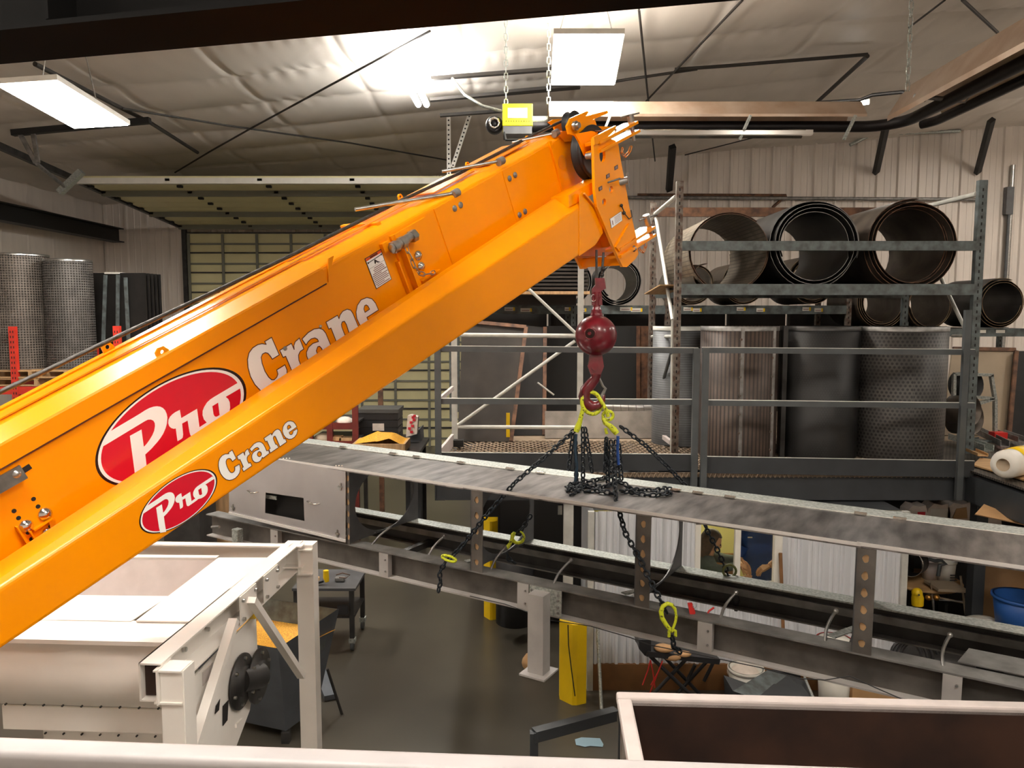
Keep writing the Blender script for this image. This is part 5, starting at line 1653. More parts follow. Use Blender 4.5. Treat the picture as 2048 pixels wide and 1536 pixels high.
FW = .90
cf = T('conveyor_frame', 'long galvanised conveyor frame slung in chains, with bright aluminium top sheets', 'conveyor frame', FR(3, .4, -.2))
UE = 6.65
BH_ = .195
hs = .601            # sheet height over beam top
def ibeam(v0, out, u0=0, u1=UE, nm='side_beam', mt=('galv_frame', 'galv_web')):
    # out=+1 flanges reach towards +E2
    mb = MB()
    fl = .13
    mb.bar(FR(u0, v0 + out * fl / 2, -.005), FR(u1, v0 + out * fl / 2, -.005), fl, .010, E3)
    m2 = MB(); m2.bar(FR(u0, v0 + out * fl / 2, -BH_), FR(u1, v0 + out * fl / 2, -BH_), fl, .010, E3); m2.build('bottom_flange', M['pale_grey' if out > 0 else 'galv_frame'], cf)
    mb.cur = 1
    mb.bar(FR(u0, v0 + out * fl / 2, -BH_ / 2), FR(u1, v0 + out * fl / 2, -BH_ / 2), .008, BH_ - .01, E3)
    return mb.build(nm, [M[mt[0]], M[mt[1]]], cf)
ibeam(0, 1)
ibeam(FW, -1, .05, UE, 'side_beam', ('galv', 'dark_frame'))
mb = MB()
mb.bar(FR(.05, FW - .09, -BH_ * .42), FR(UE, FW - .09, -BH_ * .42), .02, .05, E3)
mb.build('wear_angle', M['galv_frame'], cf)
def stiff(px, w=.06, nm='stiffener'):
    u, _ = FH(px, 1085 + .2146 * (px - 688))
    mb = MB(); mb.bar(FR(u, .0, -.012), FR(u, .0, -BH_ + .006), .006, w, E1)
    mb.bar(FR(u + w / 2, .02, -.012), FR(u + w / 2, .02, -BH_ + .006), .045, .006, E1)
    mb.build(nm, M['pale_grey'], cf)
    mb = MB()
    for f in (.3, .75): mb.tube(FR(u + w * .25, -.004, -BH_ * f), FR(u + w * .25, -.014, -BH_ * f), .007, n=6)
    mb.build('bolt', M['steel_dull'], cf)
for px in (548, 767, 1046, 1410, 1905): stiff(px, .085)
# leg bracket and hanging foot
u, _ = FH(1092, 1175)
mb = MB(); mb.bar(FR(u - .12, -.006, -BH_ / 2), FR(u + .12, -.006, -BH_ / 2), .01, BH_ - .02, E3); mb.build('leg_bracket', M['galv'], cf)
mb = MB()
for a in (-.1, .1):
    for f in (.2, .38, .62, .8): mb.tube(FR(u + a, -.012, -BH_ * f), FR(u + a, -.022, -BH_ * f), .009, n=6)
mb.build('bracket_bolts', M['steel_dull'], cf)
tp = FR(u - .02, -.06, -.03)
zb_ = W(1090, 1352, (tp - CAM).dot(CF)).z
mb = MB(); mb.bar(tp, V((tp.x, tp.y, zb_ + .01)), .10, .115, E1); mb.build('leg', M['pale_grey'], cf)
mb = MB(); mb.box((tp.x, tp.y, zb_ + .005), (.19, .2, .012), (V((E1.x, E1.y, 0)).normalized(), E2, Z)); mb.build('base_plate', M['pale_grey'], cf)
u, _ = FH(480, 1045)
mb = MB(); mb.bar(FR(u, -.03, -.06), FR(u, -.03, -BH_ + .01), .06, .07, E1); mb.build('bracket_block', M['galv'], cf)
mb = MB(); mb.tube(FR(.10, -.02, -.10), FR(.24, -.05, -.07), .012, n=8); mb.build('pin', M['steel_dull'], cf)
# cross ties
for f in (.9, 1.9, 3.9, 5.3):
    mb = MB(); mb.bar(FR(f, .09, -BH_ * .8), FR(f, FW - .09, -BH_ * .8), .05, .05, E3); mb.build('cross_tie', M['dark_frame'], cf)
# curved bent rods
for (a, b) in (((889, 1072), (855, 1110)), ((741, 1090), (780, 1055)), ((1142, 1120), (1105, 1168)), ((1472, 1185), (1440, 1238)), ((1672, 1222), (1650, 1285)), ((1900, 1270), (1888, 1335)), ((1010, 1095), (980, 1140))):
    top_, bot = (a, b) if a[1] < b[1] else (b, a)
    ub, vb = FT(*bot, .0)
    p = FR(ub, max(.06, vb), -.02)
    D_ = (p - CAM).dot(CF)
    q = W(top_[0], top_[1], D_ + .12)
    mb = MB(); mb.path([p + (q - p) * f - E1 * (.02 * math.sin(PI * f)) for f in (0, .2, .4, .6, .8, 1)], .009, 8); mb.ball(q, .015, 8, 6); mb.build('bent_rod', M['zinc'] if top_[0] > 1300 else M['steel_dull'], cf)
# bulkheads: plate across the frame with a big round hole, plus a front flange with oval holes
def bulkhead(px, py, fw, n_h, fl_w=.10):
    u, w = FH(px, py)
    hh = hs - .02
    cy, r = hh * .48, hh * .46
    cw = FW * .52
    def Q(v, w_): return FR(u, v, w_)
    hole_ = [Q(cw + (FW * .415) * math.cos(a), cy + r * math.sin(a)) for a in [2 * PI * i / 36 for i in range(36)]]
    mb = MB(); mb.prism([Q(.0, 0), Q(FW, 0), Q(FW, hh), Q(0, hh)], E1 * .008, [hole_]); mb.build('bulkhead_plate', M['plate_grey'], cf)
    mb = MB()
    fs_ = [FR(u, 0, 0), FR(u + fl_w, 0, 0), FR(u + fl_w, 0, hh), FR(u, 0, hh)]
    hs_ = []
    for i in range(n_h):
        c_ = FR(u + fl_w * .5, 0, hh * (i + .6) / (n_h + .2))
        hs_.append([c_ + E1 * (.017 * (1 + .15 * math.sin(3 * a + i)) * math.cos(a)) + E3 * (.024 * (1 + .12 * math.cos(2 * a + i)) * math.sin(a)) for a in [2 * PI * k_ / 12 for k_ in range(12)]])
    mb.prism(fs_, E2 * .006, hs_); mb.build('bulkhead_flange', M['galv_web'], cf)
    mb = MB()
    for h_ in hs_:
        mb.prism([p + E2 * .007 for p in h_], V())
    mb.build('slot_lining', M['wood'], cf)
    mb = MB(); mb.bar(FR(u - .12, .12, .012), FR(u - .01, .34, .012), .05, .006, E3); mb.build('foot_tab', M['galv'], cf)
bulkhead(693, 1080, 0, 6, .035)
bulkhead(941, 1120, 0, 5)
bulkhead(1268, 1195, 0, 6)
bulkhead(1703, 1280, 0, 6)
# top sheets
SW = .63
def vtop(x, y): return FT(x, y, hs)
ub0 = FT(560, 917, hs)[0] - .9
cuts = [ub0, FT(930, 968, hs)[0], FT(1715, 1085, hs)[0], UE + .3]
for i in range(3):
    dz_ = .004 * i
    mb = MB(); mb.bar(FR(cuts[i], SW / 2, hs + dz_), FR(cuts[i + 1] + .02, SW / 2, hs + dz_), SW, .003, E3)
    mb.bar(FR(cuts[i], 0, hs + dz_ - .012), FR(cuts[i + 1] + .02, 0, hs + dz_ - .012), .004, .026, E3)
    mb.build('top_sheet', [M['alu']], cf)
    mb = MB(); mb.bar(FR(cuts[i], -.003, hs + dz_ - .006), FR(cuts[i + 1] + .02, -.003, hs + dz_ - .006), .003, .02, E3); mb.build('sheet_lip', M['alu_lip'], cf)
mb = MB(); mb.bar(FR(ub0, SW + .095, hs + .006), FR(UE + .3, SW + .095, hs + .006), .19, .006, E3); mb.build('galvanised_strip', M['galv'], cf)
mb = MB(); mb.bar(FR(ub0, SW + .004, hs + .008), FR(UE + .3, SW + .004, hs + .008), .006, .006, E3); mb.build('strip_edge', M['white_pl'], cf)
for px, py in ((675, 900), (780, 912), (824, 919), (919, 929), (1020, 941), (1077, 950), (1398, 988), (1358, 980), (1460, 998), (1722, 1030), (1800, 1040)):
    uu = FT(px, py, hs)[0]
    mb = MB(); mb.bar(FR(uu - .035, SW, hs + .014), FR(uu + .035, SW, hs + .014), .045, .006, E3); mb.tube(FR(uu - .035, SW + .0, hs + .019), FR(uu + .035, SW, hs + .019), .006, n=6); mb.build('hinge', M['chrome'], cf)
for px0 in (567, 672):
    for i in range(3):
        a, b = FT(px0 + i * 6, 918 + (px0 - 567) * .14, hs); mb = MB(); mb.ball(FR(a, b, hs + .004), .007, 8, 5); mb.build('rivet', M['white_pl'], cf)
mb = MB(); mb.bar(FR(0.0, FW, hs * .5), FR(UE, FW, hs * .5), .004, .01, E3)
# closed aluminium side panel at the left end
c4 = [FH(425, 905), FH(690, 944), FH(690, 1084), FH(458, 1025)]
def SP(x, y, o=-.012):
    a, b = FH(x, y, o); return FR(a, o, b)
mb = MB()
pl = [SP(458, 902), SP(691, 943), SP(691, 1084), SP(458, 1027)]
mb.prism(pl, E2 * .004, [[SP(531, 985), SP(607, 996), SP(609, 1042), SP(530, 1026)]]); mb.build('side_panel', M['alu_bright'], cf)
mb = MB(); mb.bar(SP(458, 1026, -.02), SP(691, 1082, -.02), .012, .02, E3); mb.build('panel_lip', M['alu_lip'], cf)
mb = MB(); mb.prism([SP(530, 984, .1), SP(608, 990, .1), SP(610, 1046, .1), SP(528, 1030, .1)], E2 * .004); mb.build('dark_inner_lining', M['black'], cf)
mb = MB(); mb.bar(SP(531, 993, .03), SP(553, 996, .03), .01, .03, E3); mb.build('bracket', M['galv'], cf)
for (a, b) in (((500, 980), (517, 984)), ((620, 1001), (640, 1007))):
    mb = MB(); p, q = SP(*a), SP(*b); mb.path([p, p - E2 * .03, p.lerp(q, .5) - E2 * .035 - E3 * .01, q - E2 * .03, q], .006, 8); mb.build('handle', M['chrome'], cf)
for (x, y) in ((682, 973), (467, 1015), (676, 1067)):
    mb = MB(); p = SP(x, y); mb.bar(p - E3 * .03 - E2 * .006, p + E3 * .03 - E2 * .006, .012, .01); mb.bar(p - E1 * .02 - E2 * .01, p + E1 * .02 - E2 * .01, .01, .01); mb.build('latch', M['zinc'], cf)
mb = MB(); mb.hexa([FR(-.5, FW - .1, 0), FR(.2, FW - .1, 0), FR(.2, FW - .08, 0), FR(-.5, FW - .08, 0), FR(-.5, FW - .1, hs - .02), FR(.2, FW - .1, hs - .02), FR(.2, FW - .08, hs - .02), FR(-.5, FW - .08, hs - .02)])
mb.build('back_panel', M['plate_grey'], cf)
# beam-side drooping wire
mb = MB(); Q = [SP(x, y, -.01) for x, y in ((940, 1192), (1010, 1208), (1100, 1240), (1180, 1252), (1260, 1275), (1300, 1290), (1400, 1310), (1520, 1335), (1600, 1357), (1650, 1360), (1700, 1352), (1750, 1375), (1820, 1405))]
mb.path(Q, .003, 6); mb.build('loose_wire', M['black_pl'], cf)
# grey sheet resting on the far right of the near beam
mb = MB(); a = FR(FH(1915, 1325, .14)[0], .14, .006); mb.prism([a, a + E1 * 1.6, a + E1 * 1.6 + E2 * .22, a + E2 * .22 + E1 * .05], E3 * .006); o = mb.build('sheet_offcut', M['galv_frame']); tag(o, 'flat grey sheet offcut lying on the near beam at the right', 'sheet')
cl = T('safety_clip', 'small red lock-out clip with wire ring on the frame beam', 'clip', W(1391, 1218, 4.65))
mb = MB(); mb.prism([W(x, y, 4.68) for x, y in ((1376, 1208), (1385, 1207), (1391, 1225), (1389, 1232), (1380, 1229))], V((0, .02, 0))); mb.build('tab', M['red_pl'], cl)
mb = MB(); mb.path([W(1389 + 4 * math.cos(a), 1212 + 4 * math.sin(a), 4.68) for a in [2 * PI * i / 12 for i in range(12)]], .0016, 5, closed=True); mb.build('ring', M['zinc'], cl)
mb = MB(); mb.path([W(1428, 1215, 4.7), W(1418, 1222, 4.7), W(1413, 1232, 4.7), W(1417, 1240, 4.66)], .006, 6); o = mb.build('red_strap', M['red_pl']); tag(o, 'short red strap curling up from the beam', 'strap')

# ================================================================ CHAIN SLING
cs = T('chain_sling', 'four-leg chain sling with lime hooks hanging from the crane hook', 'chain sling', W(1190, 800, DB))
lm = MB()
wr, half, Lk = .0066, .0145, .024
chainlink(lm, V((-Lk / 2, 0, 0)), V((Lk / 2, 0, 0)), V((0, 1, 0)), wr, half, 6)
lnk = lm.build('link', M['chainm'], None, loc=(0, 0, 0)).data
bpy.data.objects.remove(bpy.data.objects['link'])
nlinks = 0
PITCH = .034
def chain(pts, twist=0.0, drop=0.0):
    global nlinks
    P = [V(p) for p in pts]
    d = [0]
    for a, b in zip(P[:-1], P[1:]): d.append(d[-1] + (b - a).length)
    n = max(1, int(d[-1] / PITCH))
    for i in range(n):
        s_ = (i + .5) * d[-1] / n
        k_ = max(j for j in range(len(d)) if d[j] <= s_)
        k_ = min(k_, len(P) - 2)
        c_ = P[k_].lerp(P[k_ + 1], (s_ - d[k_]) / (d[k_ + 1] - d[k_]))
        t_ = (P[k_ + 1] - P[k_]).normalized()
        u_, w_ = perp(t_)
        a = (PI / 2 if i % 2 else 0) + .6 + twist * i
        y_ = u_ * math.cos(a) + w_ * math.sin(a)
        z_ = t_.cross(y_)
        Mx = Matrix((t_, y_, z_)).transposed().to_4x4()
        Mx.translation = c_
        share('link', lnk, cs, Mx)
        nlinks += 1
def onsheet(x, y, up=.012):
    a, b = FT(x, y, hs + .008); return FR(a, b, hs + .008 + up)
def onbeam(x, y, v, up=0):
    a, b = FH(x, y, v); return FR(a, v, b)
J1 = W(1152, 862, DB - .02); J2 = W(1227, 880, DB - .03); J3 = W(1240, 852, DB + .06); J0 = W(1160, 850, DB + .05)
chain([J0, W(1100, 905, 5.35), W(1030, 965, 5.25), W(975, 1028, 5.3), W(930, 1085, 5.4), W(897, 1120, 5.42)])
chain([W(892, 1122, 5.42), W(879, 1145, 5.45), W(881, 1165, 5.45), W(876, 1184, 5.46)])
chain([W(1226, 890, DB - .05), W(1228, 940, 5.2), W(1232, 1000, 5.0), W(1250, 1065, 4.85), W(1280, 1120, 4.75), W(1310, 1180, 4.68), W(1334, 1226, 4.66)])
chain([W(1344, 1272, 4.66), W(1348, 1295, 4.68), W(1362, 1305, 4.7)])
chain([J3, W(1290, 890, 5.55), W(1332, 930, 5.6), W(1372, 972, 5.65)])
chain([W(1408, 1050, 5.5), W(1430, 1090, 5.45), W(1448, 1130, 5.4), W(1456, 1150, 5.38), W(1466, 1182, 5.36)])
chain([W(1062, 1030, 5.95), W(1050, 1050, 5.92), W(1036, 1068, 5.9)])
chain([W(1012, 1102, 5.9), W(1018, 1118, 5.9), W(1032, 1128, 5.9)])
for a, b in (((1146, 870), (1137, 940)), ((1150, 870), (1153, 965)), ((1166, 855), (1166, 965)), ((1170, 855), (1184, 945)),
             ((1213, 875), (1210, 945)), ((1222, 880), (1222, 965)), ((1231, 880), (1236, 955)), ((1238, 888), (1243, 960)), ((1212, 880), (1216, 970))):
    chain([W(*a, DB), W(*b, DB)])
for pts in ([(1136, 985), (1140, 975), (1155, 968), (1180, 966), (1205, 962), (1222, 955)], [(1132, 978), (1145, 984), (1165, 985), (1185, 985), (1205, 988), (1230, 990)],
            [(1150, 978), (1170, 975), (1190, 980), (1215, 975), (1235, 968), (1255, 972)], [(1240, 985), (1265, 990), (1290, 992), (1315, 994), (1335, 991), (1343, 986)],
            [(1250, 976), (1270, 985), (1290, 982), (1310, 985), (1328, 982), (1342, 980)], [(1142, 992), (1160, 978), (1200, 972)]):
    chain([onsheet(x, y, .012 + .008 * math.sin(i * 2.1)) for i, (x, y) in enumerate(pts)], .3)
print('links', nlinks)
# blue-grey cord among the chains
mb = MB(); mb.path([W(1152, 868, DB - .03), W(1150, 900, DB - .03), W(1154, 935, DB - .03), W(1150, 968, DB - .03)], .011, 8); mb.build('blue_sleeve', mat('blue_sleeve', lin(35, 62, 82), .7, var=.3, vs=40), cs)
mb = MB(); mb.path([W(1236, 872, DB - .03), W(1235, 900, DB - .03), W(1237, 930, DB - .03)], .011, 8); mb.build('blue_sleeve', M['navy'], cs)
def lime(pts, r, nm, D=DB, closed=False, n=8):
    r = [q_ * 1.2 for q_ in r] if isinstance(r, list) else r * 1.2
    mb = MB(); P = [W(x, y, D + dd) for x, y, dd in [(p + (0,))[:3] if len(p) == 2 else p for p in pts]]
    mb.path(P, r, n, closed=closed); return mb.build(nm, M['lime'], cs)
lime([(1183 + 19 * math.cos(a) + 2 * math.sin(a), 806 + 22 * math.sin(a), -.01 + .02 * math.cos(a)) for a in [2 * PI * i / 28 for i in range(28)]], .012, 'master_link', closed=True)
lime([(1166, 815, -.03), (1164, 825, -.03), (1160, 842, -.03), (1155, 856, -.03), (1152, 864, -.03)], [.011, .012, .014, .019, .015], 'connector')
lime([(1195, 791, -.02), (1206, 808, -.03), (1214, 824, -.03), (1216, 833, -.02)], .012, 'master_link_arm')
lime([(1216 + 10 * math.cos(a), 831 + 9 * math.sin(a)) for a in [2 * PI * i / 18 for i in range(18)]], .010, 'coupling_link', closed=True)
lime([(1206, 836, -.02), (1210, 846, -.03), (1220, 852, -.03), (1228, 860, -.03), (1234, 867, -.03)], [.011, .013, .016, .020, .017], 'connector')
lime([(1211, 856), (1212, 862), (1214, 868)], .009, 'connector')
# lime hooks on the beams
def hooklime(cx, cy, rx, ry, rot, D, tail):
    pts = []
    for i in range(15):
        a = rot + 2 * PI * .84 * i / 14
        pts.append((cx + rx * math.cos(a), cy + ry * math.sin(a), 0))
    pts.append((*tail, 0))
    P = [W(x, y, D) for x, y, _ in pts]
    rr = [.006 + .007 * min(1, i / 5) for i in range(len(P))]
    mb = MB(); mb.path(P, rr, 8); mb.build('sling_hook', M['lime'], cs)
lime([(1352, 1230), (1350, 1218), (1344, 1210), (1335, 1207), (1326, 1212), (1322, 1223), (1324, 1236), (1332, 1249), (1340, 1259), (1345, 1263)], [.006, .008, .010, .011, .012, .012, .012, .011, .010, .009], 'sling_hook', 4.62)
lime([(1353, 1230), (1351, 1243), (1346, 1258)], .007, 'hook_latch', 4.61)
lime([(1338, 1262), (1342, 1257), (1351, 1262), (1351, 1273)], .008, 'hook_clevis', 4.62)
lime([(1338, 1262), (1338, 1274)], .008, 'hook_clevis', 4.62)
hooklime(1036, 1074, 12, 12, -1.2, 5.88, (1020, 1088))
lime([(1024, 1082), (1018, 1090), (1014, 1096)], [.008, .012, .012], 'hook_clevis', 5.88)
lime([(898 + 14 * math.cos(a), 1117 + 5 * math.sin(a) + 4 * math.cos(a)) for a in [2 * PI * i / 18 for i in range(18)]], .008, 'sling_hook', 5.40, closed=True)
mb = MB(); mb.path([W(1459 + 13 * math.cos(a), 1142 + 12 * math.sin(a), 5.38) for a in [2 * PI * i / 18 for i in range(18)]], .009, 8, closed=True); mb.build('sling_hook', mat('olive_hook', lin(110, 115, 60), .4), cs)
mb = MB(); mb.path([W(1410, 1046, 5.5), W(1413, 1056, 5.5)], .012, 6)
mb.path([W(1470, 1180, 5.34), W(1473, 1200, 5.34), W(1472, 1222, 5.34)], [.03, .034, .012], 8); mb.build('black_cover', M['black_pl'], cs)
mb = MB(); mb.path([W(1408, 1048, 5.5), W(1402, 1040, 5.52)], .008, 6); mb.build('link_stub', M['chainm'], cs)

# ================================================================ WHITE MACHINE (lower left)
ZM = 2.28
wm_ = T('white_machine', 'white painted separator machine with tubular legs at the lower left', 'machine', WZ(200, 1300, ZM))
def MZ(x, y, z=ZM): return WZ(x, y, z)
def mpart(nm, mb, mt='white_mach', bevel=0): return mb.build(nm, M[mt], wm_, bevel=bevel)
n1, n2 = MZ(299, 1327), MZ(591, 1081)
d = (n2 - n1).normalized(); sd = d.cross(Z).normalized()    # sd points to +x
hC = .165
mb = MB(); mb.bar(n1 - Z * .004, n2 - Z * .004, .10, .008, Z); mb.bar(n1 - Z * hC, n2 - Z * hC, .10, .008, Z); mb.bar(n1 - sd * .046 - Z * hC / 2, n2 - sd * .046 - Z * hC / 2, .008, hC, Z)
mpart('side_channel', mb)
for f in (.0, .30, .52, 1.0):
    pass
def plat(f0, f1):
    mb = MB(); a, b = n1.lerp(n2, f0) + sd * .054 - Z * hC / 2, n1.lerp(n2, f1) + sd * .054 - Z * hC / 2
    mb.bar(a, b, .006, hC - .01, Z); mpart('splice_plate', mb)
    mb = MB()
    for f in (.12, .88):
        for zz in (-.05, .05): p = a.lerp(b, f) + Z * zz; mb.tube(p, p + sd * .018, .010, n=6)
    mpart('plate_bolts', mb, 'zinc')
plat(.44, .56); plat(.62, .74)
mb = MB()
for f in (.2, .33, .8, .86): p = n1.lerp(n2, f) - sd * .04 - Z * (hC * .6); mb.tube(p, p + sd * .02, .011, n=6)
mpart('web_bolts', mb, 'zinc')
mb = MB(); mb.box(n1 + d * .03 - Z * hC / 2, (.075, .004, hC - .02), (sd, d, Z)); mpart('channel_end_shade', mb, 'rust_in_or_shade')  # rust-brown plate stands in for the darkness of the hollow channel
# legs
def leg(xp, ypt, w, zbot=0.0, xb=None):
    p = MZ(xp, ypt)
    mb = MB(); mb.box((p.x, p.y, (ZM - .02 + zbot) / 2), (w, w, ZM - .02 - zbot), (sd, d, Z)); mpart('leg', mb)
    return p
def gus(c, s_):
    mb = MB(); mb.bar(c - Z * .01, c - Z * .01 + sd * 0 + d * .001, .1, .01)
pl1 = n1 + sd * .105 + d * .03
mb = MB(); w = .095
for a, b in (((-w / 2, 0), (w, .006)), ((w / 2, 0), (w, .006))):
    mb.box(V((pl1.x, pl1.y, (ZM - .01) / 2)) + d * a[0], (w, .008, ZM - .03), (sd, d, Z))
    mb.box(V((pl1.x, pl1.y, (ZM - .01) / 2)) + sd * a[0], (.008, w, ZM - .03), (sd, d, Z))
mpart('leg', mb)
mb = MB(); mb.box(V((pl1.x, pl1.y, ZM - .04)), (w - .012, w - .012, .004), (sd, d, Z)); mpart('leg_bore_shade', mb, 'rust_in_or_shade')  # dark cap imitates the shade inside the open leg top
mb = MB(); c_ = n1 + sd * .05 + d * .02; mb.bar(c_ - Z * .01, c_ - Z * .165, .006, .12, d); mb.box(n1 + sd * .09 + d * .02 - Z * .16, (.12, .1, .008), (sd, d, Z)); mb.box(n1 + sd * .09 + d * .02 - Z * .02, (.12, .1, .008), (sd, d, Z)); mpart('leg_gusset', mb)
mb = MB()
for zz in (.05, .09, .135): mb.tube(n1 + sd * .058 - Z * zz + d * .0, n1 + sd * .075 - Z * zz, .012, n=6)
mpart('gusset_bolts', mb, 'zinc')
pl2 = n2 + sd * .085 - d * .03
mb = MB(); mb.box((pl2.x, pl2.y, ZM / 2), (.11, .10, ZM - .01), (sd, d, Z)); mpart('leg', mb)
mb = MB(); c_ = n2 + sd * .056 - d * .06; mb.bar(c_ - Z * .02, c_ - Z * .19, .006, .12, d); mb.box(n2 + sd * .09 - d * .06 - Z * .19, (.1, .1, .008), (sd, d, Z)); mb.box(n2 + sd * .09 - d * .06 - Z * .03, (.1, .1, .008), (sd, d, Z)); mpart('leg_gusset', mb)
# diagonal braces
fa = n1.lerp(n2, .50) + sd * .08 - Z * .07
fb = n1.lerp(n2, .68) + sd * .08 - Z * .07
def W_on(px, py, p0, nrm): return hit(px, py, p0, nrm)
for a, b, w in (((468, 1240), (388, 1492), .07), ((503, 1200), (603, 1352), .065)):
    p, q = hit(*a, n1 + sd * .10, sd), hit(*b, n1 + sd * .10, sd)
    mb = MB(); mb.bar(p, q, .045, w * .55, d if False else None); mpart('diagonal_brace', mb)
# back cross channel
b0, b1 = MZ(-200, 1078), MZ(606, 1090)
mb = MB(); mb.bar(b0 - Z * .004, b1 - Z * .004, .07, .008, Z); mb.bar(b0 + V((0, .03, -.07)), b1 + V((0, .03, -.07)), .008, .14, Z); mb.bar(b0 - Z * .14, b1 - Z * .14, .07, .008, Z); mpart('back_channel', mb)
# top plates, trough openings
zt2 = ZM - .06
def TZ(x, y, dz=0): return WZ(x, y, zt2 + dz)
def plate(nm, pts, th=.006, mt='white_mach', dz=0):
    mb = MB(); P = [TZ(x, y, dz) for x, y in pts]; mb.prism(P, V((0, 0, -th))); mpart(nm, mb, mt)
plate('cover_plate', [(437, 1115), (560, 1115), (400, 1243), (272, 1241)], .008, dz=.012)
plate('cover_plate', [(-120, 1188), (338, 1192), (262, 1242), (-120, 1236)], dz=.004)
plate('cover_plate', [(-120, 1237), (400, 1243), (350, 1279), (-120, 1270)], dz=.0)
mb = MB(); a, b = TZ(-160, 1272, .02), TZ(345, 1284, .02); mb.bar(a, b, .06, .02, Z); mpart('front_lip', mb)
mb = MB(); a, b = TZ(-160, 1112), TZ(436, 1116); mb.bar(a, b, .05, .02, Z); mpart('back_lip', mb)
# inner sloping trough plates seen through the opening, greyed to imitate recess shading
mb = MB(); a, b = TZ(-160, 1118), TZ(430, 1120); mb.quad(a, b, b + V((0, -.12, -.30)), a + V((0, -.12, -.30))); mb.quad(a + V((0, -.12, -.30)), b + V((0, -.12, -.30)), b + V((0, -.5, -.34)), a + V((0, -.5, -.34))); mpart('trough', mb, 'white_rim')
mb = MB(); a, b = TZ(-160, 1190), TZ(338, 1192); mb.quad(a, b, b + V((0, .05, -.34)), a + V((0, .05, -.34))); mpart('trough_wall', mb, 'white_rim')
mb = MB(); a, b = TZ(437, 1116), TZ(338, 1192); mb.quad(a, b, b - Z * .3, a - Z * .3); mpart('trough_end', mb, 'white_rim')
# front skirt: curved casing
a, b = TZ(-160, 1275), TZ(345, 1287)
mb = MB(); vs = []; prc = [(0, 0), (-.03, -.08), (-.045, -.17), (-.03, -.25), (.02, -.32), (.06, -.35)]
ux = (b - a).normalized(); uy = V((-ux.y, ux.x, 0))
for p in (a, b): vs += [p + uy * s_ + Z * z_ for s_, z_ in prc]
n_ = len(prc)
mb.add(vs, [(i, n_ + i, n_ + i + 1, i + 1) for i in range(n_ - 1)], True); mpart('front_casing', mb)
mb = MB(); mb.bar(a + uy * .05 - Z * .41 + ux * .35, b + uy * .05 - Z * .41 - ux * .06, .01, .12, Z); mpart('lower_flange', mb)
mb = MB(); mb.bar(a + uy * .12 - Z * .60 + ux * .5, b + uy * .12 - Z * .60 - ux * .05, .01, .28, Z); mpart('lower_casing', mb)
mb = MB()
for i in range(9):
    p = a.lerp(b, .35 + i * .075) + uy * -.01 - Z * .30; mb.tube(p - uy * .03, p - uy * .02, .005, n=6)
    p = a.lerp(b, .42 + i * .075) + uy * .11 - Z * .52; mb.tube(p, p - uy * .01, .005, n=6)
mpart('screws', mb, 'dark_frame')
# side casing under the channel
o_ = n1 - sd * .0
def SD(x, y): return hit(x, y, n1 + sd * .02, sd)
mb = MB(); mb.prism([SD(330, 1400), SD(372, 1370), SD(512, 1228), SD(515, 1300), SD(500, 1420), SD(470, 1500), SD(330, 1500)], -sd * .01); mpart('side_casing', mb)
mb = MB(); mb.prism([SD(404, 1345), SD(424, 1325), SD(424, 1350), SD(405, 1372)], sd * .004); mpart('side_decal', mb, 'white_rim')
for px, py, R_, so in ((478, 1362, .145, .03), (502, 1350, .15, .13)):
    c_ = SD(px, py) + sd * so * .3
    mb = MB(); mb.lathe(c_, sd, [(0, 0), (R_, 0), (R_, .012), (R_ * .55, .014), (R_ * .55, .03), (0, .03)], 32); mpart('bearing_flange', mb, 'dark_frame')
    mb = MB()
    for i in range(6): a_ = PI / 3 * i + .3; p = c_ + Z * (R_ * .82 * math.sin(a_)) + d * (R_ * .82 * math.cos(a_)) + sd * .012; mb.tube(p, p + sd * .014, .009, n=6)
    mpart('flange_bolts', mb, 'zinc')
mb = MB(); mb.tube(SD(478, 1362), SD(502, 1350) + sd * .05, .07, n=20); mpart('shaft_hub', mb, 'dark_frame')
mb = MB(); mb.prism([SD(497, 1215), SD(512, 1222), SD(500, 1238), SD(492, 1232)], sd * .03); mpart('yellow_tab', mb, 'yellow')
for pts in (((430, 1412), (438, 1398), (436, 1420), (428, 1428)), ((444, 1412), (455, 1400), (453, 1440), (444, 1452))):
    mb = MB(); mb.prism([SD(*p) + sd * .004 for p in pts], sd * .002); mpart('slot_opening', mb, 'slot')
mb = MB(); mb.bar(SD(470, 1452), SD(482, 1440), .02, .02); mpart('lever', mb)

# ================================================================ FOREGROUND RAIL AND HOPPER
a = WZ(-300, 1459, 3.055); b = WZ(2300, 1551, 3.055)
fr_ = T('foreground_rail', 'pale grey hand rail running along the bottom of the picture', 'railing', a)
ub_ = (b - a).normalized(); un = V((ub_.y, -ub_.x, 0))
if un.y > 0: un = -un
mb = MB(); prr = rounded([(0, 0), (.048, 0), (.048, -.05), (0, -.05)], .012, 3)
vs = [p + un * s_ + Z * z_ for p in (a, b) for s_, z_ in prr]; n_ = len(prr)
mb.add(vs, [(i, (i + 1) % n_, n_ + (i + 1) % n_, n_ + i) for i in range(n_)], True); mb.add(vs[:n_], [tuple(range(n_))]); mb.build('rail_tube', M['rail_pale'], fr_)

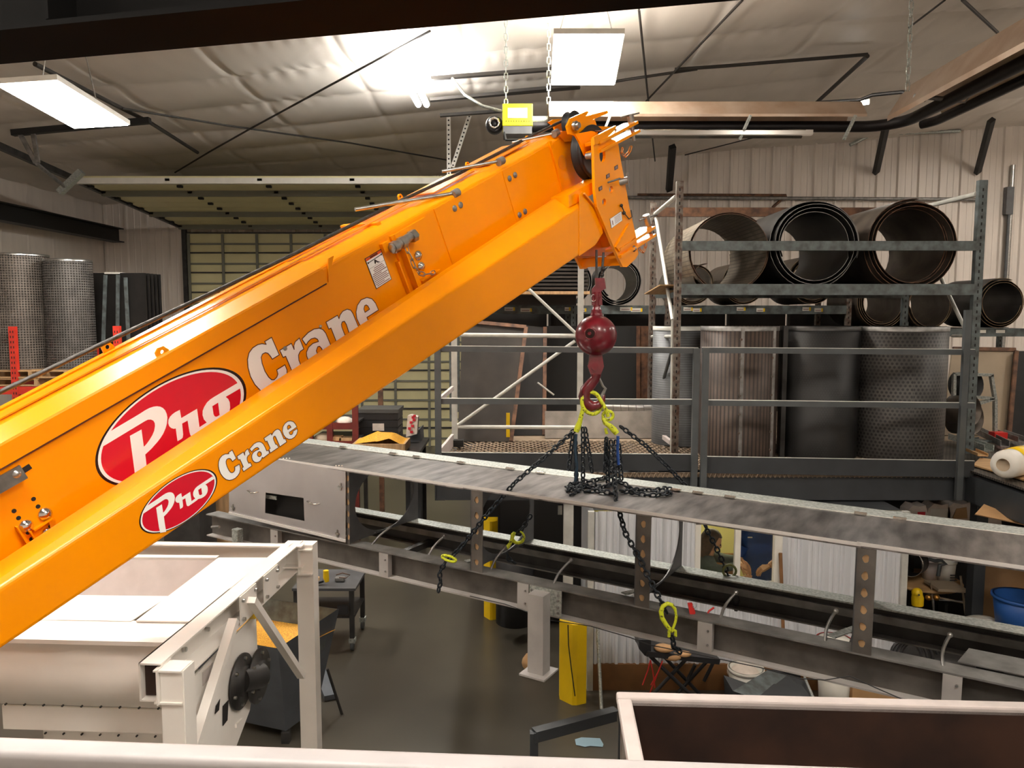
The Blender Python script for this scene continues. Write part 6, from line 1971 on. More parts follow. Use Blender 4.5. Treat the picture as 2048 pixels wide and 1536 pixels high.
ZH = 2.0
hp = T('steel_hopper', 'open rectangular steel hopper with cream rim and rusty inside at the lower right', 'hopper', WZ(1245, 1450, ZH))
h0 = WZ(1232, 1391, ZH); h1 = WZ(2300, 1418, ZH); hx = (h1 - h0).normalized(); hy = V((hx.y, -hx.x, 0))
if hy.y > 0: hy = -hy
Lx, Ly = 3.2, 1.9
fl_ = .065
rz = lambda s_, t_, z_=0: h0 + hx * s_ + hy * t_ + Z * z_
for nm, p, q, w in (('rim', rz(0, fl_ / 2), rz(Lx, fl_ / 2), fl_), ('rim', rz(fl_ / 2, fl_ + .001), rz(fl_ / 2, Ly - fl_ / 2), fl_), ('rim', rz(0, Ly), rz(Lx, Ly), fl_), ('rim', rz(Lx + .04, fl_), rz(Lx + .04, Ly), fl_)):
    mb = MB(); mb.bar(p, q, w, .045, Z); mb.build(nm, M['white_rim'], hp, bevel=.01)
i0, i1, i2, i3 = rz(fl_, fl_), rz(Lx - .03, fl_), rz(Lx - .03, Ly), rz(fl_, Ly)
dp = Z * .75
mb = MB()
mb.quad(i0, i1, i1 - dp, i0 - dp); mb.quad(i0, i0 - dp, i3 - dp, i3); mb.quad(i1, i2, i2 - dp, i1 - dp); mb.quad(i3, i3 - dp, i2 - dp, i2); mb.quad(i0 - dp, i1 - dp, i2 - dp, i3 - dp)
mb.build('inner_walls', M['rust_in_or_shade'], hp)
mb = MB(); g = .02
o0, o1, o2, o3 = rz(g, g), rz(Lx - g, g), rz(Lx - g, Ly), rz(g, Ly)
for p, q in ((o0, o1), (o0, o3), (o1, o2), (o3, o2)): mb.quad(p, q, q - dp, p - dp)
mb.build('outer_walls', M['rack_rust'], hp)
for s_, t_ in ((.05, .05), (Lx - .05, .05), (.05, Ly), (Lx - .05, Ly)):
    mb = MB(); p = rz(s_, t_); mb.box((p.x, p.y, .625), (.06, .06, 1.25)); mb.build('leg', M['fascia'], hp)
mb = MB(); p = rz(-.0, .9, -.08); mb.path([p, p - hx * .02 + hy * .01, p - hx * .02 + hy * .06, p + hy * .07], .006, 6); mb.build('handle', M['zinc'], hp)

# grey angle stand
gs = T('angle_stand', 'low dark grey steel angle frame on the floor left of the hopper', 'stand', WZ(1070, 1460, 1.0))
p, q = WZ(1068, 1461, 1.0), WZ(1232, 1418, 1.0)
mb = MB(); mb.bar(p, q, .07, .008, Z); mb.bar(p - V((0, .035, .035)), q - V((0, .035, .035)), .008, .07, Z); mb.build('top_angle', M['fascia'], gs)
mb = MB(); mb.box((p.x, p.y, .5), (.055, .055, .98)); mb.build('leg', M['fascia'], gs)
mb = MB(); mb.box((q.x + .05, q.y, .5), (.055, .055, .98)); mb.build('leg', M['fascia'], gs)
mb = MB(); mb.prism([WZ(x, y, .004) for x, y in ((1150, 1479), (1163, 1475), (1200, 1477), (1207, 1489), (1205, 1494), (1180, 1492), (1170, 1494), (1152, 1490))], V((0, 0, .002))); o = mb.build('blue_paper', M['paperblue']); tag(o, 'torn pale blue paper lying on the floor', 'paper')
# ================================================================ OFFICE UNDER THE DECK
YO = 7.45
ZT = zfb - .02
ow = SE('wall_office', (2.5, YO, 0))
xo0, xo1 = WY(1186, 1250, YO).x, WY(1801, 1150, YO).x
wx0, wx1 = WY(1394, 1100, YO).x, WY(1556, 1100, YO).x
wz0, wz1 = WY(1470, 1168, YO).z, ZT - .1
pw = 44 * YO / FPX
xx = xo0
while xx < xo1 - .01:
    x2 = min(xx + pw, xo1)
    for e_ in (wx0, wx1):
        if xx < e_ - .001 < x2 - .002: x2 = e_
    for (za_, zb_2) in (((.27, ZT),) if (x2 <= wx0 + .001 or xx >= wx1 - .001) else ((.27, wz0), (wz1, ZT))):
        a_ = xx; c_ = x2
        rib_panel(a_, c_, YO, za_, zb_2, rib=.036, dep=.028).build('wall_panel', M['wall_off'], ow)
    xx = x2
mb = MB(); mb.box(((xo0 + xo1) / 2, YO - .01, .135), (xo1 - xo0, .04, .27)); S('baseboard_office', mb, M['brown_wood'])
for i, X in enumerate((xo0 - .03, xo1 + .02)):
    mb = MB(); mb.box((X, YO - .01, ZT / 2), (.06, .06, ZT)); S('trim_%d' % (40 + i), mb, M['rack_white'])
wn = SE('window_1', ((wx0 + wx1) / 2, YO, wz0))
fm = M['white_pl']
for c_, s_ in ((((wx0 + wx1) / 2, YO - .01, wz0), (wx1 - wx0 + .06, .07, .05)), (((wx0 + wx1) / 2, YO - .01, wz1), (wx1 - wx0 + .06, .07, .05)),
             ((wx0, YO - .01, (wz0 + wz1) / 2), (.05, .07, wz1 - wz0)), ((wx1 - .01, YO - .01, (wz0 + wz1) / 2), (.075, .07, wz1 - wz0)),
             ((WY(1474, 1100, YO).x, YO - .005, (wz0 + wz1) / 2), (.055, .05, wz1 - wz0))):
    mb = MB(); mb.box(c_, s_); mb.build('window_frame', fm, wn)
xm = WY(1474, 1100, YO).x
for p, q in ((wx0 + .02, xm), (xm, wx1 - .03)):
    mb = MB(); mb.box(((p + q) / 2, YO + .01, (wz0 + wz1) / 2), (q - p - .04, .004, wz1 - wz0 - .04)); mb.build('pane', M['glass'], wn)
# office interior shell
YI = 9.7
mb = MB(); mb.quad(V((xo0, YI, 0)), V((xo1, YI, 0)), V((xo1, YI, ZT)), V((xo0, YI, ZT))); S('wall_office_back', mb, M['office'])
mb = MB(); mb.quad(V((xo0, YO + .03, 0)), V((xo0, YI, 0)), V((xo0, YI, ZT)), V((xo0, YO + .03, ZT))); S('wall_office_left', mb, M['wall_off'])
mb = MB(); mb.quad(V((xo1, YO + .03, 0)), V((xo1, YI, 0)), V((xo1, YI, ZT)), V((xo1, YO + .03, ZT))); S('wall_office_right', mb, M['wall_off'])
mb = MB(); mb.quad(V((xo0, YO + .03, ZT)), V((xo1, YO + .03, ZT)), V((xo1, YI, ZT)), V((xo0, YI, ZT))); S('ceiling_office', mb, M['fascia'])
mb = MB(); mb.box((2.35, 8.7, ZT - .03), (1.0, .35, .04)); o = mb.build('office_lamp', M['lamp_office']); tag(o, 'flat lamp on the office ceiling', 'ceiling lamp')
mb = MB(); mb.box((WY(1460, 1150, 8.0).x, 7.82, .78), (1.9, .5, .04))
dkk = T('office_desk', 'desk just behind the office window', 'desk', (2.6, 7.8, 0)); mb.build('desk_top', M['white_pl'], dkk)
for X in (1.9, 3.4):
    mb = MB(); mb.box((X, 7.85, .38), (.05, .4, .76)); mb.build('leg', M['plate_grey'], dkk)
mb = MB(); c_ = WY(1490, 1157, 7.78); mb.box((c_.x, 7.75, .86), (.13, .12, .14)); o = mb.build('cream_jar', M['white_rim'], bevel=.02); tag(o, 'cream plastic jar held on the desk between the two people', 'jar')
mb = MB(); c_ = WY(1450, 1095, 9.1); mb.box((c_.x, 9.2, .42), (.4, .05, .84)); o = mb.build('chair_back', M['brown_wood']); tag(o, 'brown wooden chair back inside the office', 'chair')

# ================================================================ PEOPLE
def skin_body(name, verts, edges, radii, mt, parent, sub=1):
    me = bpy.data.meshes.new(name)
    off = WL[parent.name]
    me.from_pydata([V(p) - off for p in verts], edges, [])
    me.materials.append(M[mt])
    o = bpy.data.objects.new(name, me); sc.collection.objects.link(o); o.parent = parent; WL[o.name] = off
    md = o.modifiers.new('s', 'SKIN'); md.use_smooth_shade = True
    sv = me.skin_vertices[0].data if me.skin_vertices else None
    if sv is None:
        import bmesh
        bm = bmesh.new(); bm.from_mesh(me); bm.verts.layers.skin.new(); bm.to_mesh(me); bm.free()
        sv = me.skin_vertices[0].data
    for i, r_ in enumerate(radii):
        sv[i].radius = (r_, r_) if not isinstance(r_, tuple) else r_
    sv[0].use_root = True
    s2 = o.modifiers.new('u', 'SUBSURF'); s2.levels = sub; s2.render_levels = sub + 1
    return o
def head(parent, c, fwd, R_=.105, hair=True, hairlen=.0):
    c = V(c); f = V(fwd).normalized(); s_ = f.cross(Z).normalized(); up = s_.cross(f).normalized()
    def L(a, b, g): return c + f * a + s_ * b + up * g
    mb = MB(); vs = []; n, m_ = 18, 14
    for j in range(m_ + 1):
        ph = PI * j / m_
        for i in range(n):
            a = 2 * PI * i / n
            z_ = math.cos(ph) * R_ * 1.2; rr = math.sin(ph) * R_
            jaw = 1 - .28 * max(0, -math.cos(ph))
            fx = math.cos(a) * rr * 1.02; fy = math.sin(a) * rr * .80 * jaw
            if math.cos(a) > .9 and -.15 < math.cos(ph) < .12: fx += .016
            vs.append(L(fx, fy, z_))
    mb.add(vs, [(j * n + i, j * n + (i + 1) % n, (j + 1) * n + (i + 1) % n, (j + 1) * n + i) for j in range(m_) for i in range(n)], True)
    mb.ball(L(R_ * 1.05, 0, -.012), .015, 8, 6, (1, 1, 1.2))
    mb.ball(L(0, R_ * .80, -.01), .022, 8, 6, (.8, .5, 1.2)); mb.ball(L(0, -R_ * .80, -.01), .022, 8, 6, (.8, .5, 1.2))
    mb.build('head', M['skin'], parent)
    mb = MB()
    for s__ in (-.034, .034): mb.ball(L(R_ * .90, s__, .012), .010, 8, 6)
    mb.build('eyes', M['black'], parent)
    mb = MB(); mb.bar(L(R_ * .93, -.02, -.055), L(R_ * .93, .02, -.055), .008, .007, up); mb.build('mouth', mat('lips', lin(160, 85, 75), .5), parent)
    mb = MB(); vs = []
    for j in range(m_ + 1):
        ph = PI * .62 * j / m_
        for i in range(n):
            a = 2 * PI * i / n
            front = math.cos(a) > .35
            p2 = min(ph, PI * .30) if front else ph
            rr = math.sin(p2) * R_ * 1.13
            vs.append(L(math.cos(a) * rr * 1.02 - .008, math.sin(a) * rr * .88, math.cos(p2) * R_ * 1.30 + .006 - (hairlen * max(0, (j / m_ - .6) / .4) if not front else 0)))
    mb.add(vs, [(j * n + i, j * n + (i + 1) % n, (j + 1) * n + (i + 1) % n, (j + 1) * n + i) for j in range(m_) for i in range(n)], True)
    mb.build('hair', M['hair'], parent)
def hand(parent, wrist, dirn, palm_n, curl=.6, L_=.17, nm='hand'):
    w = V(wrist); d_ = V(dirn).normalized(); n_ = V(palm_n); n_ = (n_ - d_ * n_.dot(d_)).normalized(); s_ = d_.cross(n_)
    mb = MB()
    pc = w + d_ * L_ * .27
    mb.hexa([w - s_ * .024 - n_ * .012, w + s_ * .024 - n_ * .012, w + s_ * .024 + n_ * .012, w - s_ * .024 + n_ * .012,
             w + d_ * L_ * .5 - s_ * .040 - n_ * .011, w + d_ * L_ * .5 + s_ * .040 - n_ * .011, w + d_ * L_ * .5 + s_ * .040 + n_ * .011, w + d_ * L_ * .5 - s_ * .040 + n_ * .011])
    for i, (o_, l_) in enumerate(((-.031, .38), (-.0105, .46), (.0105, .43), (.031, .34))):
        p = w + d_ * L_ * .48 + s_ * o_
        pts = [p]; dd = d_.copy(); l3 = L_ * l_ / 3 * 1.25
        for k_ in range(3):
            dd = (dd * math.cos(curl) + n_ * math.sin(curl)).normalized() if k_ else (dd * math.cos(curl * .5) + n_ * math.sin(curl * .5)).normalized()
            pts.append(pts[-1] + dd * l3)
        mb.path(pts, [.0095, .009, .0085, .007], 8)
    p = w + d_ * L_ * .16 - s_ * .026
    mb.path([p, p + (d_ * .5 - s_ * .8 + n_ * .3) * .035, p + (d_ * .9 - s_ * .8 + n_ * .8) * .055], [.012, .011, .009], 8)
    o = mb.build(nm, M['skin'], parent, bevel=.004)
    return o
# woman seated at the window, looking right, both arms reaching to the jar
YW = 8.08
wp = T('person', 'brown-haired person in grey-green sweater seated behind the left office window pane', 'person', (WY(1425, 1150, YW).x, YW, 0))
hc = WY(1422, 1083, YW)
sh_ = WY(1412, 1112, YW); 
pel = V((sh_.x - .10, YW + .05, .62)); chest = V((sh_.x - .02, YW, sh_.z - .10)); neck = V((hc.x - .03, YW, sh_.z + .02)); 
lsf = V((sh_.x + .0, YW - .17, sh_.z - .03)); lsb = V((sh_.x + .02, YW + .17, sh_.z - .03))
elf = WY(1432, 1140, YW - .25); elf.y = YW - .26
wrf = WY(1477, 1130, 7.83)
elb_ = WY(1452, 1118, YW); wrb = WY(1480, 1118, 7.95)
skin_body('sweater', [pel, pel.lerp(chest, .5), chest, neck, lsf, elf, wrf, lsb, elb_, wrb],
          [(0, 1), (1, 2), (2, 3), (2, 4), (4, 5), (5, 6), (2, 7), (7, 8), (8, 9)],
          [(.17, .14), (.15, .13), (.16, .13), .055, .075, .055, .038, .075, .052, .038], 'sweater', wp, 1)
skin_body('legs', [pel - Z * .02, pel + V((.22, -.1, -.06)), pel + V((.45, -.12, -.1)), pel + V((.48, -.12, -.54)), pel + V((.22, .12, -.06)), pel + V((.45, .14, -.1)), pel + V((.48, .14, -.54))],
          [(0, 1), (1, 2), (2, 3), (0, 4), (4, 5), (5, 6)], [.13, .09, .075, .05, .09, .075, .05], 'trouser', wp, 1)
mb = MB(); mb.tube(neck - Z * .03, hc - Z * .08, .05, n=12); mb.build('neck', M['skin'], wp)
head(wp, hc, (.9, -.1, -.38), .105, hairlen=.13)
hand(wp, wrf, (.95, -.1, -.35), (0, .3, -1), .55)
hand(wp, wrb, (.85, -.3, -.5), (0, -.2, -1), .5)
mb = MB(); mb.box((pel.x, pel.y, .24), (.42, .42, .48)); o = mb.build('office_stool', M['plate_grey'], bevel=.03); tag(o, 'grey box stool under the seated person in the office', 'stool')
# man in navy shirt standing right
YM = 8.28
mp_ = T('person', 'person in navy blue shirt standing behind the right office window pane', 'person', (WY(1520, 1100, YM).x, YM, 0))
s0 = WY(1520, 1062, YM)
pel = V((s0.x + .05, YM + .05, .88)); chest = V((s0.x, YM, s0.z - .14)); neck = V((s0.x - .02, YM - .02, s0.z + .07)); 
rs_ = V((s0.x + .2, YM - .06, s0.z - .02)); re_ = V((WY(1575, 1110, 8.1).x, 8.08, WY(1575, 1105, 8.1).z)); rw = WY(1538, 1132, 7.8)
ls_ = V((s0.x - .2, YM + .02, s0.z - .02)); le = V((s0.x - .24, YM - .05, s0.z - .30)); lw = WY(1500, 1150, 7.95)
pel = pel - Z * .22
skin_body('shirt', [pel, pel.lerp(chest, .5), chest, neck, rs_, re_.lerp(rs_, .25), ls_, le],
          [(0, 1), (1, 2), (2, 3), (2, 4), (4, 5), (2, 6), (6, 7)], [(.17, .14), (.17, .14), (.18, .14), .065, .085, .07, .085, .065], 'navy', mp_, 1)
skin_body('forearms', [re_.lerp(rs_, .3), re_, rw], [(0, 1), (1, 2)], [.055, .052, .034], 'skin', mp_, 1)
skin_body('forearms', [le.lerp(ls_, .1), le, lw], [(0, 1), (1, 2)], [.05, .048, .033], 'skin', mp_, 1)
skin_body('legs', [pel, pel + V((-.1, 0, -.42)), pel + V((-.11, .02, -.86)), pel + V((.1, 0, -.42)), pel + V((.11, .02, -.86))], [(0, 1), (1, 2), (0, 3), (3, 4)], [.15, .08, .05, .08, .05], 'trouser', mp_, 1)
mb = MB(); mb.tube(neck - Z * .03, neck + Z * .12, .055, n=12); mb.build('neck', M['skin'], mp_)
head(mp_, neck + V((-.04, -.04, .20)), (-.6, -.7, -.45), .11)
hand(mp_, rw, (-.9, -.1, -.35), (0, .3, -1), .6)
hand(mp_, lw, (-.5, -.5, -.6), (-.3, 0, -1), .5)
mb = MB(); mb.box(WY(1500, 1075, YM - .17), (.05, .004, .012)); mb.build('chest_logo', M['white_pl'], mp_)

# ================================================================ ITEMS NEAR THE OFFICE WALL
def guard(label, px0, px1, Y, ztop, yb=None):
    x0_, x1_ = WY(px0, 1300, Y).x, WY(px1, 1300, Y).x
    t = T('column_guard', label, 'bollard', ((x0_ + x1_) / 2, Y, 0))
    w_ = x1_ - x0_
    pr_ = [(x0_, Y + .12), (x0_, Y + .02), (x0_ + w_ * .45, Y - .10), (x0_ + w_ * .62, Y - .10), (x1_, Y - .06), (x1_, Y + .12)]
    mb = MB(); mb.prism([V((a, b, 0)) for a, b in pr_], Z * ztop); mb.build('shield', M['yellow'], t)
    return t
g1 = guard('yellow folded-steel column guard standing beside the wooden skirting', 1120, 1172, 7.22, .80)
mb = MB(); mb.path([WY(1136, 1250, 7.1), WY(1137, 1290, 7.1), WY(1143, 1340, 7.09), WY(1150, 1392, 7.09)], .006, 6); mb.build('hanging_cord', M['black_pl'], g1)
guard('second yellow column guard in the dark doorway behind the frame', 968, 996, 9.3, 1.24)
# dark cabinets
dc = T('steel_cabinet', 'black double-door cabinet in the dark space left of the office', 'cabinet', WY(1060, 1200, 9.1))
xa, xb = WY(1000, 1100, 9.1).x, WY(1132, 1100, 9.1).x
for i in range(2):
    w_ = (xb - xa) / 2
    mb = MB(); mb.box((xa + w_ * (i + .5), 9.1, .98), (w_ - .01, .03, 1.9)); mb.build('door', M['dark_room'], dc)
mb = MB(); mb.box(((xa + xb) / 2, 9.4, .98), (xb - xa, .5, 1.94)); mb.build('body', M['black'], dc)
mb = MB(); mb.box(WY(1120, 1020, 9.05), (.05, .02, .11)); mb.build('handle', M['zinc'], dc)
dc = T('narrow_cabinet', 'narrow black cabinet with two white tags beside the office wall', 'cabinet', WY(1160, 1200, 8.8))
mb = MB(); x0_, x1_ = WY(1148, 1100, 8.8).x, WY(1182, 1100, 8.8).x; mb.box(((x0_ + x1_) / 2 - .02, 9.0, .95), (x1_ - x0_ - .05, .4, 1.88)); mb.build('body', M['black'], dc)
for y_ in (1054, 1075):
    mb = MB(); mb.box(WY(1169, y_, 8.79), (.04, .006, .045)); mb.build('tag', M['white_pl'], dc)
# round tank behind (dark)
mb = MB(); mb.lathe(WY(1030, 1090, 8.6) * 1.0 - Z * 0, (0, 0, 1), [(0, -.9), (.22, -.9), (.22, -.02), (0, .02)], 24); o = mb.build('black_drum', M['dark_room']); tag(o, 'black drum in front of the dark cabinet', 'drum')
mb = MB(); mb.tube(WY(1195, 1255, 7.35), WZ(1203, 1418, 0.0), .017, n=8); o = mb.build('steel_rod', M['galv']); tag(o, 'upright grey rod leaning at the wall beside the yellow guard', 'rod')
bt = T('broom', 'brown wooden broom handle leaning against the office wall', 'broom', WY(1566, 1380, 7.2))
mb = MB(); mb.tube(WY(1561, 1106, 7.38), WY(1569, 1340, 7.28), .018, n=8); mb.build('handle', M['brown_wood'], bt)
mb = MB(); p = WY(1569, 1340, 7.28); mb.box((p.x, p.y, p.z - .05), (.3, .06, .08)); mb.build('head', M['black_pl'], bt)
# small bundle on floor behind the leg
mb = MB(); mb.ball(WZ(1068, 1325, .12) , .13, 12, 8, (1.0, .8, .9)); o = mb.build('tan_sack', M['card']); tag(o, 'tan sack lying on the floor behind the grey leg', 'sack')

# folding stool
fs = T('folding_stool', 'black folding camp stool with crossed legs and tan bags on top', 'stool', WZ(1360, 1420, 0))
YS = 6.9
for (a, b, Y) in (((1300, 1312), (1392, 1400), YS), ((1380, 1310), (1300, 1395), YS + .1), ((1418, 1318), (1340, 1402), YS + .35), ((1330, 1315), (1410, 1400), YS + .42), ((1390, 1330), (1375, 1360), YS + .2), ((1430, 1318), (1408, 1362), YS + .3)):
    mb = MB(); mb.tube(WY(*a, Y), WY(*b, Y), .018, n=8); mb.build('leg', M['black_pl'], fs)
mb = MB(); mb.bar(WY(1282, 1292, YS + .1), WY(1425, 1308, YS + .2), .35, .05, Z); mb.build('seat', M['black_pl'], fs)
mb = MB(); mb.prism([WY(x, y, YS - .05) for x, y in ((1278, 1280), (1302, 1280), (1302, 1312), (1290, 1312), (1278, 1298))], V((0, .3, 0))); mb.build('side_pouch', M['black_pl'], fs)
mb = MB(); mb.ball(WY(1328, 1296, YS), .07, 12, 8, (1.4, 1, .5)); mb.ball(WY(1345, 1313, YS), .06, 12, 8, (1.4, 1, .6)); mb.ball(WY(1368, 1308, YS), .05, 10, 6, (1.4, 1, .5)); o = mb.build('tan_gloves', M['card']); tag(o, 'tan work gloves piled on the camp stool', 'gloves')
mb = MB()
for pts in (((1301, 1320), (1296, 1340), (1285, 1370)), ((1301, 1320), (1306, 1345), (1310, 1375)), ((1325, 1322), (1316, 1345), (1302, 1370)), ((1316, 1345), (1300, 1385), (1298, 1395))):
    mb.path([WY(*p, YS - .08) for p in pts], .006, 6)
mb.build('hanging_cord', M['red_pl'], fs)

def bucket(name, label, px, ytop_px, Y, r, h, mt, rim=None, grp=None, lid=False, zb=None):
    c_ = WY(px, ytop_px, Y)
    base = c_.z - h if zb is None else zb
    t = T(name, label, 'bucket', (c_.x, Y, base), grp)
    h = c_.z - base
    mb = MB(); mb.lathe((c_.x, Y, base), Z, [(0, 0), (r * .84, 0), (r, h), (r * .95, h), (r * .8, .02), (0, .02)] if not lid else [(0, 0), (r * .84, 0), (r, h), (0, h)], 28); mb.build('body', M[mt], t)
    mb = MB(); mb.lathe((c_.x, Y, c_.z - .03), Z, [(r * 1.0, 0), (r * 1.07, .005), (r * 1.07, .03), (r * .93, .03)] + ([(0, .022)] if lid else []), 28); mb.build('rim' if not lid else 'lid', M[rim or mt], t)
    return t
bucket('plastic_bucket', 'white bucket with bright red rim seen between the frame beams', 1669, 1278, 7.0, .155, .34, 'white_pl', 'red_pl', lid=True)
bucket('plastic_bucket', 'white bucket standing below the red-rimmed one', 1669, 1345, 7.0, .15, .33, 'white_pl', zb=0.0)
bb = bucket('plastic_bucket', 'white bucket with torn plastic beside the grey metal bin', 1492, 1335, 7.05, .16, .36, 'white_pl', zb=0.0)
mb = MB(); mb.ball(WY(1488, 1345, 7.15), .15, 14, 8, (1.1, .9, .5)); o = mb.build('plastic_bag', M['sack']); tag(o, 'crumpled translucent bag on the white bucket', 'bag')
gb = T('metal_bin', 'upturned grey sheet-metal bin on the floor behind the hopper rim', 'bin', WY(1550, 1400, 6.9))
P = [WY(1462, 1390, 6.6), WY(1532, 1342, 6.8), WY(1610, 1352, 6.9), WY(1627, 1395, 6.5)]
mb = MB(); mb.prism([WY(1466, 1382, 6.5), WY(1535, 1340, 7.0), WY(1575, 1350, 7.0), WY(1512, 1398, 6.5)], V((0, .01, -.02))); mb.build('side_sheet', M['rack_grey'], gb)
mb = MB(); mb.prism([WY(1512, 1398, 6.5), WY(1575, 1350, 7.0), WY(1612, 1362, 7.0), WY(1628, 1402, 6.5)], V((0, .01, -.02))); mb.build('top_sheet', M['fascia'], gb)
mb = MB(); mb.bar(WY(1609, 1355, 6.95), WY(1628, 1400, 6.48), .02, .02); mb.build('edge_angle', M['galv'], gb)
mb = MB(); mb.prism([WY(1466, 1382, 6.5), WY(1512, 1398, 6.5), WY(1628, 1402, 6.5), WY(1620, 1480, 6.5), WY(1470, 1480, 6.5)], V((0, .3, 0))); mb.build('front_sheet', M['fascia'], gb)
mb = MB(); p = WY(1750, 1400, 7.0); mb.box((p.x, 7.05, .21), (.55, .35, .42)); o = mb.build('cardboard_box', M['card']); tag(o, 'low cardboard box beside the lower white bucket', 'box')

# right of the office: table, chairs, drum, tub, reel
rt = T('round_table', 'round wooden table holding buckets right of the office wall', 'table', WZ(1850, 1250, 0))
YT = 8.75
tc_ = WY(1845, 1150, YT); zt_ = WY(1845, 1158, YT).z
mb = MB(); mb.lathe((tc_.x, YT, zt_ - .035), Z, [(0, 0), (.40, 0), (.42, .015), (.42, .03), (.40, .035), (0, .035)], 40); mb.build('table_top', M['ply'], rt)
for a_ in range(4):
    X, Y = tc_.x + .3 * math.cos(a_ * PI / 2 + .5), YT + .3 * math.sin(a_ * PI / 2 + .5)
    mb = MB(); mb.tube((X, Y, zt_ - .035), (X, Y, 0), .016, n=8); mb.build('leg', M['dark_frame'], rt)
b2 = bucket('plastic_bucket', 'white bucket with dark printing on the round table', 1893, 1120, YT - .05, .105, .2, 'white_pl', zb=zt_)
mb = MB(); 
for i in range(3): mb.box((tc_.x + .27 - .0, YT - .16, zt_ + .10 - i * .03), (.08, .004, .012))
mb.build('print', M['fascia'], b2)
b3 = bucket('plastic_bucket', 'second cream bucket between the black band and the printed bucket', 1862, 1118, YT + .02, .10, .2, 'white_rim', zb=zt_)
mb = MB(); mb.path([WY(x, y, YT - .18) for x, y in ((1858, 1118), (1870, 1122), (1882, 1120), (1892, 1128), (1880, 1130), (1876, 1152))], .02, 6); o = mb.build('grey_rag', M['rail_grey']); tag(o, 'grey rag hung over the bucket on the round table', 'rag')
bd = T('black_band', 'black and shiny metal ring standing on edge on the round table', 'ring', WY(1822, 1150, YT - .1))
c_ = WY(1818, 1126, YT - .12)
mb = MB(); mb.lathe(c_, (.75, .65, 0), [(.155, 0), (.155, .16), (.15, .16), (.15, 0)], 32); mb.build('band', M['black_pl'], bd)
mb = MB(); mb.lathe(c_ - V((.75, .65, 0)) * .005, (.75, .65, 0), [(.15, 0), (.158, -.006), (.158, .012)], 32); mb.build('bright_rim', M['chrome'], bd)
fc = T('folding_chair', 'tan folding chair partly hidden under the round table', 'chair', WZ(1905, 1260, 0))
for a, b in (((1862, 1165), (1868, 1225)), ((1921, 1152), (1932, 1235)), ((1862, 1192), (1925, 1205))):
    mb = MB(); mb.tube(WY(*a, 8.4), WY(*b, 8.4), .012, n=8); mb.build('tube', M['beige'], fc)
mb = MB(); mb.bar(WY(1862, 1171, 8.4), WY(1922, 1174, 8.4), .3, .03, Z); mb.build('seat', M['beige'], fc)
hr = T('hose_reel', 'yellow rounded hose reel hanging in the dark beside the brass fittings', 'reel', WY(1834, 1215, 7.9))
mb = MB(); mb.path([WY(1834, 1186, 7.9), WY(1835, 1196, 7.9), WY(1835, 1210, 7.9)], [.05, .062, .058], 16); mb.ball(WY(1834, 1186, 7.9), .055, 14, 10); mb.build('body', M['yellow'], hr)
mb = MB(); mb.tube(WY(1838, 1190, 7.83), WY(1838, 1190, 7.80), .010, n=8); mb.build('knob', M['black_pl'], hr)
vf = T('brass_fittings', 'pair of round brass fittings with a steel tube next to the yellow reel', 'fittings', WY(1865, 1200, 7.9))
for x in (1857, 1873): mb = MB(); mb.ball(WY(x, 1195, 7.9), .034, 12, 8); mb.build('brass_ball', M['brass'], vf)
mb = MB(); mb.tube(WY(1878, 1200, 7.9), WY(1925, 1203, 7.9), .006, n=6); mb.tube(WY(1866, 1200, 7.9), WY(1868, 1225, 7.9), .010, n=6); mb.build('tube', M['steel_dull'], vf)
mb = MB(); cdx = WY(2010, 1150, 8.6); mb.lathe((cdx.x, 8.6, 0), Z, [(0, 0), (.33, 0), (.33, WY(2010, 1128, 8.3).z), (0, WY(2010, 1128, 8.3).z)], 36); o = mb.build('cardboard_drum', M['card']); tag(o, 'big tan cardboard drum behind the blue tub', 'drum')
bt_ = bucket('plastic_tub', 'blue plastic tub at the right edge', 2042, 1192, 7.5, .245, .33, 'blue_tub')
bt_['category'] = 'tub'
mb = MB(); mb.ball(WY(1962, 1243, 7.7), .12, 14, 8, (1.5, 1, .45)); o = mb.build('plastic_bag', M['white_pl']); tag(o, 'crumpled grey plastic bag beside the blue tub', 'bag')
mb = MB(); mb.box((WY(2000, 1200, 7.7).x + .35, 7.4, WY(2000, 1262, 7.5).z / 2), (1.3, .55, WY(2000, 1262, 7.5).z)); o = mb.build('steel_bench', M['dark_frame']); tag(o, 'low dark steel bench under the blue tub', 'bench')
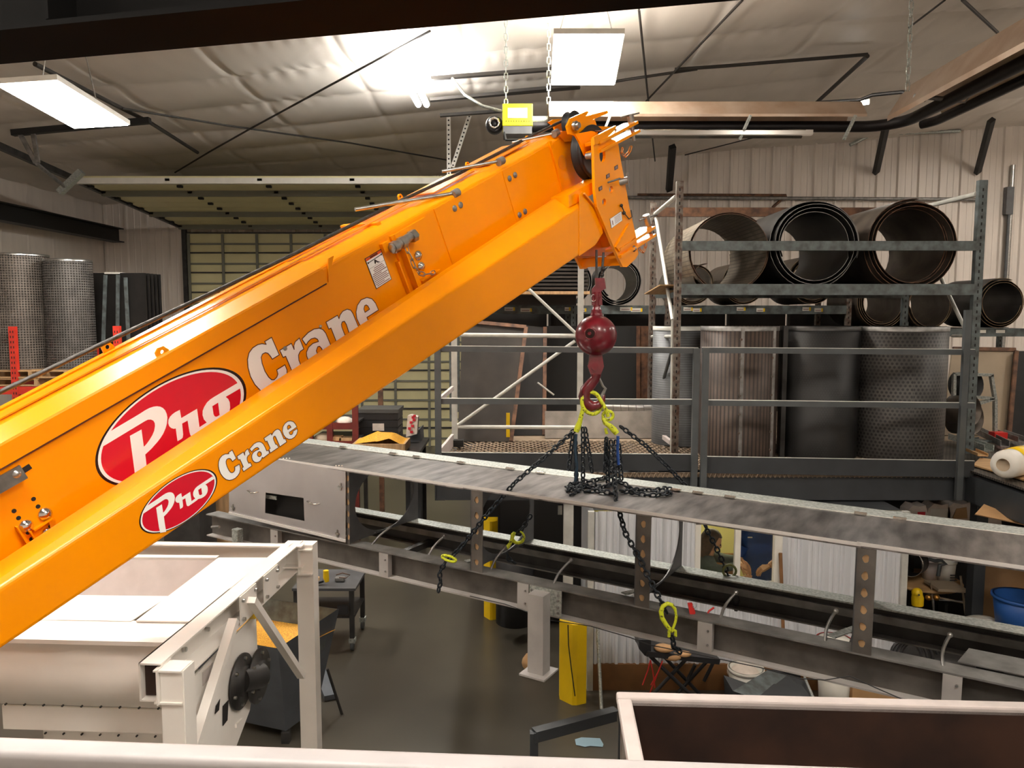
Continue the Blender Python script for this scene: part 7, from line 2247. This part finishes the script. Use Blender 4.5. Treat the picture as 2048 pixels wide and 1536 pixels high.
# storage shelf with bags behind (dark back wall)
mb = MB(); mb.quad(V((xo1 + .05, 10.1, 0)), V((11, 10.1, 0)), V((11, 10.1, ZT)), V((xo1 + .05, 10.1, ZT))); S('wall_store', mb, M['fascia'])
sh__ = T('storage_shelf', 'shelf with feed bags under the platform at the right', 'shelf', WY(1930, 1150, 9.2))
xa, xb = WY(1805, 1050, 9.2).x, 7.6
zsh = WY(1930, 1052, 9.0).z
mb = MB(); mb.box(((xa + xb) / 2, 9.3, zsh - .02), (xb - xa, .7, .04)); mb.build('board', M['dark_frame'], sh__)
for X in (xa + .03, xb - .03):
    mb = MB(); mb.box((X, 9.3, zsh / 2), (.05, .6, zsh)); mb.build('leg', M['dark_frame'], sh__)
for i, (px, w_, h_, lab) in enumerate(((1830, .26, .24, 'paper bag with a red square, leftmost on the shelf under the platform'), (1872, .3, .26, 'pale bag with a grey panel, second on the shelf'), (1912, .34, .27, 'open white bag with a brown inside, middle of the shelf'), (1965, .4, .24, 'white bag with small red check marks at the right of the shelf'))):
    t = T('feed_bag', lab, 'bag', WY(px, 1045, 9.1), 'bags on the shelf under the platform')
    x_ = WY(px, 1045, 9.1).x
    mb = MB(); vs = []
    for (a, b) in ((-.5, 0), (.5, 0), (.46, .6), (.36, 1.0), (.1, .92), (-.2, 1.0), (-.42, .75)): vs.append(V((x_ + a * w_, 9.05, zsh + b * h_)))
    mb.prism(vs, V((0, .2, 0))); mb.build('sack', M['sack'], t)
    mb = MB()
    if i == 0: mb.box((x_ + .04, 9.04, zsh + .12), (.09, .006, .08))
    elif i == 3:
        for a, b in ((0, 0), (.05, 0), (.025, -.03), (.03, .035), (-.02, -.03), (.07, -.03)): mb.box((x_ + .0 + a, 9.04, zsh + .13 + b), (.024, .006, .024))
    elif i == 2: mb.prism([V((x_ - .08, 9.04, zsh + .08)), V((x_ + .1, 9.04, zsh + .08)), V((x_ + .08, 9.04, zsh + .22)), V((x_ - .04, 9.04, zsh + .2))], V((0, -.004, 0)))
    else: mb.box((x_, 9.04, zsh + .14), (.2, .006, .12))
    mb.build('print', M['check'] if i in (0, 3) else (M['card'] if i == 2 else M['white_pl']), t)
mb = MB(); mb.prism([WY(1950, 1028, 7.2), WY(1968, 1008, 7.4), WY(2120, 1075, 7.2), WY(2100, 1060, 6.9)], V((0, .01, -.01))); o = mb.build('cardboard_flap', M['card']); tag(o, 'tan cardboard flap sticking out under the right platform edge', 'cardboard')
# hose coil beyond the far beam
hcq = T('hose_coil', 'coil of black hose behind the frame at the lower right', 'hose', WY(1820, 1310, 6.9))
for i in range(4):
    mb = MB(); c_ = WY(1812 + i * 9, 1312 + 3 * i, 6.9 + i * .06); r_ = .14 + .015 * i
    mb.path([c_ + V((math.cos(a) * r_, .2 * math.sin(a) * r_, math.sin(a) * r_)) for a in [2 * PI * k_ / 24 for k_ in range(24)]], .014, 6, closed=True); mb.build('loop', M['black_pl'], hcq)
mb = MB(); c_ = WY(1875, 1290, 7.3); mb.lathe((c_.x, 7.3, 0), Z, [(.0, 0), (.3, 0), (.34, c_.z - .05), (.30, c_.z), (0, c_.z)], 28); o = mb.build('dark_drum', M['dark_frame']); tag(o, 'dark steel drum behind the hose coil', 'drum')

# ================================================================ CENTRE BACK CLUTTER (between boom and sheet)
YC = 12.6
ct = T('black_crate', 'black lidded plastic crate with a paper label below the boom', 'crate', WY(763, 890, YC))
x0_, x1_ = WY(717, 850, YC).x, WY(796, 850, YC).x
zc0, zc1 = WY(760, 884, YC).z, WY(760, 826, YC).z
for i in range(4):
    h_ = (zc1 - zc0) / 4
    mb = MB(); mb.box(((x0_ + x1_) / 2, YC + .28, zc0 + h_ * (i + .5)), (x1_ - x0_, .56, h_ * .9)); mb.build('crate_tier', M['black_pl'], ct)
mb = MB(); mb.box(((x0_ + x1_) / 2, YC + .28, (zc0 + zc1) / 2), (x1_ - x0_ - .03, .53, zc1 - zc0)); mb.build('crate_body', M['black_pl'], ct)
mb = MB(); mb.box(((x0_ + x1_) / 2, YC + .28, zc1 + .03), (x1_ - x0_ + .03, .6, .06)); mb.build('lid', mat('crate_lid', lin(75, 75, 74), .5), ct)
mb = MB(); mb.box((WY(757, 858, YC).x, YC - .01, WY(757, 854, YC).z), (.19, .008, .12)); mb.build('label', M['sack'], ct)
pb_ = T('pellet_tray', 'wooden tray heaped with golden pellets below the black crate', 'tray', WY(757, 900, 11.3))
xa, xb = WY(706, 890, 11.3).x, WY(808, 890, 11.3).x
zq0, zq1 = WY(757, 905, 11.3).z, WY(757, 888, 11.3).z
for c_, s_ in ((((xa + xb) / 2, 11.3, (zq0 + zq1) / 2), (xb - xa, .03, zq1 - zq0)), (((xa + xb) / 2, 11.9, (zq0 + zq1) / 2), (xb - xa, .03, zq1 - zq0)), ((xa, 11.6, (zq0 + zq1) / 2), (.03, .6, zq1 - zq0)), ((xb, 11.6, (zq0 + zq1) / 2), (.03, .6, zq1 - zq0)), (((xa + xb) / 2, 11.6, zq0), (xb - xa, .6, .03))):
    mb = MB(); mb.box(c_, s_); mb.build('board', M['wood'], pb_)
def heap(nm, x0_, x1_, y0_, y1_, z0_, hfun, parent, nx_=24, ny_=16):
    mb = MB(); vs = []
    for j in range(ny_ + 1):
        for i in range(nx_ + 1):
            u_, v_ = i / nx_, j / ny_
            vs.append(V((x0_ + (x1_ - x0_) * u_, y0_ + (y1_ - y0_) * v_, z0_ + hfun(u_, v_))))
    mb.add(vs, [(j * (nx_ + 1) + i, j * (nx_ + 1) + i + 1, (j + 1) * (nx_ + 1) + i + 1, (j + 1) * (nx_ + 1) + i) for j in range(ny_) for i in range(nx_)], True)
    o = mb.build(nm, M['corn'], parent); o['kind'] = 'stuff'; return o
heap('pellet_heap', xa + .02, xb - .02, 11.32, 11.88, zq1 - .02, lambda u_, v_: .16 * max(0, 1 - abs(u_ - .42) * 1.9) * (1 - abs(v_ - .5) * 1.4) + .07 * max(0, 1 - abs(u_ - .72) * 4) + .01, pb_)
tb = T('work_table', 'dark steel table carrying the crate and pellet tray', 'table', ((xa + xb) / 2, 12.0, 0))
mb = MB(); mb.box(((xa + xb) / 2, 12.1, zq0 - .06), (xb - xa + .4, 1.7, .05)); mb.build('table_top', M['dark_frame'], tb)
for X in (xa - .12, xb + .12):
    for Y in (11.35, 12.85):
        mb = MB(); mb.box((X, Y, zq0 / 2 - .04), (.06, .06, zq0 - .08)); mb.build('leg', M['dark_frame'], tb)
mb = MB(); mb.box((WY(757, 880, 12.8).x, 12.9, (zq0 - .03 + zc0) / 2), (1.0, .7, zc0 - zq0 + .03)); o = mb.build('support_box', M['black_pl']); tag(o, 'black box under the lidded crate', 'box')
ck = T('checker_bag', 'red and white checkered bag leaning on the grey bin right of the crate', 'bag', WY(823, 868, 12.3))
mb = MB(); mb.prism([WY(x, y, 12.3) for x, y in ((815, 832), (822, 830), (836, 834), (834, 868), (812, 874))], V((0, .15, 0))); mb.build('sack', M['sack'], ck)
mb = MB()
for x, y in ((826, 835), (828, 840), (822, 845), (825, 852), (819, 857), (823, 864), (829, 832)): mb.box(WY(x, y, 12.285), (.045, .01, .04))
mb.build('red_checks', M['check'], ck)
gbn = T('grey_bin', 'dark grey angled bin right of the pellet tray', 'bin', WY(825, 905, 12.4))
mb = MB(); mb.prism([WY(x, y, 12.5) for x, y in ((813, 868), (832, 864), (840, 858), (842, 905), (813, 905))], V((0, .5, 0))); mb.build('shell', M['bin_grey'], gbn)
mb = MB(); p = WY(825, 905, 12.5); mb.box((p.x, 12.75, p.z / 2), (.25, .45, p.z)); mb.build('pedestal', M['fascia'], gbn)
# red shelving with parts (below the boom)
rs2 = T('red_shelving', 'red steel shelving with bags and parts glimpsed under the boom', 'rack', WY(700, 900, 12.2))
for px, Y in ((660, 12.0), (711, 12.0), (762, 14.5), (620, 12.0)):
    X = WY(px, 850, Y).x; mb = MB(); mb.box((X, Y, 1.55), (.09, .07, 3.1)); mb.build('post', M['dull_red'] if px != 762 else M['rust'], rs2)
for y_ in (888, 852):
    p, q = WY(615, y_, 12.0), WY(713, y_, 12.0)
    mb = MB(); mb.box((p + q) / 2, (q.x - p.x, .05, .10)); mb.build('beam', M['dull_red'], rs2)
    mb = MB(); mb.box(((p.x + q.x) / 2, 12.5, p.z + .04), (q.x - p.x, .95, .03)); mb.build('shelf', M['dark_frame'], rs2)
rnd = random.Random(3)
for i, (px, y_, mtn, nm, lab) in enumerate(((690, 845, 'sack', 'white_bag', 'white bag on the upper red shelf'), (672, 880, 'card', 'carton', 'small tan carton on the lower red shelf'), (694, 882, 'wood', 'wood_offcut', 'wood offcut beside the carton on the lower red shelf'), (648, 878, 'beige', 'beige_casting', 'beige casting at the left end of the lower red shelf'))):
    p = WY(px, y_, 12.1); mb = MB(); mb.ball(p, .14, 10, 7, (1.1, .8, .7)) if i in (0, 3) else mb.box(p, (.2, .2, .13)); o = mb.build(nm, M[mtn]); tag(o, lab, nm.split('_')[-1])
# brown wrapped stack and dark cabinets at the left of the frame
mb = MB(); p = WY(437, 1015, 9.5); mb.box((p.x, 9.7, 1.0), (.32, .4, 2.0)); o = mb.build('wrapped_stack', M['wood']); tag(o, 'brown shrink-wrapped stack behind the left end of the frame', 'stack')
mb = MB(); p = WY(375, 1040, 8.8); mb.box((p.x - .05, 9.0, .9), (.42, .5, 1.8)); o = mb.build('dark_cabinet', M['dark_frame']); tag(o, 'dark cabinet behind the white machine top', 'cabinet')

# ================================================================ CORN BIN AND CART (floor)
bn = T('corn_bin', 'tapered blue-grey steel bin filled with golden corn', 'bin', WZ(560, 1450, 0))
zR = 1.02
Aq, Bq_, = WZ(678, 1218, zR), WZ(556, 1298, zR)
vec = Bq_ - Aq
wv = V((vec.y, -vec.x, 0)).normalized() * -.95
if wv.x > 0: wv = -wv
Cq, Dq = Bq_ + wv, Aq + wv
R4 = [Aq, Bq_, Cq, Dq]
cen_ = sum(R4, V()) / 4
bot = [p + (V((cen_.x, cen_.y, 0)) - V((p.x, p.y, 0))) * .34 - Z * (zR - .10) for p in R4]
bot[1] = WZ(572, 1462, .10); bot[2] = bot[1] + wv * .8
mb = MB()
for i in range(4):
    j = (i + 1) % 4; mb.quad(R4[i], R4[j], bot[j], bot[i])
mb.quad(*bot); mb.build('shell', M['bin_grey'], bn)
mb = MB()
inn = [p + (cen_ - p) * .02 for p in R4]; ib = [inn[i].lerp(bot[i], .35) for i in range(4)]
for i in range(4):
    j = (i + 1) % 4; mb.quad(inn[i], inn[j], ib[j], ib[i])
mb.build('inner_walls', M['rack_grey'], bn)
ib2 = [inn[i].lerp(bot[i], .10) for i in range(4)]
mb = MB(); vs = []; N_ = 22
for j in range(N_ + 1):
    for i in range(N_ + 1):
        u_, v_ = i / N_, j / N_
        p = ib2[0].lerp(ib2[1], u_).lerp(ib2[3].lerp(ib2[2], u_), v_)
        vs.append(p + Z * (-.10 + .10 * (u_) + .02 * math.sin(u_ * 9) * math.sin(v_ * 7)))
mb.add(vs, [(j * (N_ + 1) + i, j * (N_ + 1) + i + 1, (j + 1) * (N_ + 1) + i + 1, (j + 1) * (N_ + 1) + i) for j in range(N_) for i in range(N_)], True)
o = mb.build('corn', M['corn'], bn); o['kind'] = 'stuff'
for p in bot:
    mb = MB(); mb.box((p.x, p.y, .05), (.07, .07, .10)); mb.build('foot', M['dark_frame'], bn)
mb = MB(); mb.tube(inn[0].lerp(bot[0], .6) + V((.02, 0, 0)), V((inn[0].x + .02, inn[0].y, 0)), .014, n=8); mb.build('leg', M['dark_frame'], bn)
mb = MB(); p = WZ(650, 1370, .02); mb.box((p.x, p.y, .03), (.12, .6, .05), (V((.9, .4, 0)).normalized(), V((-.4, .9, 0)).normalized(), Z)); o = mb.build('floor_plank', M['bin_grey']); tag(o, 'grey-tan plank on the floor right of the corn bin', 'plank')
kt = T('tool_cart', 'dark rolling cart with tools on top behind the corn bin', 'cart', WZ(700, 1300, 0))
YK = 8.35
zk = WY(650, 1178, YK).z
xa, xb = WY(585, 1180, YK).x, WY(712, 1180, YK).x
mb = MB(); mb.box(((xa + xb) / 2, YK + .3, zk), (xb - xa, .65, .03)); mb.build('table_top', M['plate_grey'], kt)
for X in (xa + .04, xb - .05):
    for Y in (YK, YK + .6):
        mb = MB(); mb.box((X, Y, (zk + .14) / 2), (.05, .05, zk - .14)); mb.build('leg', M['dark_frame'], kt)
        mb = MB(); mb.lathe((X - .02, Y, .055), (1, 0, 0), [(0, 0), (.055, 0), (.055, .035), (0, .035)], 20); mb.build('caster', M['rail_grey'], kt)
        mb = MB(); mb.box((X, Y, .12), (.07, .08, .05)); mb.build('caster_fork', M['galv'], kt)
mb = MB(); mb.box(((xa + xb) / 2, YK + .3, .38), (xb - xa - .05, .6, .02)); mb.build('lower_shelf', M['dark_frame'], kt)
mb = MB(); mb.box((xb - .14, YK - .04, zk - .22), (.12, .04, .1)); mb.build('clamp_block', M['black_pl'], kt)
dl = T('power_drill', 'yellow and black power tool lying on the cart', 'power tool', WY(652, 1150, YK + .1))
mb = MB(); p = WY(652, 1146, YK + .1); mb.path([p + V((0, 0, .03)), p + V((.0, 0, -.05)), p + V((.01, 0, -.10))], [.03, .034, .024], 10); mb.build('body', M['yellow'], dl)
mb = MB(); mb.tube(p + V((-.03, 0, -.09)), p + V((-.13, -.02, -.12)), .018, n=8); mb.build('grip', M['black_pl'], dl)
for (x, y, w_, nm, mt_, lab, cat) in ((632, 1138, .07, 'wood_block', 'ply', 'small wooden block on the cart beside the drill', 'block'), (680, 1152, .11, 'hand_grinder', 'steel_dull', 'grey hand tool on the right of the cart top', 'tool')):
    p = WY(x, y, YK + .2); mb = MB(); mb.box((p.x, p.y, zk + .045), (w_, .06, .05)); o = mb.build(nm, M[mt_], bevel=.01); tag(o, lab, cat)
for pts, lab in ((((672, 1150), (685, 1146), (700, 1150), (692, 1156), (678, 1155)), 'thin brown cord coiled on the cart'),):
    mb = MB(); mb.path([WY(a, b, YK + .1) for a, b in pts], .006, 6); o = mb.build('cord', M['rust']); tag(o, lab, 'cord')

# ================================================================ SUB-PARTS: hang small pieces on the part that carries them
RULES = {
 'crane_boom': {'warning_label': 'base_section', 'number_sticker': 'head_plate', 'load_plate': 'head_plate', 'spring_clip': 'head_plate', 'pin_handle': 'hinge_pin', 'pin_nut': 'locking_pin',
   'rod_clamp': 'guide_rod', 'keeper_chain': 'hinge_pin', 'rivet': 'base_section', 'bolt_hole': 'base_section', 'seam_shadow': 'top_shell', 'shell_corner': 'top_shell', 'top_rib': 'base_section', 'slot': 'slotted_bar', 'jib_end_plate': 'stowed_jib', 'weld_edge': 'stowed_jib', 'boss_ring': 'tip_section', 'cap_screw': 'tip_section'},
 'radiant_heater': {'vent_holes': 'burner_box', 'label_plate': 'burner_box', 'blower_ring': 'blower'},
 'conveyor_frame': {'slot_lining': 'bulkhead_flange', 'handle': 'side_panel', 'latch': 'side_panel', 'panel_lip': 'side_panel', 'bolt': 'stiffener', 'bracket_bolts': 'leg_bracket', 'sheet_lip': 'top_sheet', 'strip_edge': 'galvanised_strip', 'hinge': 'galvanised_strip', 'base_plate': 'leg', 'bottom_flange': 'side_beam', 'rivet': 'top_sheet'},
 'white_machine': {'plate_bolts': 'splice_plate', 'web_bolts': 'side_channel', 'gusset_bolts': 'leg_gusset', 'flange_bolts': 'bearing_flange', 'screws': 'front_casing', 'side_decal': 'side_casing', 'slot_opening': 'side_casing', 'channel_end_shade': 'side_channel', 'leg_bore_shade': 'leg'},
 'screen_roll': {'strap_bolts': 'seam_strap'}, 'hook_ball': {'pin_recess': 'ball', 'recess_shade': 'ball', 'pin_nut': 'ball', 'latch': 'hook', 'swivel_pin': 'swivel', 'ring_pin': 'wedge_socket', 'socket_pin': 'wedge_socket'},
 'steel_cabinet': {'handle': 'door'}, 'person': {'eyes': 'head', 'mouth': 'head', 'hair': 'head', 'chest_logo': 'shirt'}, 'tool_cart': {'caster_fork': 'leg', 'caster': 'leg', 'clamp_block': 'table_top'},
 'storage_rack': {'shelf_label': 'beam'}, 'plastic_bucket': {'print': 'body'}, 'black_crate': {'label': 'crate_body'}, 'feed_bag': {'print': 'sack'}, 'checker_bag': {'red_checks': 'sack'}, 'plastic_roll': {'label': 'wrap'},
 'spiral_duct': {'seam': 'pipe'}, 'door_1': {'mid_strut': 'door_section', 'seam_strut': 'door_section'}, 'chain_sling': {'hook_latch': 'sling_hook', 'hook_clevis': 'sling_hook'},
}
base = lambda o: o.name.split('.')[0]
for i, (o, p) in enumerate(ORDER):
    if p is None: continue
    r_ = RULES.get(base(p), {})
    want = r_.get(base(o))
    if base(p) == 'crane_boom' and base(o) in ('white_letter', 'oval_badge'):
        n_before = sum(1 for q_, _ in ORDER[:i] if base(q_) == base(o))
        want = 'stowed_jib' if ((base(o) == 'white_letter' and n_before < 5) or (base(o) == 'oval_badge' and n_before == 1)) else 'base_section'
    if not want: continue
    cand = [q_ for q_, pp in ORDER[:i] if pp is p and base(q_) == want] or [q_ for q_, pp in ORDER if pp is p and base(q_) == want][:1]
    if cand: o.parent = cand[-1]

for o, p in ORDER:
    if p is not None and base(o) in ('web_bolts', 'plate_bolts', 'gusset_bolts', 'flange_bolts', 'bracket_bolts', 'strap_bolts', 'splice_bolts', 'screws', 'vent_holes', 'red_checks'):
        o['kind'] = 'stuff'
